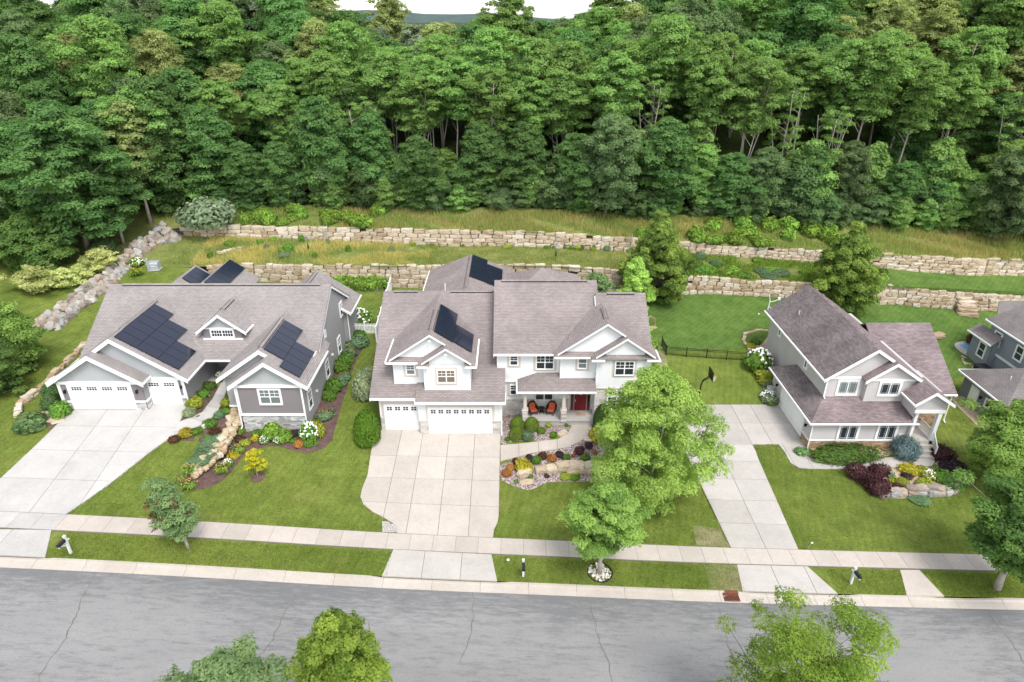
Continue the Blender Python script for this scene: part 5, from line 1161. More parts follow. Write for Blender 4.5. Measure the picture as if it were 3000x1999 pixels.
core(H3, 'siding_beige', 35.0, 39.2, 49.9, 58, -1.6, 1.85); core(H3, 'siding_beige', 33.3, 36.2, 46.9, 50.5, -1.8, 3.6); veneer(H3, 'veneer_orange', 'Y', 46.88, -1, 33.3, 36.3, -1.3, 3.3, (.1, .22), (.2, .5), .06); veneer(H3, 'veneer_orange', 'X', 36.2, 1, 46.9, 50, -1.6, 3.4, (.1, .22), (.2, .5), .06)
window(H3, 'Y', 46.80, -1, 33.75, 34.65, .3, 2.0, 1, 'prairie', .14, glass='glass_pale')
mb = MB(); mb.box(33.3, 35.25, 44.75, 46.8, -.6, .08); mb.box(33.55, 35.15, 44.45, 44.75, -1.3, -.25); mb.box(33.55, 35.15, 44.15, 44.45, -1.3, -.58); mb.box(33.55, 35.15, 43.85, 44.15, -1.4, -.9); mb.build('porch_step', M['concrete_grey'], H3)
rl = MB(); rl.bar((35.1, 46.7, .98), (35.1, 44.75, .98), .07, .06); rl.bar((35.1, 46.7, .2), (35.1, 44.75, .2), .05, .05); rl.bar((35.1, 44.75, .98), (35.1, 43.85, .0), .07, .06); rl.bar((33.45, 45.05, .98), (33.45, 46.7, .98), .06, .06)
for i in range(15): yy = 46.6 - i * .13; rl.box(35.08, 35.12, yy - .018, yy + .018, .2, .96)
for i in range(6): yy = 44.7 - i * .14; zz = .95 - (44.75 - yy) * 1.08; rl.box(35.08, 35.12, yy - .018, yy + .018, zz - .85, zz)
rl.box(35.05, 35.15, 43.83, 43.93, -1.1, .12); rl.build('porch_railing', M['white_paint'], H3)
gableX(H3, S3, 49.4, 1.82, 55.65, 5.88, 60, 3.0, 33.5, 39.6, lb=False); downspout(H3, 39.3, 49.6, -1.2, 1.7)
mb = MB()
for i in range(9): y = 48.4 + i * 1.45; mb.box(30.25, 30.55, y, y + .28, 7.30, 7.46)
mb.build('roof_vent', M[S3], H3)
vent_pipe('white pipe on the left roof slope of the beige house', 27.75, 57.2, 6.0, .45)
an = empty('antenna_dish', (26.2, 60.8, 5.0)); tag(an, 'small white aerial with dish arm on the rear corner of the beige house roof', 'antenna'); mb = MB(); mb.tube([(0, 0, -.1), (.05, 0, .9), (-.1, 0, 1.6)], .045, 6); mb.tube([(0, 0, .8), (.7, .1, .9), (.95, .1, 1.1)], .035, 6); mb.tube([(0, 0, .4), (.45, -.1, -.05)], .03, 6); mb.build('mast', M['white_paint'], an); mb = MB(); mb.box(.85, 1.1, .0, .2, 1.0, 1.25); mb.build('receiver', M['white_paint'], an)

# ================================================================== blue-grey house at the right edge
H4 = house('house', 'blue-grey two-storey house with a low garage wing beside the gravel strip'); S4 = 'shingle_weathered'
core(H4, 'siding_bluedark', 43.8, 57.5, 48.6, 54.3, -2.2, 1.25); lap(H4, 'siding_bluedark', 'X', 43.75, -1, [(48.5, -2.1), (54.4, -1.8), (54.4, 1.3), (48.5, 1.3)], .14); lap(H4, 'siding_bluedark', 'Y', 48.5, -1, [(43.75, -2.1), (58, -2.1), (58, 1.3), (43.75, 1.3)], .14)
mb = MB(); mb.box(43.66, 43.75, 52.0, 53.15, -1.6, .62); dd = mb.build('door', M['trim_white'], H4); mb = MB(); mb.box(43.62, 43.66, 52.12, 53.03, -1.55, .5); mb.build('door_leaf', M['vinyl_white'], dd)
window(H4, 'X', 43.73, -1, 49.9, 50.9, -.35, .35, 1, 'plain', .13, glass='glass_dark')
lantern(H4, 43.72, 51.6, .1, -1, 'X')
rr = roofpart(H4, S4, [[(43.3, 48.1, 1.3), (46.65, 51.45, 3.3), (43.3, 54.8, 1.3)], [(43.3, 48.1, 1.3), (58, 48.1, 1.3), (54.6, 51.45, 3.3), (46.65, 51.45, 3.3)], [(43.3, 54.8, 1.3), (46.65, 51.45, 3.3), (54.6, 51.45, 3.3), (58, 54.8, 1.3)], [(58, 48.1, 1.3), (58, 54.8, 1.3), (54.6, 51.45, 3.3)]]); g = MB(); g.box(43.17, 43.29, 48.1, 54.8, 1.12, 1.26); g.box(43.2, 50, 54.82, 54.9, 1.1, 1.3); g.build('gutter', M['trim_white'], rr)
vent_pipe('stubby white pipe on the low garage roof of the blue-grey house', 45.2, 51.0, 2.35, .35)
core(H4, 'siding_blue', 49.55, 62, 54.5, 60.5, -2, 3.8); lap(H4, 'siding_blue', 'X', 49.5, -1, [(54.5, -1.2), (60.5, -1.4), (60.5, 3.8), (54.5, 3.8)], .14); trimbox(H4, 49.38, 49.46, 54.5, 60.4, .8, 1.02)
window(H4, 'X', 49.48, -1, 58.7, 59.6, 1.75, 3.1, 1, 'plainhung', .12); window(H4, 'X', 49.48, -1, 55.5, 56.4, 1.75, 3.1, 1, 'plainhung', .12)
rr = roofpart(H4, S4, [[(49.1, 54.2, 3.85), (55, 54.2, 6.4), (55, 61, 6.4), (49.1, 61, 3.85)]]); g = MB(); g.box(48.97, 49.09, 54.2, 61, 3.68, 3.82); g.box(49.1, 55, 61.02, 61.1, 3.7, 3.85); g.build('gutter', M['trim_white'], rr)
roofpart(H4, S4, [[(50.2, 61.1, 4.0), (62, 61.1, 4.0), (62, 63.2, 4.9), (51.5, 63.2, 4.9)]])
core(H4, 'siding_blue', 48.85, 55, 58.6, 61.6, -2, 2.1); lap(H4, 'siding_blue', 'X', 48.8, -1, [(58.6, -1.5), (61.6, -1.4), (61.6, 2.1), (58.6, 2.1)], .14); window(H4, 'X', 48.78, -1, 59.3, 60.2, .15, 1.6, 1, 'plainhung', .12)
rr = roofpart(H4, 'shingle_brown', [[(48.4, 58.3, 2.15), (49.45, 58.3, 2.9), (49.45, 62, 2.9), (48.4, 62, 2.15)]]); mb = MB(); mb.box(48.26, 48.38, 58.3, 62, 1.98, 2.12); mb.build('gutter', M['trim_white'], rr)
zb = ground(48.0, 57.6); mb = MB(); mb.box(47.5, 48.6, 56.9, 58.5, zb - .1, zb + .95); mb.box(47.42, 48.65, 56.8, 58.6, zb + .95, zb + 1.03); tag(mb.build('deck_box', M['dark_plastic']), 'dark storage box against the blue-grey house', 'storage box')
for h_, c_ in ((H1, (-26, 52, 3.4)), (H2, (0, 51, 1.6)), (H3, (31, 52, -1.0)), (H4, (48, 53, -1.6))):
    h_.location = c_
    for ch in h_.children: ch.location = Vector(ch.location) - Vector(c_)

# ------------------------------------------------------------------ foliage
def leaf_mesh(name, C, N, S, T, m, asp=.55):
    """one diamond-shaped leaf per row: centre, normal, size, tint"""
    n = len(C); N = N / (np.linalg.norm(N, axis=1, keepdims=True) + 1e-9)
    r = RNG.normal(size=(n, 3)); t = np.cross(N, r); t /= (np.linalg.norm(t, axis=1, keepdims=True) + 1e-9); b = np.cross(N, t)
    S = S[:, None]; fold = N * S * .18
    V = np.empty((n, 4, 3)); V[:, 0] = C - t * S; V[:, 1] = C + b * S * asp + fold; V[:, 2] = C + t * S; V[:, 3] = C - b * S * asp + fold
    me = bpy.data.meshes.new(name); me.vertices.add(4 * n); me.vertices.foreach_set('co', V.reshape(-1))
    me.loops.add(4 * n); me.loops.foreach_set('vertex_index', np.arange(4 * n, dtype=np.int32)); me.polygons.add(n); me.polygons.foreach_set('loop_start', np.arange(0, 4 * n, 4, dtype=np.int32)); me.polygons.foreach_set('loop_total', np.full(n, 4, dtype=np.int32))
    ca = me.color_attributes.new('tint', 'FLOAT_COLOR', 'POINT'); cd = np.ones((4 * n, 4)); cd[:, :3] = np.repeat(np.clip(T, 0, 1), 4)[:, None]; ca.data.foreach_set('color', cd.reshape(-1))
    me.materials.append(M[m]); me.update(); me.validate(); return me
def unit(n):
    v = RNG.normal(size=(n, 3)); return v / np.linalg.norm(v, axis=1, keepdims=True)
def clumps(centers, radii, per, size, flat=.5, up=.8, tspread=.3, jit=.14):
    """leaves spread through flattened clumps, denser on their upper skin"""
    C, N, S, T = [], [], [], []
    for c, r in zip(centers, radii):
        n = max(4, int(per * (r / np.mean(radii)) ** 2)); d = unit(n); low = d[:, 2] < -.25; d[low, 2] *= -.6
        rr = RNG.uniform(.35, 1, n)[:, None] ** .45
        wob = 1 + .28 * np.sin(d[:, :1] * 5 + c[0] * 3) * np.cos(d[:, 1:2] * 4 + c[1] * 2)
        C.append(c + d * rr * wob * np.array([r, r, r * flat])); nn = d.copy(); nn[:, 2] += up; nn += RNG.normal(size=(n, 3)) * .45; N.append(nn)
        S.append(size * RNG.uniform(.65, 1.35, n)); T.append(np.clip(RNG.normal(.5, tspread) + RNG.normal(0, jit, n), 0, 1))
    return np.concatenate(C), np.concatenate(N), np.concatenate(S), np.concatenate(T)
SHAPES = {
 'oval': lambda t: max(.12, math.sin(math.pi * min(.985, .12 + t * .86)) ** .7),
 'round': lambda t: max(.15, math.sqrt(max(0, 1 - (2 * t - 1) ** 2))),
 'cone': lambda t: .12 + .88 * (1 - t) ** .8 * min(1, .55 + 3 * t),
 'vase': lambda t: .35 + .65 * min(1, t * 1.6) * (1 if t < .75 else max(.25, 1 - (t - .75) * 2.6)),
 'umbrella': lambda t: .55 + .45 * math.sin(math.pi * min(1, t * .9 + .1)),
 'dome': lambda t: (.66 + .34 * min(1, t / .5)) if t < .52 else math.sqrt(max(.02, 1 - ((t - .52) / .5) ** 2)),
 'skirt': lambda t: max(.2, (1 - t * .75) ** .7),
 'pear': lambda t: max(.12, math.sin(math.pi * (.15 + .85 * t) ** .8)),
}
def tree_meshes(name, seed, H, R, cb, shape, nc, per, leaf, m, cr=(.7, 1.3), flat=.5, bark='bark', tr=.16, lean=(0, 0), stems=1, fill=.5, limbs=.6, up=.8, tspread=.26, spread=.0, asp=.55, lobe=.55):
    """(trunk with limbs, crown) for one tree: H high, crown radius R from height cb up"""
    global RNG
    RNG = np.random.default_rng(seed); rr = random.Random(seed); cen = []; rad = []; f = SHAPES[shape]
    lob = [(rr.uniform(0, 6.28), rr.uniform(.2, .5)) for _ in range(4)]
    for i in range(nc):
        t = (i + rr.random()) / nc; w = f(t); a = i * 2.39996 + rr.uniform(-.5, .5)
        rad_ = R * w * (1 + sum(am * math.cos((k + 2) * a + ph) for k, (ph, am) in enumerate(lob)) * lobe * (.8 + math.sin(t * 7 + lob[0][0])))
        q = (fill + (1 - fill) * rr.random()) * rad_ * rr.uniform(.8, 1.05); c = rr.uniform(*cr) * (.65 + .35 * w)
        q = max(0, q - c * .35); z = cb + t * (H - cb) - c * flat * .5
        cen.append(np.array([math.cos(a) * q + lean[0] * z / H, math.sin(a) * q + lean[1] * z / H, z])); rad.append(c)
    # a few inner clumps close the heart of the crown
    for i in range(int(nc * .22)):
        t = rr.uniform(.1, .85); a = rr.uniform(0, 6.28); q = R * f(t) * rr.uniform(0, .45); z = cb + t * (H - cb); cen.append(np.array([math.cos(a) * q + lean[0] * z / H, math.sin(a) * q + lean[1] * z / H, z])); rad.append(rr.uniform(*cr))
    C, N, S, T = clumps(cen, rad, per, leaf, flat, up, tspread); crown = leaf_mesh(name + '_crown', C, N, S, T, m, asp)
    mb = MB(); tops = []
    for s in range(stems):
        a = 6.28 * s / max(1, stems) + rr.random(); sp = (spread if stems > 1 else 0); pts = []
        n = 6
        for i in range(n + 1):
            t = i / n; z = t * H * .9; pts.append((lean[0] * z / H + math.cos(a) * sp * t * 1.0 + rr.uniform(-.06, .06) * tr * 8 * (0 < i), lean[1] * z / H + math.sin(a) * sp * t + rr.uniform(-.06, .06) * tr * 8 * (0 < i), z - (.25 if i == 0 else 0)))
        mb.tube(pts, [tr * (1.35 if i == 0 else 1) * (1 - .82 * i / n) / (stems ** .35) for i in range(n + 1)], 8); tops.append(pts)
    for c in cen:
        if rr.random() > limbs: continue
        pts = rr.choice(tops); q = math.hypot(c[0], c[1]); zb = max(cb * .75, c[2] - q * rr.uniform(.55, .95)); zb = min(zb, H * .85); k = min(zb / (H * .9) * 6, 5.99); i = int(k); p0 = Vector(pts[i]).lerp(Vector(pts[i + 1]), k - i); p1 = Vector(c); mid = p0.lerp(p1, .5) + Vector((rr.uniform(-.15, .15), rr.uniform(-.15, .15), .12 * q * rr.uniform(.2, 1)))
        r0 = tr * .42 * max(.25, 1 - zb / H); mb.tube([p0, mid, p1], [r0, r0 * .6, r0 * .22], 5, False)
    trunk = mb.mesh(name + '_trunk', M[bark], True); return trunk, crown
def put_tree(name, meshes, loc, label, cat='tree', group=None, s=1.0, rz=0.0, sz=None, rx=0.0, ry=0.0):
    root = empty(name, loc, rz); root.scale = (s, s, sz or s); root.rotation_euler = (rx, ry, rz); tag(root, label, cat, group)
    inst('trunk', meshes[0], root); inst('crown', meshes[1], root); return root

# ------------------------------------------------------------------ street and garden trees
def tree_px(name, label, base, H, seed, **k):
    g = G(*base) if len(base) == 2 else Vector(base); ms = tree_meshes(name, seed, H, **k); return put_tree(name, ms, g, label)
tree_px('street_tree', 'small leaning street tree with rusty tips and grey trunk by the left mailbox', (553, 1607), 5.3, 21, R=1.35, cb=1.35, shape='oval', nc=60, per=240, leaf=.075, m='leaf_greyleaf', cr=(.38, .62), flat=.7, bark='bark_pale', tr=.09, lean=(-.9, .3))
tip = MB(); RNG = np.random.default_rng(5)
st_ = bpy.data.objects['street_tree']; cc = np.array([[-.9 * z / 5.3 + math.cos(a) * r, math.sin(a) * r, z] for z, a, r in [(RNG.uniform(1.8, 4.6), RNG.uniform(3, 6.3), RNG.uniform(.9, 1.25)) for _ in range(16)]])
C, N, S, T = clumps(cc, [.17] * 16, 22, .07, .8); inst('rusty_shoots', leaf_mesh('rusty_shoots', C, N, S, T, 'leaf_rust'), st_)
tree_px('young_tree', 'tiny yellow-leaved sapling in a mulch ring on the lawn', (755, 1396), 2.5, 22, R=.72, cb=.75, shape='oval', nc=22, per=60, leaf=.085, m='leaf_lime', cr=(.18, .32), flat=.8, bark='bark_pale', tr=.035)
g = G(755, 1399); drape('mulch_ring', [(g.x + .55 * math.cos(a * .5236) * random.uniform(.9, 1.1), g.y + .55 * math.sin(a * .5236) * random.uniform(.9, 1.1)) for a in range(12)], M['mulch'], .018, .3)
tree_px('street_tree', 'bright green street tree in a ring of white rocks between sidewalk and kerb', (1757, 1682), 7.1, 23, R=2.65, cb=2.9, lobe=.25, shape='oval', nc=105, per=330, leaf=.085, m='leaf_elm', cr=(.5, .85), flat=.42, bark='bark_pale', tr=.14, asp=.5, up=1.0)
g = G(1757, 1678); ring = MB()
ring.tube([(g.x + .8 * math.cos(a * .2618), g.y + .8 * math.sin(a * .2618), ground(g.x, g.y + .8 * math.sin(a * .2618)) + .03) for a in range(25)], .05, 5, False); tag(ring.build('edging_ring', M['black_metal']), 'black plastic edging ring round the street tree', 'edging')
wr = tag(empty('white_rock_mulch', g), 'bed of white landscape rocks at the foot of the street tree', 'rocks'); R = random.Random(9)
for i in range(110):
    a = R.uniform(0, 6.28); r = .74 * math.sqrt(R.random()); s = R.uniform(.10, .19); inst('rock', R.choice(BOULD['white_rock']), wr, (math.cos(a) * r, math.sin(a) * r, .03 + ground(g.x + math.cos(a) * r, g.y + math.sin(a) * r) - g.z), (R.uniform(0, 6), R.uniform(0, 6), 0), (s, s * .8, s * .6))
BX = (9.9, 37.8, ground(9.9, 37.8))
tree_px('birch_tree', 'large multi-stemmed birch spreading between the white house and the right driveway', BX, 11.2, 24, limbs=.15, R=4.7, cb=.5, shape='oval', nc=200, per=420, leaf=.082, m='leaf_birch', cr=(.5, 1.1), flat=.75, bark='bark_white', lobe=.12, tr=.17, stems=4, spread=1.3, fill=.45, up=.55, tspread=.2)
tree_px('street_tree', 'dark maple street tree with thick tan trunk beside the right sidewalk', (2920, 1725), 8.3, 25, R=3.3, cb=2.3, shape='round', nc=110, per=430, leaf=.10, m='leaf_maple', cr=(.7, 1.1), flat=.55, bark='bark_pale', tr=.2)
tree_px('lawn_tree', 'green maple behind the street maple in front of the blue-grey house', (38.6, 41.0, ground(38.6, 41)), 7.6, 26, R=3.6, cb=1.4, shape='oval', nc=110, per=400, leaf=.10, m='leaf_elm', cr=(.7, 1.1), flat=.6, bark='bark', tr=.18)
zr = zs(-10) - .09
ptop = atY(955, 1775, 17.6); tree_px('roadside_tree', 'dense yellow-green linden rising at the near side of the road', (ptop.x, 17.6, zs(ptop.x) - .09), ptop.z - zs(ptop.x) - .6, 27, lobe=.35, R=2.3, cb=3.0, shape='oval', nc=100, per=380, leaf=.075, m='leaf_linden', cr=(.35, .7), flat=.9, tr=.16, up=.5)
ptop = atY(620, 1880, 17.2); tree_px('roadside_tree', 'grey-green maple crown at the near road edge, left of the linden', (ptop.x, 17.2, zs(ptop.x) - .09), ptop.z - zs(ptop.x) - 1.3, 28, R=2.9, cb=3.0, shape='round', nc=80, per=380, leaf=.085, m='leaf_greyleaf', cr=(.45, .85), flat=1.0, tr=.18)
ptop = atY(2450, 1800, 17.8); tree_px('roadside_tree', 'feathery honey locust crown at the near road edge below the right driveway', (ptop.x, 17.8, zs(ptop.x) - .09), ptop.z - zs(ptop.x) - .3, 29, R=4.1, cb=3.2, shape='umbrella', nc=140, per=330, leaf=.065, lobe=.35, m='leaf_honey', cr=(.4, .95), flat=.45, tr=.17, asp=.4)
pear1 = dict(lobe=.12, R=4.5, cb=.5, shape='pear', nc=210, per=340, leaf=.12, m='leaf_pear', cr=(.55, .95), flat=.8, tr=.16, up=.6, tspread=.3)
tree_px('pear_tree', 'tall dark pear tree behind the hedge of the white house', (16.6, 70.3, ground(16.6, 70.3)), 10.4, 30, **pear1)
tree_px('pear_tree', 'broad dark pear tree rising behind the beige house roof', (38.6, 70.2, ground(38.6, 70.2)), 10.3, 31, **pear1)
tree_px('birch_clump', 'pale yellow-green birch clump in front of the tall pear', (13.6, 66.5, ground(13.6, 66.5)), 6.6, 32, R=1.9, cb=.8, shape='oval', nc=60, per=260, leaf=.10, m='leaf_birch', cr=(.5, .8), flat=.7, bark='bark_white', tr=.08, stems=3, spread=.6)
for i, (x, y, h, r) in enumerate(((9.6, 67.0, 4.2, 2.3), (12.0, 64.0, 3.4, 1.8))):
    tree_px('yard_shrub', ('loose grey-green shrub behind the white house ridge', 'bushy olive shrub between birch clump and white house')[i], (x, y, ground(x, y)), h, 33 + i, R=r, cb=.2, shape='round', nc=45, per=140, leaf=.14, m=('leaf_greyleaf', 'leaf_olive')[i], cr=(.5, .8), flat=.7, tr=.06, stems=3, spread=.8)
hm = tree_meshes('hedge', 36, 2.9, R=1.05, cb=.1, shape='oval', nc=40, per=120, leaf=.13, m='leaf_pear', cr=(.4, .6), flat=.8, tr=.05, stems=2, spread=.3)
for i, (x, y) in enumerate(((12.6, 61.8), (13.0, 60.1), (13.2, 58.5), (13.3, 57.0), (13.2, 55.6))): put_tree('hedge_shrub', hm, (x, y, ground(x, y)), 'tall green hedge shrub along the right side of the white house', 'shrub', 'hedge along the white house', 1 + .08 * math.sin(i * 2), i * 1.3)
# left edge trees
tree_px('yard_tree', 'huge broad maple with low layered boughs above the fieldstone bank', (262, 745), 17, 40, R=6.2, cb=2.6, shape='oval', nc=120, per=399, leaf=0.195, m='leaf_walnut', cr=(1.2, 2.2), flat=.42, bark='bark', tr=.3, up=1.1, limbs=.3)
tree_px('yard_tree', 'layered tree with slim tan trunk beside the boulder bank', (363, 715), 13, 41, R=4.2, cb=3.0, shape='oval', nc=70, per=378, leaf=0.182, m='leaf_walnut', cr=(1.0, 1.7), flat=.42, bark='bark_pale', tr=.16, up=1.1, limbs=.3)
tree_px('yard_tree', 'thin-crowned tree with forked bare limbs at the head of the boulder bank', (443, 655), 15, 42, R=3.4, cb=6.0, shape='oval', nc=46, per=252, leaf=0.169, m='leaf_olive', cr=(.8, 1.3), flat=.5, bark='bark_pale', tr=.22, up=1.0, limbs=.8)
tree_px('yard_tree', 'round dense green tree standing left of the variegated shrubs', (115, 790), 6.3, 43, R=3.9, cb=.4, shape='round', nc=90, per=420, leaf=0.143, m='leaf_maple', cr=(.9, 1.4), flat=.6, tr=.15)
tree_px('yard_tree', 'bright yellow-green tree leaning in at the left edge of the yard', (40, 1085), 6.5, 44, R=3.4, cb=.5, shape='oval', nc=80, per=420, leaf=0.111, m='leaf_elm', cr=(.8, 1.2), flat=.6, tr=.13)
tree_px('yard_tree', 'dark green low tree at the left edge under the bright tree', (10, 1150), 4.6, 45, R=2.4, cb=.2, shape='round', nc=55, per=315, leaf=0.091, m='leaf_maple', cr=(.5, .8), flat=.6, tr=.1)

# ------------------------------------------------------------------ shrubs and garden plants
def dome(n, flat_bottom=True):
    d = unit(n); d[:, 2] = np.abs(d[:, 2]); return d
def bush_mesh(name, seed, m, leaf=.09, n=1500, lumps=9, hh=1.0, up=.35, asp=.6, tight=False):
    """unit bush: radius 1, height 1"""
    global RNG
    RNG = np.random.default_rng(seed); C, N, S, T = [], [], [], []
    L = unit(lumps); L[:, 2] = np.abs(L[:, 2]) * .9; la = RNG.uniform(.08, .24, lumps) if not tight else RNG.uniform(0, .05, lumps)
    d = unit(n); d[:, 2] = np.where(d[:, 2] < -.25, -d[:, 2], d[:, 2]); r = np.ones(n) * (.86 if not tight else .97); T = np.full(n, .5)
    for l, a in zip(L, la):
        k = np.exp(-((d - l) ** 2).sum(1) / .22); r += a * k
    for l in L: T += np.exp(-((d - l) ** 2).sum(1) / .12) * RNG.uniform(-.3, .3)
    rr = RNG.uniform(.5 if not tight else .82, 1.0, n) ** .5; out = RNG.random(n) < (.22 if not tight else .06); rr = np.where(out, rr * RNG.uniform(1.0, 1.22 if not tight else 1.07, n), rr); P = d * (r * rr)[:, None]; P[:, 2] = (P[:, 2] * .72 + .26)
    P[:, 2] = np.maximum(P[:, 2], .0); nn = d * 1.0; nn[:, 2] += up; nn += RNG.normal(size=(n, 3)) * (.4 if not tight else .3)
    return leaf_mesh(name, P, nn, leaf * RNG.uniform(.6, 1.4, n), np.clip(T + RNG.normal(0, .24, n), 0, 1), m, asp)
def spike_mesh(name, seed, m, n=90, leaf=.10):
    """arching strap leaves from one crown, radius 1, height 1"""
    R = random.Random(seed); mb = MB()
    for i in range(n):
        a = R.uniform(0, 6.28); l = R.uniform(.6, 1.05); h = R.uniform(.6, 1.0); w = leaf * R.uniform(.6, 1.2); c, s = math.cos(a), math.sin(a); t = R.random(); px, py = -s * w, c * w
        p = [(.06 * c, .06 * s, 0), (.45 * l * c, .45 * l * s, h * .85), (l * c, l * s, h * R.uniform(.25, .7))]
        mb.poly([(p[0][0] - px, p[0][1] - py, 0), (p[0][0] + px, p[0][1] + py, 0), (p[1][0] + px, p[1][1] + py, p[1][2]), (p[1][0] - px, p[1][1] - py, p[1][2])], t); mb.poly([(p[1][0] - px, p[1][1] - py, p[1][2]), (p[1][0] + px, p[1][1] + py, p[1][2]), p[2]], t)
    return mb.mesh(name, M[m])
def flower_mesh(name, seed, m, n=40, s=.12, zlo=.5):
    """blossom heads scattered over the upper skin of a unit bush"""
    R = random.Random(seed); mb = MB()
    for i in range(n):
        a = R.uniform(0, 6.28); e = R.uniform(zlo, 1.0); z = e; r = math.sqrt(max(0, 1 - e * e)) * .98; q = s * R.uniform(.7, 1.25); c = (math.cos(a) * r, math.sin(a) * r, z * .74 + .28)
        b = len(mb.v); 
        mb.lathe([(q * .55, -q * .5), (q, 0), (q * .8, q * .5), (q * .25, q * .8)], 6, c)
    return mb.mesh(name, M[m])
BUSH = {}
def bush(kind, **k):
    if kind not in BUSH: BUSH[kind] = [bush_mesh('bush_' + kind, sum(map(ord, kind)) % 97 + i * 13 + len(kind), 'leaf_' + kind, **k) for i in range(2)]
    return BUSH[kind]
for kk_, p_ in dict(box=dict(n=3200, leaf=.055, tight=True), arbor=dict(n=4200, leaf=.06, tight=True, up=.6), yew=dict(n=3600, leaf=.06, tight=True), variegated=dict(n=2600, leaf=.075, lumps=16), cream=dict(n=2000, leaf=.08, lumps=12), gold=dict(n=620, leaf=.15, lumps=12), goldgreen=dict(n=620, leaf=.15, lumps=12), orange=dict(n=480, leaf=.17, lumps=12), burgundy=dict(n=1200, leaf=.11, lumps=18), purple=dict(n=1000, leaf=.12, lumps=18), rust=dict(n=480, leaf=.16, lumps=12), blue=dict(n=3000, leaf=.06, lumps=16, up=.2), bluegreen=dict(n=700, leaf=.13, lumps=12), green=dict(n=650, leaf=.145, lumps=12), hosta=dict(n=420, leaf=.20, up=.8), juniper=dict(n=3600, leaf=.06, lumps=18), carpet=dict(n=1500, leaf=.08, lumps=10, up=.8), weed=dict(n=700, leaf=.15, lumps=14), under=dict(n=2200, leaf=.085, lumps=18), silver=dict(n=1800, leaf=.08, lumps=14), oak=dict(n=2000, leaf=.09, lumps=16)).items(): bush(kk_, **p_)
SPIKE = {'daylily': spike_mesh('daylily', 3, 'leaf_daylily'), 'tallgrass': spike_mesh('grass_clump', 4, 'leaf_tallgrass', 120, .03), 'dry': spike_mesh('dry_clump', 5, 'leaf_dry', 120, .025)}
FLOW = {'white': flower_mesh('white_heads', 1, 'petal_white', 70, .095, .1), 'orange': flower_mesh('orange_heads', 2, 'petal_orange', 12, .07, .6), 'pink': flower_mesh('pink_heads', 3, 'petal_pink', 20, .06, .5), 'yellow': flower_mesh('yellow_heads', 4, 'petal_yellow', 30, .10, .4)}
PI_ = [0]
def plant(name, kind, px, w, h, label, group=None, flower=None, cat='plant', sy=None):
    g = G(*px) if len(px) == 2 else Vector(px); PI_[0] += 1; i = PI_[0]
    me = BUSH[kind][i % 2] if kind in BUSH else SPIKE[kind]
    o = inst(name, me, None, (g.x, g.y, g.z - .02), (0, 0, i * 1.7), (w / 2, (sy or w) / 2, h)); tag(o, label, cat, group)
    if sy: o.rotation_euler = (0, 0, 0)
    if flower: inst('flower_head', FLOW[flower], o, (0, 0, .02))
    return o
# white house
plant('arborvitae', 'arbor', d6(185, 225), 2.15, 3.1, 'bright green teardrop arborvitae at the left corner of the white garage', cat='shrub')
plant('variegated_shrub', 'cream', (1068, 1168), 1.9, 2.5, 'cream-variegated shrub against the left wall of the white house', cat='shrub'); plant('variegated_shrub', 'cream', (1083, 1140), 1.6, 2.2, 'smaller cream-variegated shrub behind the other on the left wall', cat='shrub')
for p, lab in (((1516, 1254), 'round clipped boxwood nearest the porch pedestal and the gravel corner'), ((1557, 1256), 'round clipped boxwood in front of the two wicker chairs'), ((1513, 1283), 'round clipped boxwood beside the blue-green bush')): plant('boxwood', 'box', p, 1.25, 1.12, lab, cat='shrub')
plant('small_bush', 'bluegreen', (1545, 1287), .95, .8, 'soft blue-green bush touching the boxwood', cat='shrub')
plant('egg_shrub', 'yew', (1762, 1256), 1.55, 2.35, 'tall egg-shaped clipped evergreen right of the porch', cat='shrub')
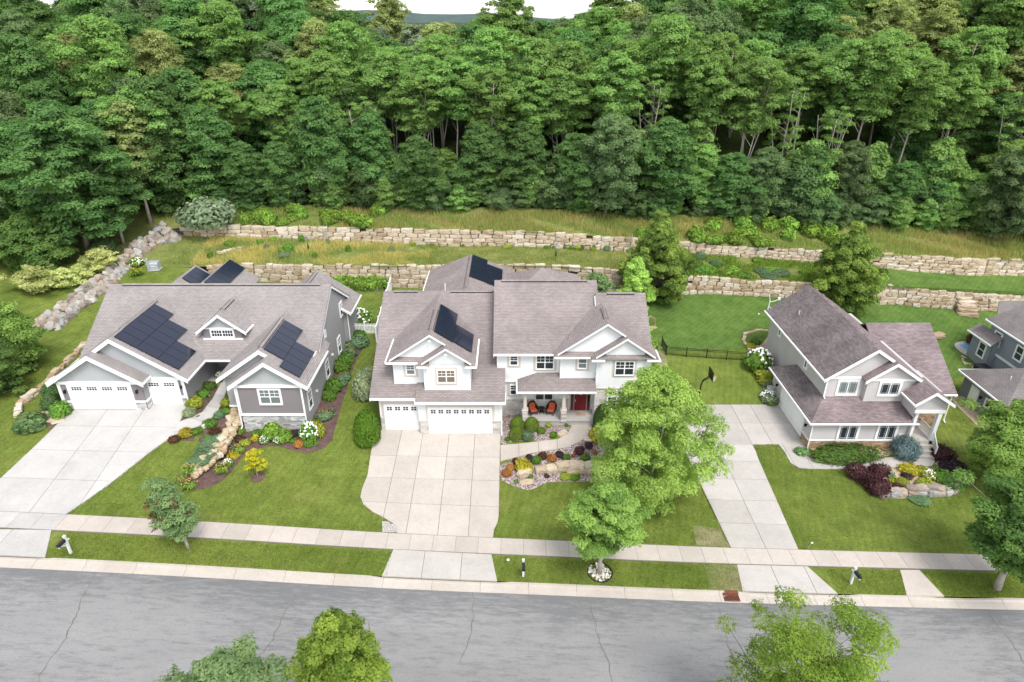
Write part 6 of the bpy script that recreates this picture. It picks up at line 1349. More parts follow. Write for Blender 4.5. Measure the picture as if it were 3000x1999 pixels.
for p, k_, w, h, lab in ((d6(1430, 118), 'goldgreen', .5, .4, 'small yellow-green tuft under the porch edge'), (d6(1376, 155), 'green', .75, .4, 'low green spirea mound in upper gravel near the blue-green bush'), (d6(1462, 180), 'green', .6, .4, 'low green mound in gravel left of the flat slab'), (d6(1552, 115), 'green', .35, .25, 'tiny green tuft in gravel beside the path bend'), (d6(1143, 212), 'green', .45, .25, 'tiny green tuft in gravel at the garage corner'), (d6(1765, 195), 'gold', 1.3, .9, 'golden spirea mound under the egg-shaped evergreen'), (d6(1845, 170), 'goldgreen', 1.2, .8, 'yellow-green mound beside the golden spirea'), (d6(1770, 230), 'orange', .6, .4, 'orange coral-bell plant by the path curve'), (d6(1255, 420), 'gold', 1.25, 1.0, 'vivid gold shrub behind the tilted boulder'), (d6(1165, 410), 'orange', .7, .4, 'orange-leaved plant at the driveway edge, upper'), (d6(1138, 450), 'orange', .75, .42, 'orange-leaved plant at the driveway edge, lower'), (d6(1205, 365), 'rust', .6, .4, 'small russet plant behind the orange pair'), (d6(1297, 345), 'purple', .6, .4, 'dark purple plant right behind the gold shrub'), (d6(1343, 365), 'green', .75, .5, 'green mound between purple and copper plants'), (d6(1390, 335), 'rust', .7, .45, 'copper-leaved plant below the walkway'), (d6(1453, 345), 'orange', .75, .45, 'peach-coloured plant in the middle of the gravel'), (d6(1506, 320), 'purple', .6, .4, 'dark purple plant right of the peach one'), (d6(1550, 340), 'green', .65, .4, 'green plant above the long limestone block'), (d6(1640, 295), 'burgundy', .75, .5, 'burgundy plant under the path bend'), (d6(1705, 262), 'purple', .6, .45, 'dark purple plant next to the tan boulder'), (d6(1685, 340), 'green', .7, .45, 'green mound at the birch edge'), (d6(1600, 325), 'orange', .35, .25, 'tiny red-orange plant in gravel'), (d6(1747, 305), 'orange', .4, .3, 'orange plant at the birch edge'), (d6(1550, 465), 'goldgreen', .9, .3, 'chartreuse creeper below the limestone row, left'), (d6(1610, 470), 'green', .8, .3, 'green creeper below the limestone row, right'), (d6(1605, 440), 'goldgreen', .8, .3, 'lime creeper hugging the limestone blocks'), (d6(1412, 462), 'burgundy', .4, .2, 'small burgundy creeper below the blocks'), (d6(1305, 470), 'green', .4, .3, 'green fern beside the tilted boulder'), (d6(1205, 500), 'green', .35, .25, 'little green plant at the gravel tip'), (d6(1423, 390), 'goldgreen', .35, .25, 'little lime plant among the blocks')): plant('bed_plant', k_, p, w, h, lab)
# grey house
plant('hosta', 'hosta', k1(275, 1480), 2.3, 1.0, 'large grey-green hosta at the end of the stone edging', flower=None); plant('bed_shrub', 'green', k1(525, 1370), 1.55, 1.1, 'bright round green shrub at the corner of the grey garage', cat='shrub')
for p, k_, w, h, lab in ((k1(455, 1310), 'under', 1.4, 1.0, 'dark leafy plant between stone edging and grey garage'), (k1(470, 1230), 'under', 1.5, 1.3, 'taller dark leafy plant behind the round shrub'), (k1(445, 1170), 'weed', 1.1, .9, 'leafy plant at the garage wall corner'), (k1(1685, 1290), 'goldgreen', 1.3, .8, 'yellow-green spirea at the single garage door corner'), (k1(1635, 1370), 'cream', 1.0, .6, 'pale variegated mound at the driveway edge'), (k1(1760, 1205), 'green', 1.0, .55, 'green perennial in the strip beside the grey garage wall, middle'), (k1(1815, 1140), 'green', 1.0, .6, 'green perennial in the strip near the porch'), (k1(1950, 1290), 'goldgreen', .8, .7, 'lime shrub at the left foot of the grey wing'), (k1(1940, 1350), 'green', .7, .4, 'green mound below the lime shrub'), (k1(1890, 1390), 'bluegreen', .8, .5, 'blue-green mound at the path edge'), (k1(1825, 1460), 'green', 1.0, .6, 'dark green cushion beside the white rock'), (k1(1595, 1545), 'gold', .95, .6, 'yellow variegated plant at the driveway end of the bed'), (k1(1690, 1525), 'green', .8, .45, 'green plant right of the yellow one'), (k1(1845, 1525), 'rust', .95, .45, 'mossy brown-green cushion near the rock wall'), (d5(1198, 215), 'rust', .9, .35, 'brown-green cushion at the tip of the upper bed'), (d5(1432, 195), 'green', .5, .3, 'small green tuft above the juniper carpet')): plant('bed_plant', k_, p, w, h, lab)
for i, p in enumerate(((1440, 260), (1400, 320), (1370, 365), (1470, 210))): plant('creeping_juniper', 'carpet', d5(*p), 1.9, .3, 'blue-green creeping juniper carpet left of the rock wall', 'creeping junipers', sy=1.3)
g = G(*k1(1770, 1475)); tag(inst('boulder', BOULD['white_rock'][1], None, (g.x, g.y, g.z + .1), (0, 0, .4), (.55, .4, .35)), 'white rock in the bed beside the path', 'boulder')
for p, lab in ((d5(1300, 440), 'orange daylily clump at the upper left of the rock wall'), (d5(1310, 545), 'orange daylily clump at the low tip of the mulch bed'), (d5(1535, 430), 'orange daylily clump right of the rock wall, lower'), (d5(1640, 300), 'orange daylily clump right of the rock wall, upper')): plant('daylily', 'daylily', p, 1.35, .7, lab, flower='pink')
plant('grass_clump', 'tallgrass', d5(1250, 500), 1.3, .9, 'dark spiky grass clump at the tip of the rock wall')
plant('bed_plant', 'gold', d5(1610, 330), .9, .5, 'cream-yellow variegated plant beside the rock wall'); plant('hydrangea', 'green', d5(1570, 385), .8, .5, 'white-flowered plant low beside the rock wall', flower='white')
plant('bed_plant', 'bluegreen', d5(1600, 240), .7, .5, 'grey-green plant against the rock wall top'); plant('bed_plant', 'goldgreen', d5(1690, 245), .9, .5, 'olive plant beside the daylilies')
for p, k_, w, h, f_, lab in ((d5(1655, 165), 'weed', .9, .6, None, 'ferny green plant at the left foot of the grey wing'), (d5(1655, 215), 'burgundy', .8, .4, None, 'burgundy-flowered plant near the rock wall'), (d5(1765, 215), 'gold', .65, .5, 'yellow', 'yellow-flowered mound in front of the stone base'), (d5(1830, 225), 'green', .85, .6, 'white', 'white hydrangea in front of the stone base, left'), (d5(1920, 225), 'green', .8, .5, 'white', 'white hydrangea in front of the stone base, middle'), (d5(1880, 190), 'weed', 1.6, 1.2, None, 'tall airy green shrub against the stone base'), (d5(1970, 215), 'weed', 1.1, .9, None, 'airy green plant right of the tall shrub'), (d5(1775, 175), 'green', .8, .5, None, 'small green plant against the stone base'), (d5(2040, 175), 'purple', .7, .4, None, 'dark brown low plant by the house corner'), (d5(2065, 250), 'orange', .85, .5, None, 'orange plant at the front of the bed'), (d5(2125, 250), 'green', .7, .5, None, 'green plant right of the orange one'), (d5(2028, 225), 'green', .5, .35, None, 'small round green plant behind the orange one'), (d5(2140, 200), 'green', 1.5, 1.4, 'white', 'large white-blooming hydrangea at the house corner'), (d5(2195, 175), 'goldgreen', 1.2, 1.3, None, 'tall yellow-green plant behind the big hydrangea'), (d5(2180, 240), 'green', .4, .25, None, 'small tuft at the outer edge of the bed')): plant('bed_plant', k_, p, w, h, lab, flower=f_)
for p, k_, w, h, f_, lab in ((k2(1145, 1350), 'bluegreen', 1.5, .55, 'orange', 'low grey-green plant with orange blooms by the first side window'), (k2(1190, 1190), 'green', 1.2, .8, None, 'round green shrub between the side windows'), (k2(1215, 1130), 'green', 1.6, 1.2, None, 'large green shrub below the middle side window'), (k2(1275, 1080), 'bluegreen', 1.2, .7, None, 'grey-green mound outside the large shrub'), (k2(1310, 1030), 'bluegreen', 1.4, .6, 'orange', 'spreading plant with orange blooms beyond the large shrub'), (k2(1295, 960), 'green', 1.6, 1.1, None, 'dark green shrub beneath the third side window'), (k2(1325, 900), 'green', 1.5, 1.0, None, 'green shrub right behind the dark one'), (k2(1355, 830), 'bluegreen', 1.5, .7, 'orange', 'mound with orange lilies near the fourth side window'), (k2(1375, 775), 'tallgrass', 1.4, .6, 'orange', 'pale grassy plant with faded orange flowers'), (k2(1420, 745), 'bluegreen', 2.3, .8, None, 'wide blue-green juniper mound near the gate'), (k2(1440, 680), 'green', 1.3, .8, None, 'green shrub in front of the white gate')): plant('bed_plant', k_, p, w, h, lab, flower=f_)
plant('hydrangea', 'green', k2(1435, 560), 2.6, 1.5, 'big white hydrangea behind the white picket gate', flower='white', cat='shrub')
for i in range(7): plant('bed_perennial', 'weed', k2(1245 + i * 62, 268), 2.2, 1.3, 'lush green perennials in the raised bed below the stone wall', 'raised bed perennials')
mb = MB(); a, b_ = G(*k2(1310, 285)), G(*k2(1640, 290)); mb.bar((a.x, a.y, a.z + .2), (b_.x, b_.y, b_.z + .2), .2, .45); tag(mb.build('timber_edging', M['bark_pale']), 'grey timber edging of the raised perennial bed', 'edging')
for p in ((1590, 230), (1660, 235)): pass
vm = [tree_meshes('dogwood', 60 + i, 2.4, R=2.3, cb=.2, shape='round', nc=60, per=110, leaf=.10, m='leaf_variegated', cr=(.35, .7), flat=.6, tr=.05, stems=4, spread=1.5, fill=.5) for i in range(2)]
for i, (p, w) in enumerate(((k1(330, 270), 5.6), (k1(560, 235), 4.2), (k1(720, 175), 3.8), (k1(880, 90), 5.0))): put_tree('variegated_shrub', vm[i % 2], G(p[0], p[1] + 12), ('large cream-yellow variegated dogwood lowest along the bank', 'cream-yellow variegated dogwood second up the bank', 'small cream-yellow variegated dogwood third up the bank', 'cream-yellow variegated dogwood at the top of the bank')[i], 'shrub', None, w / 4.8, i * 1.3)
plant('dark_shrub', 'under', (303, 750), 3.0, 1.8, 'round dark shrub between the slim trunks and the variegated dogwoods', cat='shrub'); plant('daylily', 'daylily', (400, 808), 1.9, .9, 'orange daylily clump beside the utility box', flower='orange'); plant('wildflower', 'weed', (403, 778), 1.6, .9, 'white-flowered weeds among the boulders above the daylily', flower='white')
plant('spirea', 'silver', (610, 662), 6.5, 3.2, 'dark blue-green shrub mass on the end of the upper wall', cat='shrub')
# beige house
plant('juniper', 'juniper', d7(1090, 340), 5.6, 1.2, 'long clipped juniper hedge under the front windows of the beige house', cat='shrub', sy=2.0); plant('spruce', 'blue', d7(1525, 325), 2.2, 1.6, 'round dwarf blue spruce at the steps of the beige house', cat='shrub')
plant('hosta', 'hosta', d7(812, 300), 1.1, .55, 'small pale hosta at the garage corner of the beige house', flower=None)
for p, k_, w, h, lab in ((d7(1215, 470), 'burgundy', 1.6, 1.0, 'burgundy barberry at the path end of the boulder bed'), (d7(1330, 560), 'burgundy', 1.9, 1.15, 'largest burgundy barberry over the boulders'), (d7(1335, 450), 'burgundy', 1.3, .9, 'small burgundy barberry between the two large ones'), (d7(1770, 330), 'burgundy', 1.8, 1.0, 'dark barberry right of the porch steps'), (d7(1845, 420), 'purple', 2.0, .9, 'very dark purple shrub at the outer end of the boulder bed')): plant('barberry', k_, p, w, h, lab, cat='shrub')
for p, k_, w, h, f_, lab in ((d7(1560, 430), 'gold', 1.5, .7, None, 'bright yellow mound at the path edge'), (d7(1640, 440), 'goldgreen', 1.3, .6, None, 'yellow-green mound right of the bright yellow one'), (d7(1690, 465), 'goldgreen', 1.2, .6, 'white', 'pale-flowered mound in the boulder bed'), (d7(1790, 480), 'green', 1.7, .8, None, 'green shrub at the right end of the boulder bed'), (d7(1510, 520), 'goldgreen', 1.1, .6, None, 'olive plant above the boulders, left'), (d7(1660, 530), 'goldgreen', 1.3, .6, None, 'olive plant above the boulders, right'), (d7(1400, 440), 'goldgreen', .7, .5, 'yellow', 'yellow-flowered plant beside the barberries'), (d7(1475, 540), 'burgundy', .8, .4, None, 'burgundy coral-bell spilling over the boulders, left'), (d7(1605, 545), 'burgundy', .55, .4, None, 'burgundy coral-bell spilling over the boulders, right'), (d7(1540, 470), 'purple', .7, .4, None, 'purple plant below the bright yellow mound'), (d7(1435, 470), 'bluegreen', .6, .5, 'white', 'pale blue-white flowering plant among the barberries'), (d7(1445, 500), 'goldgreen', .6, .4, None, 'lime plant under the pale flowering one'), (d7(1615, 615), 'carpet', 1.6, .3, None, 'silver-green creeper at the foot of the boulders')): plant('bed_plant', k_, p, w, h, lab, flower=f_)
fx = lambda x, y: (1900 + x * .17, 980 + y * .17)
plant('hydrangea', 'green', fx(1880, 575), 2.6, 2.0, 'big white hydrangea at the side wall of the beige house', flower='white', cat='shrub')
for p, k_, w, h, f_, lab in ((fx(1960, 620), 'bluegreen', 1.8, .8, None, 'blue-green juniper below the hydrangea'), (fx(1985, 720), 'goldgreen', 2.0, .8, None, 'yellow-green mound along the beige side wall, upper'), (fx(2010, 830), 'goldgreen', 1.6, .7, None, 'yellow-green mound along the beige side wall, lower'), (fx(2030, 880), 'silver', 1.2, .6, None, 'grey-green mound beside the air conditioner'), (fx(2060, 1130), 'silver', 1.6, .9, 'white', 'pale-flowered shrub at the corner of the side garage'), (fx(1860, 170), 'green', 1.0, .6, None, 'green plant in the stone-edged bed'), (fx(1755, 230), 'gold', .9, .5, None, 'yellow plant in the stone-edged bed'), (fx(2090, 1190), 'green', 1.0, .5, None, 'green plant at the driveway edge by the garage')): plant('bed_plant', k_, p, w, h, lab, flower=f_)
plant('burgundy_shrub', 'burgundy', (2858, 1012), 1.6, 1.3, 'burgundy shrub on the blue patio behind the right-hand house')

# ------------------------------------------------------------------ rough growth on the terraces
def blades(name, n, region, hgt, m, w=.035, seed=1, cl=1.0):
    """upright grass blades scattered by a density test"""
    r = np.random.default_rng(seed); V = []; T = []
    while len(V) < n:
        x, y, d = region(r)
        if x is None: continue
        z = ground(x, y); h = hgt * r.uniform(.5, 1.3); a = r.uniform(0, 6.28); l = r.uniform(.1, .5) * h; dx, dy = math.cos(a) * w, math.sin(a) * w; b = r.uniform(0, 6.28)
        V.append(((x - dx, y - dy, z - .03), (x + dx, y + dy, z - .03), (x + math.cos(b) * l, y + math.sin(b) * l, z + h))); T.append(min(1, max(0, d + r.normal(0, .2))))
    V = np.array(V).reshape(-1, 3); k = len(T); me = bpy.data.meshes.new(name); me.vertices.add(3 * k); me.vertices.foreach_set('co', V.reshape(-1)); me.loops.add(3 * k); me.loops.foreach_set('vertex_index', np.arange(3 * k, dtype=np.int32)); me.polygons.add(k); me.polygons.foreach_set('loop_start', np.arange(0, 3 * k, 3, dtype=np.int32)); me.polygons.foreach_set('loop_total', np.full(k, 3, dtype=np.int32))
    ca = me.color_attributes.new('tint', 'FLOAT_COLOR', 'POINT'); cd = np.ones((3 * k, 4)); cd[:, :3] = np.repeat(np.array(T), 3)[:, None]; ca.data.foreach_set('color', cd.reshape(-1)); me.materials.append(M[m]); me.update()
    return inst(name, me)
def reg(x0, x1, yf0, yf1, f=.28, th=.45, ph=0.0):
    def q(r):
        x = r.uniform(x0, x1); y = r.uniform(yf0(x), yf1(x)); n = .5 + .5 * math.sin(x * f * 2.1 + ph + 1.5 * math.sin(y * .7)) * math.cos(x * f * .83 + y * .6 + ph)
        if r.random() > (n - th) * 3 + .25: return None, None, None
        return x, y, r.uniform(.2, .9)
    return q
def lawn_blades(name, n, x0, x1, y0, y1, m, hgt, w, seed, label, block):
    """short turf blades over the lawn, kept off paving, beds and houses"""
    r = np.random.default_rng(seed); gx = np.arange(x0, x1 + .61, .6); gy = np.arange(y0, y1 + .41, .4); Z = np.array([[ground(a, b) for b in gy] for a in gx])
    fx_ = np.arange(x0, x1, .15); fy_ = np.arange(y0, y1, .15); K = np.ones((len(fx_), len(fy_)), bool)
    for q in block:
        qx = [p[0] for p in q]; qy = [p[1] for p in q]
        for i in range(max(0, int((min(qx) - x0) / .15) - 1), min(len(fx_), int((max(qx) - x0) / .15) + 2)):
            for j in range(max(0, int((min(qy) - y0) / .15) - 1), min(len(fy_), int((max(qy) - y0) / .15) + 2)):
                if K[i, j] and pdist(q, fx_[i], fy_[j]) < .02: K[i, j] = False
    x = r.uniform(x0, x1 - .2, n); y = r.uniform(y0, y1 - .2, n); k = K[((x - x0) / .15).astype(int).clip(0, len(fx_) - 1), ((y - y0) / .15).astype(int).clip(0, len(fy_) - 1)]; x, y = x[k], y[k]; n = len(x)
    u = (x - x0) / .6; v = (y - y0) / .4; i = u.astype(int); j = v.astype(int); u -= i; v -= j; z = Z[i, j] * (1 - u) * (1 - v) + Z[i + 1, j] * u * (1 - v) + Z[i, j + 1] * (1 - u) * v + Z[i + 1, j + 1] * u * v
    a = r.uniform(0, 6.28, n); b = r.uniform(0, 6.28, n); h = hgt * r.uniform(.5, 1.3, n); l = h * r.uniform(.4, 1.3, n); ww = w * r.uniform(.5, 1.4, n); V = np.empty((n, 3, 3)); V[:, 0] = np.stack([x - np.cos(a) * ww, y - np.sin(a) * ww, z - .005], 1); V[:, 1] = np.stack([x + np.cos(a) * ww, y + np.sin(a) * ww, z - .005], 1); V[:, 2] = np.stack([x + np.cos(b) * l, y + np.sin(b) * l, z + h], 1)
    me = bpy.data.meshes.new(name); me.vertices.add(3 * n); me.vertices.foreach_set('co', V.reshape(-1)); me.loops.add(3 * n); me.loops.foreach_set('vertex_index', np.arange(3 * n, dtype=np.int32)); me.polygons.add(n); me.polygons.foreach_set('loop_start', np.arange(0, 3 * n, 3, dtype=np.int32)); me.polygons.foreach_set('loop_total', np.full(n, 3, dtype=np.int32))
    ca = me.color_attributes.new('tint', 'FLOAT_COLOR', 'POINT'); cd = np.ones((3 * n, 4)); low = .5 + .16 * np.sin(x * .31 + 1.3 * np.sin(y * .23)) + .14 * np.sin(y * .53 + x * .17 + 2) + .10 * np.sin(x * 1.1 - y * .7) * np.sin(y * 1.3 + 1) + np.where((x > -17) & (x < -10.5), .13 * np.sign(np.sin(x * 6.28 / 1.15 + y * .35)), .04 * np.sin(x * 1.9 + y * 5.2)); cd[:, :3] = np.repeat(np.clip(low + r.normal(0, .24, n), 0, 1), 3)[:, None]; ca.data.foreach_set('color', cd.reshape(-1)); me.materials.append(M[m]); me.update(); return tag(inst(name, me), label, 'grass', kind='stuff')
def rect(a, b, c, d): return [(a, c), (b, c), (b, d), (a, d)]
BLOCK = PAVED + [gb1, gb2, mw, rect(-35.7, -26.2, 43.9, 61), rect(-26.3, -16.4, 47, 61), rect(-22.9, -16.4, 43.5, 61), rect(-10.8, 11.1, 44.2, 62), rect(25, 40, 45.2, 60), rect(43.6, 60, 48, 60), smooth_poly(W(d7, [(760, 235), (880, 230), (1640, 230), (1600, 290), (1270, 345), (930, 350), (840, 330), (790, 300)]), 1), smooth_poly(W(d7, [(1100, 405), (1640, 398), (1730, 385), (1780, 330), (1890, 400), (1920, 490), (1880, 580), (1700, 600), (1440, 620), (1330, 590), (1200, 480)]), 1), rect(-60, 60, 32.1, 33.7)]
APR = [rect(-40, -29.2, 29, 32.3), rect(-8.0, -1.0, 29, 32.3), rect(14.9, 21.0, 29, 32.3), [tuple(atZ(a_, b_, zs(28) - .05)[:2]) for a_, b_ in ((2634, 1670), (2696, 1670), (2776, 1756), (2658, 1756))]]
lawn_blades('lawn_grass', 230000, -42, 42, 33.66, 52, 'leaf_turf', .075, .02, 3, 'short mown turf blades of the front lawns', BLOCK)
lawn_blades('lawn_grass', 60000, -34, 40, 29.98, 32.18, 'leaf_turf', .075, .02, 4, 'short mown turf blades of the kerbside verge', APR)
tag(blades('wild_grass', 16000, reg(-38, -10, lambda x: 72.4, lambda x: upY(x) - .4, .28, .4), .45, 'leaf_dry', .03, 1), 'dry tan meadow grass on the left terrace', 'grass', kind='stuff')
tag(blades('wild_grass', 12000, reg(-40, -9, lambda x: 72.4, lambda x: upY(x) - .4, .35, .4, 2), .4, 'leaf_tallgrass', .03, 2), 'green meadow grass on the left terrace', 'grass', kind='stuff')
tag(blades('wild_grass', 7000, reg(-22, 30, lambda x: upY(x) + .2, lambda x: 85, .22, .3, 1), .6, 'leaf_dry', .035, 3), 'tall tan grass above the upper wall', 'grass', kind='stuff')
tag(blades('wild_grass', 30000, reg(-45, 72, lambda x: upY(x) + .1, lambda x: 85.5, .3, .3, 4), .6, 'leaf_tallgrass', .035, 4), 'tall green grass under the forest edge', 'grass', kind='stuff')
tag(blades('wild_grass', 5000, reg(45, 74, lambda x: upY(x) + .2, lambda x: 85, .25, .35, 2), .55, 'leaf_dry', .035, 5), 'tan grass above the right upper wall', 'grass', kind='stuff')
tag(blades('wild_grass', 10000, reg(18, 39, lambda x: 72.3, lambda x: upY(x) - .3, .4, .2, 3), .4, 'leaf_weed', .04, 6), 'weedy green growth between the right walls', 'grass', kind='stuff')
tag(blades('mown_stubble', 14000, reg(-10, 15, lambda x: 72.4, lambda x: upY(x) - .3, .5, .1, 3), .16, 'leaf_tallgrass', .03, 7), 'pale cut grass on the mown terrace behind the white house', 'grass', kind='stuff')
R = random.Random(17)
def wild(name, label, group, kinds, n, fx_, w, h, cat='shrub'):
    for i in range(n):
        x, y = fx_(R); plant(name, R.choice(kinds), (x, y, ground(x, y)), R.uniform(*w), R.uniform(*h), label, group, cat=cat)
wild('weed_clump', 'lush green weeds on the slope above the upper wall', 'weeds above the upper wall', ['weed'], 22, lambda r: (r.uniform(-40, -17), r.uniform(80, 84.5)), (1.2, 2.6), (.7, 1.5), 'plant')
wild('weed_clump', 'bright weeds on the slope between the two pear trees', 'weeds between the pear trees', ['weed'], 26, lambda r: (r.uniform(15, 42), r.uniform(79.6, 84.5)), (1.3, 3.0), (.8, 1.7), 'plant')
wild('weed_clump', 'weedy growth on the terrace between the pear trees', 'weeds on the pear terrace', ['weed', 'carpet', 'green'], 16, lambda r: (r.uniform(18, 38), r.uniform(72.6, 78.6)), (1.0, 2.6), (.3, .8), 'plant')
wild('weed_clump', 'scattered weed tuft on the dry left terrace', 'weeds on the left terrace', ['weed', 'green', 'silver'], 14, lambda r: (r.uniform(-37, -11), r.uniform(73, 78.8)), (.6, 1.6), (.4, .9), 'plant')
wild('wall_creeper', 'lime creeper growing from the joints of the upper wall', 'creepers on the upper wall', ['goldgreen', 'green', 'carpet'], 16, lambda r: (r.uniform(-13, 14), 79.05), (.5, 1.2), (.3, .7), 'plant')

# ------------------------------------------------------------------ the wooded hillside: each tree its own object
FT = []
def ft(kind, label, seed, **k): FT.append((tree_meshes('forest_' + kind, seed, **k), label, kind))
FK = dict(per=330, leaf=.17, lobe=.4)
ft('locust', 'tall locust with broad layered crown on the wooded hillside', 101, H=18.5, R=4.9, cb=9.5, shape='dome', nc=80, m='leaf_locust', cr=(.9, 1.9), flat=.52, bark='bark_pale', tr=.2, up=.9, fill=.4, **FK)
ft('locust', 'fork-trunked locust with open stepped crown on the wooded hillside', 102, H=17.5, R=5.0, cb=9.0, shape='dome', nc=70, m='leaf_locust', cr=(.8, 1.8), flat=.5, bark='bark_pale', tr=.19, stems=3, spread=2.4, up=.9, fill=.4, limbs=.9, **FK)
ft('locust', 'slender leaning locust with high crown on the wooded hillside', 103, H=19, R=4.1, cb=10.5, shape='dome', nc=60, m='leaf_locust', cr=(.8, 1.6), flat=.55, bark='bark_pale', tr=.17, up=.9, lean=(1.6, .4), fill=.35, **FK)
ft('walnut', 'dark walnut leafy almost to the ground at the forest front', 104, H=14, R=4.7, cb=.6, shape='dome', nc=120, m='leaf_walnut', cr=(.8, 1.9), flat=.5, bark='bark', tr=.22, up=.9, limbs=.3, fill=.5, **FK)
ft('walnut', 'broad dark walnut with heavy rounded crown in the forest', 105, H=15.5, R=5.7, cb=2.4, shape='dome', nc=120, m='leaf_walnut', cr=(1.0, 2.2), flat=.55, bark='bark', tr=.22, up=.8, limbs=.3, fill=.4, **FK)
ft('oak', 'dull green oak with dense rounded crown in the forest', 106, H=14.5, R=5.2, cb=2.0, shape='dome', nc=120, m='leaf_oak', cr=(.8, 1.7), flat=.7, bark='bark', tr=.22, limbs=.3, fill=.4, **FK)
ft('olive', 'pale olive-green treetop high on the wooded hillside', 107, H=16, R=4.9, cb=4.5, shape='dome', nc=88, m='leaf_olive', cr=(.9, 1.8), flat=.6, bark='bark_pale', tr=.2, fill=.4, **FK)
ft('silver', 'silvery grey-green tree near the skyline', 108, H=15, R=4.4, cb=3, shape='dome', nc=80, m='leaf_silver', cr=(.8, 1.4), flat=.7, bark='bark', tr=.18, fill=.4, **FK)
ft('locustlow', 'short bushy locust filling the forest front', 109, H=10.5, R=4.2, cb=.8, shape='dome', nc=95, m='leaf_locust', cr=(.7, 1.6), flat=.55, bark='bark', tr=.14, up=.9, limbs=.4, fill=.45, **FK)
ft('snag', 'half-dead tree with pale bare branches in the forest', 110, H=15, R=3.8, cb=5.0, shape='umbrella', nc=36, per=130, leaf=.16, m='leaf_locust', cr=(.6, 1.1), flat=.5, bark='dead_wood', tr=.21, stems=3, spread=2.4, limbs=1.0, up=1.0)
ft('underbrush', 'dense dark undergrowth shrub at the forest foot', 111, H=4.4, R=2.9, cb=.2, shape='round', nc=55, per=299, leaf=0.120, m='leaf_under', cr=(0.56, 1.14), flat=0.72, tr=.06, stems=3, spread=1.2, fill=.4)
ft('brambles', 'grey-green bramble thicket at the forest foot', 112, H=3.4, R=2.6, cb=.1, shape='round', nc=48, per=299, leaf=0.108, m='leaf_oak', cr=(0.48, 1.04), flat=0.72, tr=.05, stems=3, spread=1.2, fill=.4)
ft('sapling', 'light green sapling thicket at the forest foot', 113, H=5.5, R=2.2, cb=.6, shape='oval', nc=44, per=260, leaf=.12, m='leaf_locust', cr=(.6, 1.1), flat=.55, tr=.06, stems=2, spread=.8, fill=.4)
R = random.Random(41)
def zone(x): return 'above the boulder bank' if x < -38 else 'above the grey house' if x < -13 else 'above the white house' if x < 13 else 'above the two pear trees' if x < 42 else 'above the blue-grey house'
def depth(j): return 'at the forest front' if j == 0 else 'behind the front' if j < 3 else 'midway up the slope' if j < 5 else 'near the skyline'
def forest(i, x, y, s, j):
    ms, lab, kd = FT[i]; lab = lab.split(' on the wooded')[0].split(' in the forest')[0].split(' at the forest')[0].split(' filling')[0].split(' high on')[0].split(' near the sky')[0] + ', ' + depth(j) + ' ' + zone(x)
    put_tree('forest_tree', ms, (x, y, ground(x, y) - .15), lab, 'tree', 'forest ' + kd + ' trees', s, R.uniform(0, 6.28), s * R.uniform(.88, 1.15), R.uniform(-.06, .06), R.uniform(-.07, .07))
row = 0; y = 86.8
while y < 134:
    step = 5.5 + row * .3; x = -64 - row * 7 + R.uniform(0, 4)
    while x < 70 + row * 7:
        X, Y = x + R.uniform(-1.6, 1.6), y + R.uniform(-2.2, 2.4)
        left = X < -38
        if row == 0: i = R.choice([8, 3, 8, 3, 5] if not left else [3, 8, 4, 5]); s = R.uniform(.62, .95) if not left else R.uniform(.8, 1.05)
        elif row == 1: i = R.choice([1, 2, 0, 9, 1, 2] if not left else [4, 0, 5, 3]); s = R.uniform(.85, 1.02)
        elif row == 2: i = R.choice([0, 1, 2, 0, 1, 4] if not left else [4, 5, 0, 6]); s = R.uniform(.85, 1.02)
        elif row == 3: i = R.choice([4, 0, 1, 6, 5] if not left else [4, 5, 5, 0, 6, 4]); s = R.uniform(.75, 1.0)
        else: i = R.choice([0, 4, 0, 6, 5, 4, 7, 6] if not left else [4, 5, 5, 7, 4]); s = R.uniform(.75, 1.1) * (.9 if i == 0 else 1)
        if X > 24 and row >= 4: i = R.choice([4, 4, 5, 6, 0]); s *= 1.12
        if X < -14 and row >= 5: s *= 1.06
        forest(i, X, Y, s, row); x += step * R.uniform(.82, 1.2)
    y += 5.2 + row * .5; row += 1
for k in range(120):
    i = R.choice([10, 11, 12, 12]); X, Y = -62 + (k % 60) * 2.35 + R.uniform(-1.2, 1.2), (R.uniform(84.8, 87.5) if k < 60 else R.uniform(88, 93)); ms, lab, kd = FT[i]; s = R.uniform(.5, 1.2) if k < 60 else R.uniform(.9, 1.7); put_tree('edge_shrub', ms, (X, Y, ground(X, Y) - .1), lab + ' ' + zone(X), 'shrub', 'forest ' + kd, s, R.uniform(0, 6.28), s * R.uniform(.8, 1.15))
# left flank of the wood, coming forward beside the yards
for x, y, i, s in ((-58, 78, 4, .95), (-66, 82, 5, 1.0), (-52, 83, 3, 1.0), (-60, 70, 5, .8), (-72, 74, 4, 1.0), (-78, 84, 0, 1.0), (-66, 64, 4, .8), (-46, 84.5, 0, .85), (-80, 66, 5, .95), (-88, 78, 4, 1.1), (64, 83, 5, .8), (72, 82, 4, .85), (80, 84, 5, 1.0)): forest(i, x, y, s, 0)
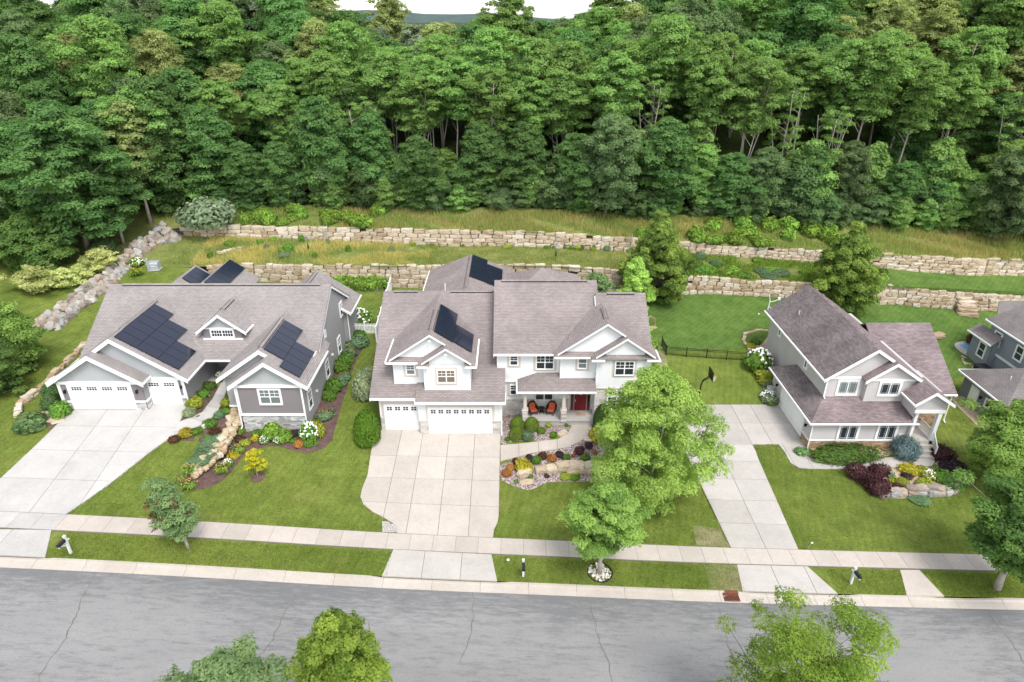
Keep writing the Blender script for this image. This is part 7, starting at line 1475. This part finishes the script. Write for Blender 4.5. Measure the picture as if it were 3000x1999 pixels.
# ------------------------------------------------------------------ fences
def picket_fence(name, label, a, b, hgt, m, post_every, picket, post, rails, flat=False, pointed=False, slope=False):
    a = Vector(a); b = Vector(b); L = (b - a).length; d = (b - a).normalized(); ang = math.atan2(d.y, d.x); root = empty(name, a, 0); tag(root, label, 'fence')
    n = max(1, round(L / post_every)); pm = MB(); pm.box(-post / 2, post / 2, -post / 2, post / 2, -.1, hgt + .06); pm.box(-post / 2 - .012, post / 2 + .012, -post / 2 - .012, post / 2 + .012, hgt + .06, hgt + .1); pmesh = pm.mesh('post', M[m])
    zf = lambda t: ground(a.x + d.x * t, a.y + d.y * t) - a.z
    for i in range(n + 1): t = L * i / n; inst('post', pmesh, root, (d.x * t, d.y * t, zf(t)), (0, 0, ang))
    for i in range(n):
        t0, t1 = L * i / n + post / 2, L * (i + 1) / n - post / 2
        for r in rails:
            rb = MB(); rb.bar((d.x * t0, d.y * t0, zf(t0) + r), (d.x * t1, d.y * t1, zf(t1) + r), .03 if not flat else .045, .035 if not flat else .09); rb.build('rail', M[m], root)
    k = MB(); w, gap = picket; k.box(-w / 2, w / 2, -.012, .012, .06, hgt); kmesh = k.mesh('picket', M[m]); t = gap
    while t < L:
        inst('picket', kmesh, root, (d.x * t, d.y * t, zf(t)), (0, 0, ang)); t += w + gap
    return root
fA = G(1951, 1041); fB = G(2075, 1053.5); fC = G(2150, 1058); fD = G(2187, 1058)
picket_fence('garden_fence', 'black metal picket fence crossing the lawn beside the beige house', fA, fD, 1.02, 'black_metal', 2.2, (.02, .10), .06, (.15, .82, .98))
picket_fence('garden_fence', 'short black metal picket fence returning towards the hedge', G(1951, 1041) + Vector((-.02, .1, 0)), G(1938, 1014), 1.02, 'black_metal', 2.2, (.02, .10), .06, (.15, .82, .98))
picket_fence('picket_gate', 'white vinyl picket gate between the grey and white houses', G(*k2(1372, 648)) + Vector((.1, 0, 0)), G(*k2(1590, 655)), 1.2, 'vinyl_white', 1.6, (.085, .055), .11, (.25, .95), True)
# solid white fence running back beside the white house
q0 = Vector((-13.6, 58.3, 0)); q1 = Vector((-14.2, 71.2, 0)); root = tag(empty('privacy_fence', (q0.x, q0.y, ground(q0.x, q0.y))), 'solid white vinyl fence running back along the white house to the stone wall', 'fence'); o0 = Vector(root.location); n = 6
for i in range(n):
    a = q0.lerp(q1, i / n); b = q0.lerp(q1, (i + 1) / n); za, zb = ground(a.x, a.y), ground(b.x, b.y); mb = MB(); mb.bar(Vector((a.x, a.y, za + .78)) - o0, Vector((b.x, b.y, zb + .78)) - o0, .05, 1.5); mb.build('panel', M['vinyl_white'], root)
    mb = MB(); mb.bar(Vector((a.x, a.y, za + 1.56)) - o0, Vector((b.x, b.y, zb + 1.56)) - o0, .09, .09); mb.build('rail', M['vinyl_white'], root)
    mb = MB(); p = Vector((a.x, a.y, za)) - o0; mb.box(p.x - .07, p.x + .07, p.y - .07, p.y + .07, p.z - .1, p.z + 1.75); mb.box(p.x - .09, p.x + .09, p.y - .09, p.y + .09, p.z + 1.75, p.z + 1.8); mb.build('post', M['vinyl_white'], root)
# ------------------------------------------------------------------ mailboxes
def mailbox(label, px, dirx, post='white_paint', cross=True):
    g = G(*px); root = tag(empty('mailbox', g, 0), label, 'mailbox'); mb = MB(); mb.box(-.065, .065, -.065, .065, -.1, 1.4); mb.box(-.08, .08, -.08, .08, 1.4, 1.44); mb.build('post', M[post], root)
    ay = -1
    mb = MB(); mb.bar((0, .22, 1.0), (0, -.62, 1.0), .10, .08); mb.bar((0, .03, .66), (0, -.42, .97), .07, .07); mb.build('arm', M[post], root)
    w, h, l = .1, .13, .27; prof = [(w * math.cos(t), h + w * math.sin(t)) for t in [math.pi * i / 8 for i in range(9)]]; pts = [(-w, 0)] + [(-x, z) for x, z in prof][::1] ; poly = [(w, 0)] + prof + [(-w, 0)]
    mb = MB(); mb.prism([(x, -.64, 1.06 + z) for x, z in poly], (0, 2 * l, 0)); bx = mb.build('box', M['dark_plastic'], root); f = MB(); f.box(w + .004, w + .016, -.45, -.42, 1.16, 1.3); f.box(w + .004, w + .016, -.52, -.42, 1.26, 1.32); f.build('flag', M['door_red'], bx); root.rotation_euler = (0, 0, dirx); return root
mailbox('white cross-shaped mailbox post with black box near the left driveway apron', (208, 1621), -.12)
mailbox('white mailbox post facing the road right of the middle driveway apron', (1533, 1688), 0.0)
mailbox('white mailbox post with black box left of the small connecting walk', (2492, 1710), .12)
# ------------------------------------------------------------------ storm drain
zc = zs(14.0); dx0 = 13.45; sd_ = tag(empty('storm_drain', (dx0, 29.3, zc - .235)), 'rust-brown iron storm drain set in the kerb', 'storm drain'); mb = MB(); mb.box(0, 1.0, .44, .68, -.1, .17); mb.box(.0, 1.0, .40, .44, -.1, .07); mb.build('hood', M['rust'], sd_); mb = MB(); mb.box(0.02, .98, -.02, .40, -.06, .018); mb.build('pit', M['glass_dark'], sd_)
mb = MB(); mb.box(.0, 1.0, -.04, .0, -.03, .035); mb.box(.0, 1.0, .34, .38, -.03, .035); mb.box(-.0, .03, 0, .34, -.03, .035); mb.box(.97, 1.0, 0, .34, -.03, .035); mb.build('frame', M['rust'], sd_); bm_ = MB(); bm_.box(-.017, .017, 0, .34, -.02, .035); bme = bm_.mesh('bar', M['rust'])
for i in range(9): inst('bar', bme, sd_, (.1 + i * .1, 0, 0))
# ------------------------------------------------------------------ porch furniture
def wicker_chair(label, x, y, rz):
    root = tag(empty('wicker_chair', (x, y, 2.19), rz), label, 'chair'); R = random.Random(1)
    mb = MB(); mb.box(-.30, .30, -.30, .28, .26, .36)
    for sx in (-1, 1):
        for sy in (-.28, .26): mb.tube([(sx * .27, sy, 0), (sx * .28, sy, .3)], .03, 6)
    mb.build('seat_frame', M['wicker'], root)
    mb = MB(); pr = []
    for i in range(13): a = math.pi * i / 12; pr.append((.36 * math.cos(a), .30 + .05 * math.sin(a), .62 + .42 * math.sin(a)))
    full = [(.36, .28, .3)] + pr + [(-.36, .28, .3)]; mb.prism([(p[0], p[1] + .02, p[2]) for p in full], (0, .05, 0)); mb.tube(full, .045, 7); mb.build('backrest', M['wicker'], root)
    for sx in (-1, 1):
        mb = MB(); mb.tube([(sx * .36, .28, .72), (sx * .40, .0, .64), (sx * .38, -.26, .58), (sx * .33, -.33, .30)], .05, 7); mb.prism([(sx * .36, .28, .3), (sx * .36, .28, .7), (sx * .39, .0, .62), (sx * .36, -.28, .56), (sx * .34, -.3, .3)], (.02, 0, 0)); mb.build('armrest', M['wicker'], root)
    mb = MB(); mb.box(-.27, .27, -.30, .22, .365, .48); mb.build('seat_cushion', M['cushion_red'], root)
    mb = MB()
    for i in range(6): u = -.26 + i * .0873; mb.prism([(u, .17, .47), (u + .08, .17, .47), (u + .08, .255, .97 - .09 * abs(i - 2.5) / 2.5), (u, .255, .97 - .09 * abs(i - 2.5) / 2.5)], (0, .07, 0))
    mb.build('back_cushion', M['cushion_red'], root); return root
wicker_chair('brown wicker armchair with red cushions beside the left porch column', 1.75, 45.62, .35); wicker_chair('brown wicker armchair with red cushions beside the middle porch column', 3.25, 45.62, -.35)
tb = tag(empty('side_table', (2.48, 45.75, 2.19)), 'small round dark wicker table between the two red-cushioned armchairs', 'table'); mb = MB(); mb.lathe([(.24, .44), (.27, .46), (.27, .5), (.0, .505)], 16); mb.build('table_top', M['wicker'], tb)
for i in range(4): a = .78 + i * 1.57; mb = MB(); mb.tube([(.22 * math.cos(a), .22 * math.sin(a), 0), (.17 * math.cos(a), .17 * math.sin(a), .25), (.21 * math.cos(a), .21 * math.sin(a), .45)], .025, 6); mb.build('leg', M['wicker'], tb)
mb = MB(); mb.lathe([(.15, .15), (.16, .18), (.0, .185)], 12); mb.build('shelf', M['wicker'], tb)
mb = MB(); mb.box(5.3, 6.1, 45.3, 45.75, 2.192, 2.21); tag(mb.build('door_mat', M['cedar']), 'tan doormat in front of the red door', 'mat')
mb = MB(); mb.lathe([(.215, -.02), (.215, .02), (.12, .03), (.115, -.0)], 16); o = mb.build('door_wreath', M['petal_white'], None, loc=(5.7, 46.06, 4.0)); o.rotation_euler = (math.pi / 2, 0, 0); tag(o, 'round white welcome plaque hanging on the red door', 'door sign')
# rocking chair and planter on the recessed porch of the grey house
rc = tag(empty('rocking_chair', (-24.1, 48.9, 3.77), -.5), 'white slatted rocking chair on the recessed porch of the grey house', 'chair'); mb = MB()
for sx in (-.26, .26): mb.tube([(sx, -.5, .08), (sx, -.1, .0), (sx, .3, .03), (sx, .6, .14)], .025, 5)
mb.build('rocker', M['white_paint'], rc); mb = MB(); mb.box(-.27, .27, -.28, .22, .42, .46); mb.build('seat', M['white_paint'], rc)
for sx in (-.26, .26):
    for sy in (-.26, .22): mb = MB(); mb.tube([(sx, sy, .03), (sx, sy + (.12 if sy > 0 else 0), .62 if sy < 0 else 1.15)], .025, 6); mb.build('leg', M['white_paint'], rc)
    mb = MB(); mb.bar((sx, -.3, .64), (sx, .28, .66), .08, .03); mb.build('armrest', M['white_paint'], rc)
for i in range(6): x = -.2 + i * .08; mb = MB(); mb.bar((x, .24, .46), (x, .36, 1.12), .045, .015, (0, 1, 0)); mb.build('back_slat', M['white_paint'], rc)
mb = MB(); mb.bar((-.27, .36, 1.12), (.27, .36, 1.12), .03, .1); mb.build('top_rail', M['white_paint'], rc)
pt = tag(empty('planter', (-25.05, 48.35, 3.77)), 'black planter with white flowers beside the rocking chair', 'planter'); mb = MB(); mb.lathe([(.16, 0), (.22, .4), (.24, .42), (.24, .46), (.2, .46), (.19, .4)], 12); mb.build('pot', M['pot'], pt); inst('foliage', BUSH['green'][0], pt, (0, 0, .42), (0, 0, 0), (.32, .32, .4)); inst('flower_head', FLOW['white'], pt, (0, 0, .44), (0, 0, 0), (.32, .32, .4))
# ------------------------------------------------------------------ basketball hoop
hb = G(2045, 1186); bh = tag(empty('basketball_hoop', hb), 'black pole basketball hoop at the top of the beige driveway', 'basketball hoop'); mb = MB(); mb.tube([(0, 0, -.05), (.0, 0, 2.2), (.18, 0, 2.75)], .065, 8); mb.build('pole', M['black_metal'], bh)
mb = MB(); mb.bar((.18, -.1, 2.7), (.75, -.1, 3.0), .05, .05); mb.bar((.18, .1, 2.7), (.75, .1, 3.0), .05, .05); mb.bar((.1, 0, 2.45), (.75, 0, 3.35), .05, .05); mb.build('arm', M['black_metal'], bh)
mb = MB(); mb.box(.75, .79, -.7, .7, 2.85, 3.8); bd = mb.build('backboard', M['black_metal'], bh); mb = MB(); mb.box(.792, .80, -.62, .62, 2.93, 3.72); mb.build('board_face', M['glass'], bd)
for y0, y1, z0, z1 in ((-.3, .3, 3.1, 3.13), (-.3, .3, 3.5, 3.53), (-.3, -.27, 3.1, 3.53), (.27, .3, 3.1, 3.53)): f = MB(); f.box(.801, .806, y0, y1, z0, z1); f.build('target_line', M['white_paint'], bd)
mb = MB(); mb.tube([(1.05 + .23 * math.cos(i * .3927), .23 * math.sin(i * .3927), 3.05) for i in range(17)], .02, 5, False); mb.build('rim', M['orange'], bh); mb = MB()
for i in range(12): a, b = i * .5236, (i + .6) * .5236; mb.tube([(1.05 + .23 * math.cos(a), .23 * math.sin(a), 3.04), (1.05 + .13 * math.cos(b), .13 * math.sin(b), 2.62)], .012, 4, False); mb.tube([(1.05 + .23 * math.cos(a), .23 * math.sin(a), 3.04), (1.05 + .13 * math.cos(a - .3), .13 * math.sin(a - .3), 2.62)], .012, 4, False)
mb.build('net', M['white_net'], bh)
# ------------------------------------------------------------------ yard things
g = G(455, 790); ub = tag(empty('utility_box', g, .1), 'grey metal utility transformer box on the lawn below the boulder bank', 'utility box'); mb = MB(); mb.box(-.65, .65, -.55, .55, 0, .12); mb.build('pad', M['concrete_grey'], ub); mb = MB(); mb.prism([(-.55, -.45, .12), (-.55, .45, .12), (-.55, .45, .95), (-.55, -.3, .95), (-.55, -.45, .8)], (1.1, 0, 0)); c = mb.build('cabinet', M['grey_box'], ub); mb = MB(); mb.box(-.2, .2, -.46, -.45, .5, .6); mb.build('warning_plate', M['white_paint'], c)
g = G(438, 795); mb = MB(); mb.box(-.1, .1, -.1, .1, 0, 1.5); mb.lathe([(.13, 1.5), (.13, 1.56), (.02, 1.6)], 8); tag(mb.build('pedestal_post', M['grey_box'], None, loc=g), 'slim grey pedestal beside the utility box', 'utility post')
def ladder(label, x, y, z, h, rz=0, lean=.3, m='alu'):
    root = tag(empty('ladder', (x, y, z), rz), label, 'ladder')
    for s in (-.22, .22): mb = MB(); mb.bar((s, 0, 0), (s * .9, lean, h), .05, .08); mb.build('side_rail', M[m], root)
    n = int(h / .3); rb = MB(); rb.bar((-.2, 0, 0), (.2, 0, 0), .03, .035); rm = rb.mesh('rung', M[m])
    for i in range(1, n): inst('rung', rm, root, (0, lean * i * .3 / h, i * .3))
x = atY(957, 705, 78.7); ladder('aluminium ladder leaning on the upper stone wall', x.x, 78.55, ground(x.x, 78.55), 2.2); x = atY(1480, 790, 72); ladder('short aluminium ladder rising over the lower wall behind the white house', x.x, 71.35, ground(x.x, 71.3), 3.6, 0, .4); x = atY(1848, 700, 78.7); ladder('aluminium ladder on the upper wall beside the tall pear', x.x, 78.6, ground(x.x, 78.6), 2.4)
for lab, px in (('black bird feeder pole on the mown terrace', (1628, 763)), ('black bird feeder pole on the dry left terrace', (905, 741))):
    g = G(*px); bf = tag(empty('bird_feeder', g), lab, 'bird feeder'); mb = MB(); mb.tube([(0, 0, 0), (0, 0, 2.0), (.12, 0, 2.15), (.3, 0, 2.1)], .025, 6); mb.tube([(0, 0, 1.9), (-.2, 0, 2.0)], .02, 5); mb.build('pole', M['black_metal'], bf); mb = MB(); mb.lathe([(.1, .55), (.1, .6), (.05, 1.1), (.05, 1.15)], 8); mb.build('squirrel_baffle', M['black_metal'], bf); mb = MB(); mb.lathe([(.02, 1.75), (.13, 1.75), (.12, 1.98), (.17, 2.0), (.01, 2.1)], 10, (.3, 0, 0)); mb.build('feeder', M['grey_box'], bf)
g = Vector((24.6, 53.1, ground(24.6, 53.1))); ac = tag(empty('air_conditioner', g), 'round-topped grey air conditioner unit by the beige side wall', 'air conditioner'); mb = MB(); mb.lathe([(.36, 0), (.36, .8), (.33, .85)], 16); mb.build('casing', M['grey_box'], ac); mb = MB(); mb.lathe([(.34, .851), (.34, .87), (.2, .875), (.2, .852)], 16); mb.build('fan_guard', M['alu'], ac)
g = G(2367, 1608); fl = tag(empty('marker_flag', g), 'small white marker flag at the sidewalk edge', 'flag'); mb = MB(); mb.tube([(0, 0, 0), (.12, 0, .55)], .008, 4); mb.build('wire', M['white_paint'], fl); mb = MB(); mb.box(.10, .25, -.005, .005, .47, .60); mb.build('flag', M['white_paint'], fl)
g = G(1489, 1641); mb = MB(); mb.lathe([(.11, -.02), (.11, .03), (.09, .04)], 10); tag(mb.build('valve_cap', M['white_paint'], None, loc=g), 'small round white cap in the verge grass', 'valve cap')
g = G(443, 1420); mb = MB(); mb.lathe([(.12, -.02), (.12, .06), (.1, .07)], 10); tag(mb.build('valve_cap', M['white_paint'], None, loc=g), 'round pale cap in the lawn beside the long driveway', 'valve cap')
g = G(2222, 923); mb = MB(); mb.lathe([(.02, 0), (.1, .06), (.11, .13), (.06, .21), (.01, .22)], 10); tag(mb.build('ball', M['white_paint'], None, loc=g), 'white ball lying on the fenced rear lawn', 'ball')
g = Vector((14.9, 63.6, ground(14.9, 63.6))); tr = tag(empty('trellis', g, .5), 'weathered wooden arch leaning beside the pear hedge', 'garden arch'); mb = MB(); mb.tube([(-.8, 0, 0), (-.7, 0, 1.0), (0, 0, 1.5), (.7, 0, 1.0), (.8, 0, 0)], .06, 6); mb.build('arch', M['cedar'], tr); mb = MB(); mb.box(-.9, .9, -.3, .3, -.05, .1); mb.build('base', M['cedar'], tr)
g = G(2862, 1022); pc = tag(empty('patio_chair', g, .6), 'brown patio chair on the blue court', 'chair'); mb = MB(); mb.box(-.25, .25, -.25, .25, .4, .45); mb.build('seat', M['wicker'], pc); mb = MB(); mb.box(-.25, .25, .22, .27, .45, .95); mb.build('backrest', M['wicker'], pc)
for sx in (-.22, .22):
    for sy in (-.22, .22): mb = MB(); mb.box(sx - .025, sx + .025, sy - .025, sy + .025, 0, .4); mb.build('leg', M['wicker'], pc)
g = G(680, 735); rk = tag(empty('rock_pile', g), 'small pile of tan rocks on the dry left terrace', 'rocks'); R = random.Random(5)
for i in range(9): inst('rock', R.choice(ROCK['limestone']), rk, (-1.2 + i * .28, -.9 + i * .25 + R.uniform(-.2, .2), .1), (R.uniform(-.2, .2), R.uniform(-.2, .2), R.uniform(0, 3)), (.6, .4, .3))
SC.render.resolution_x = 1024; SC.render.resolution_y = 682
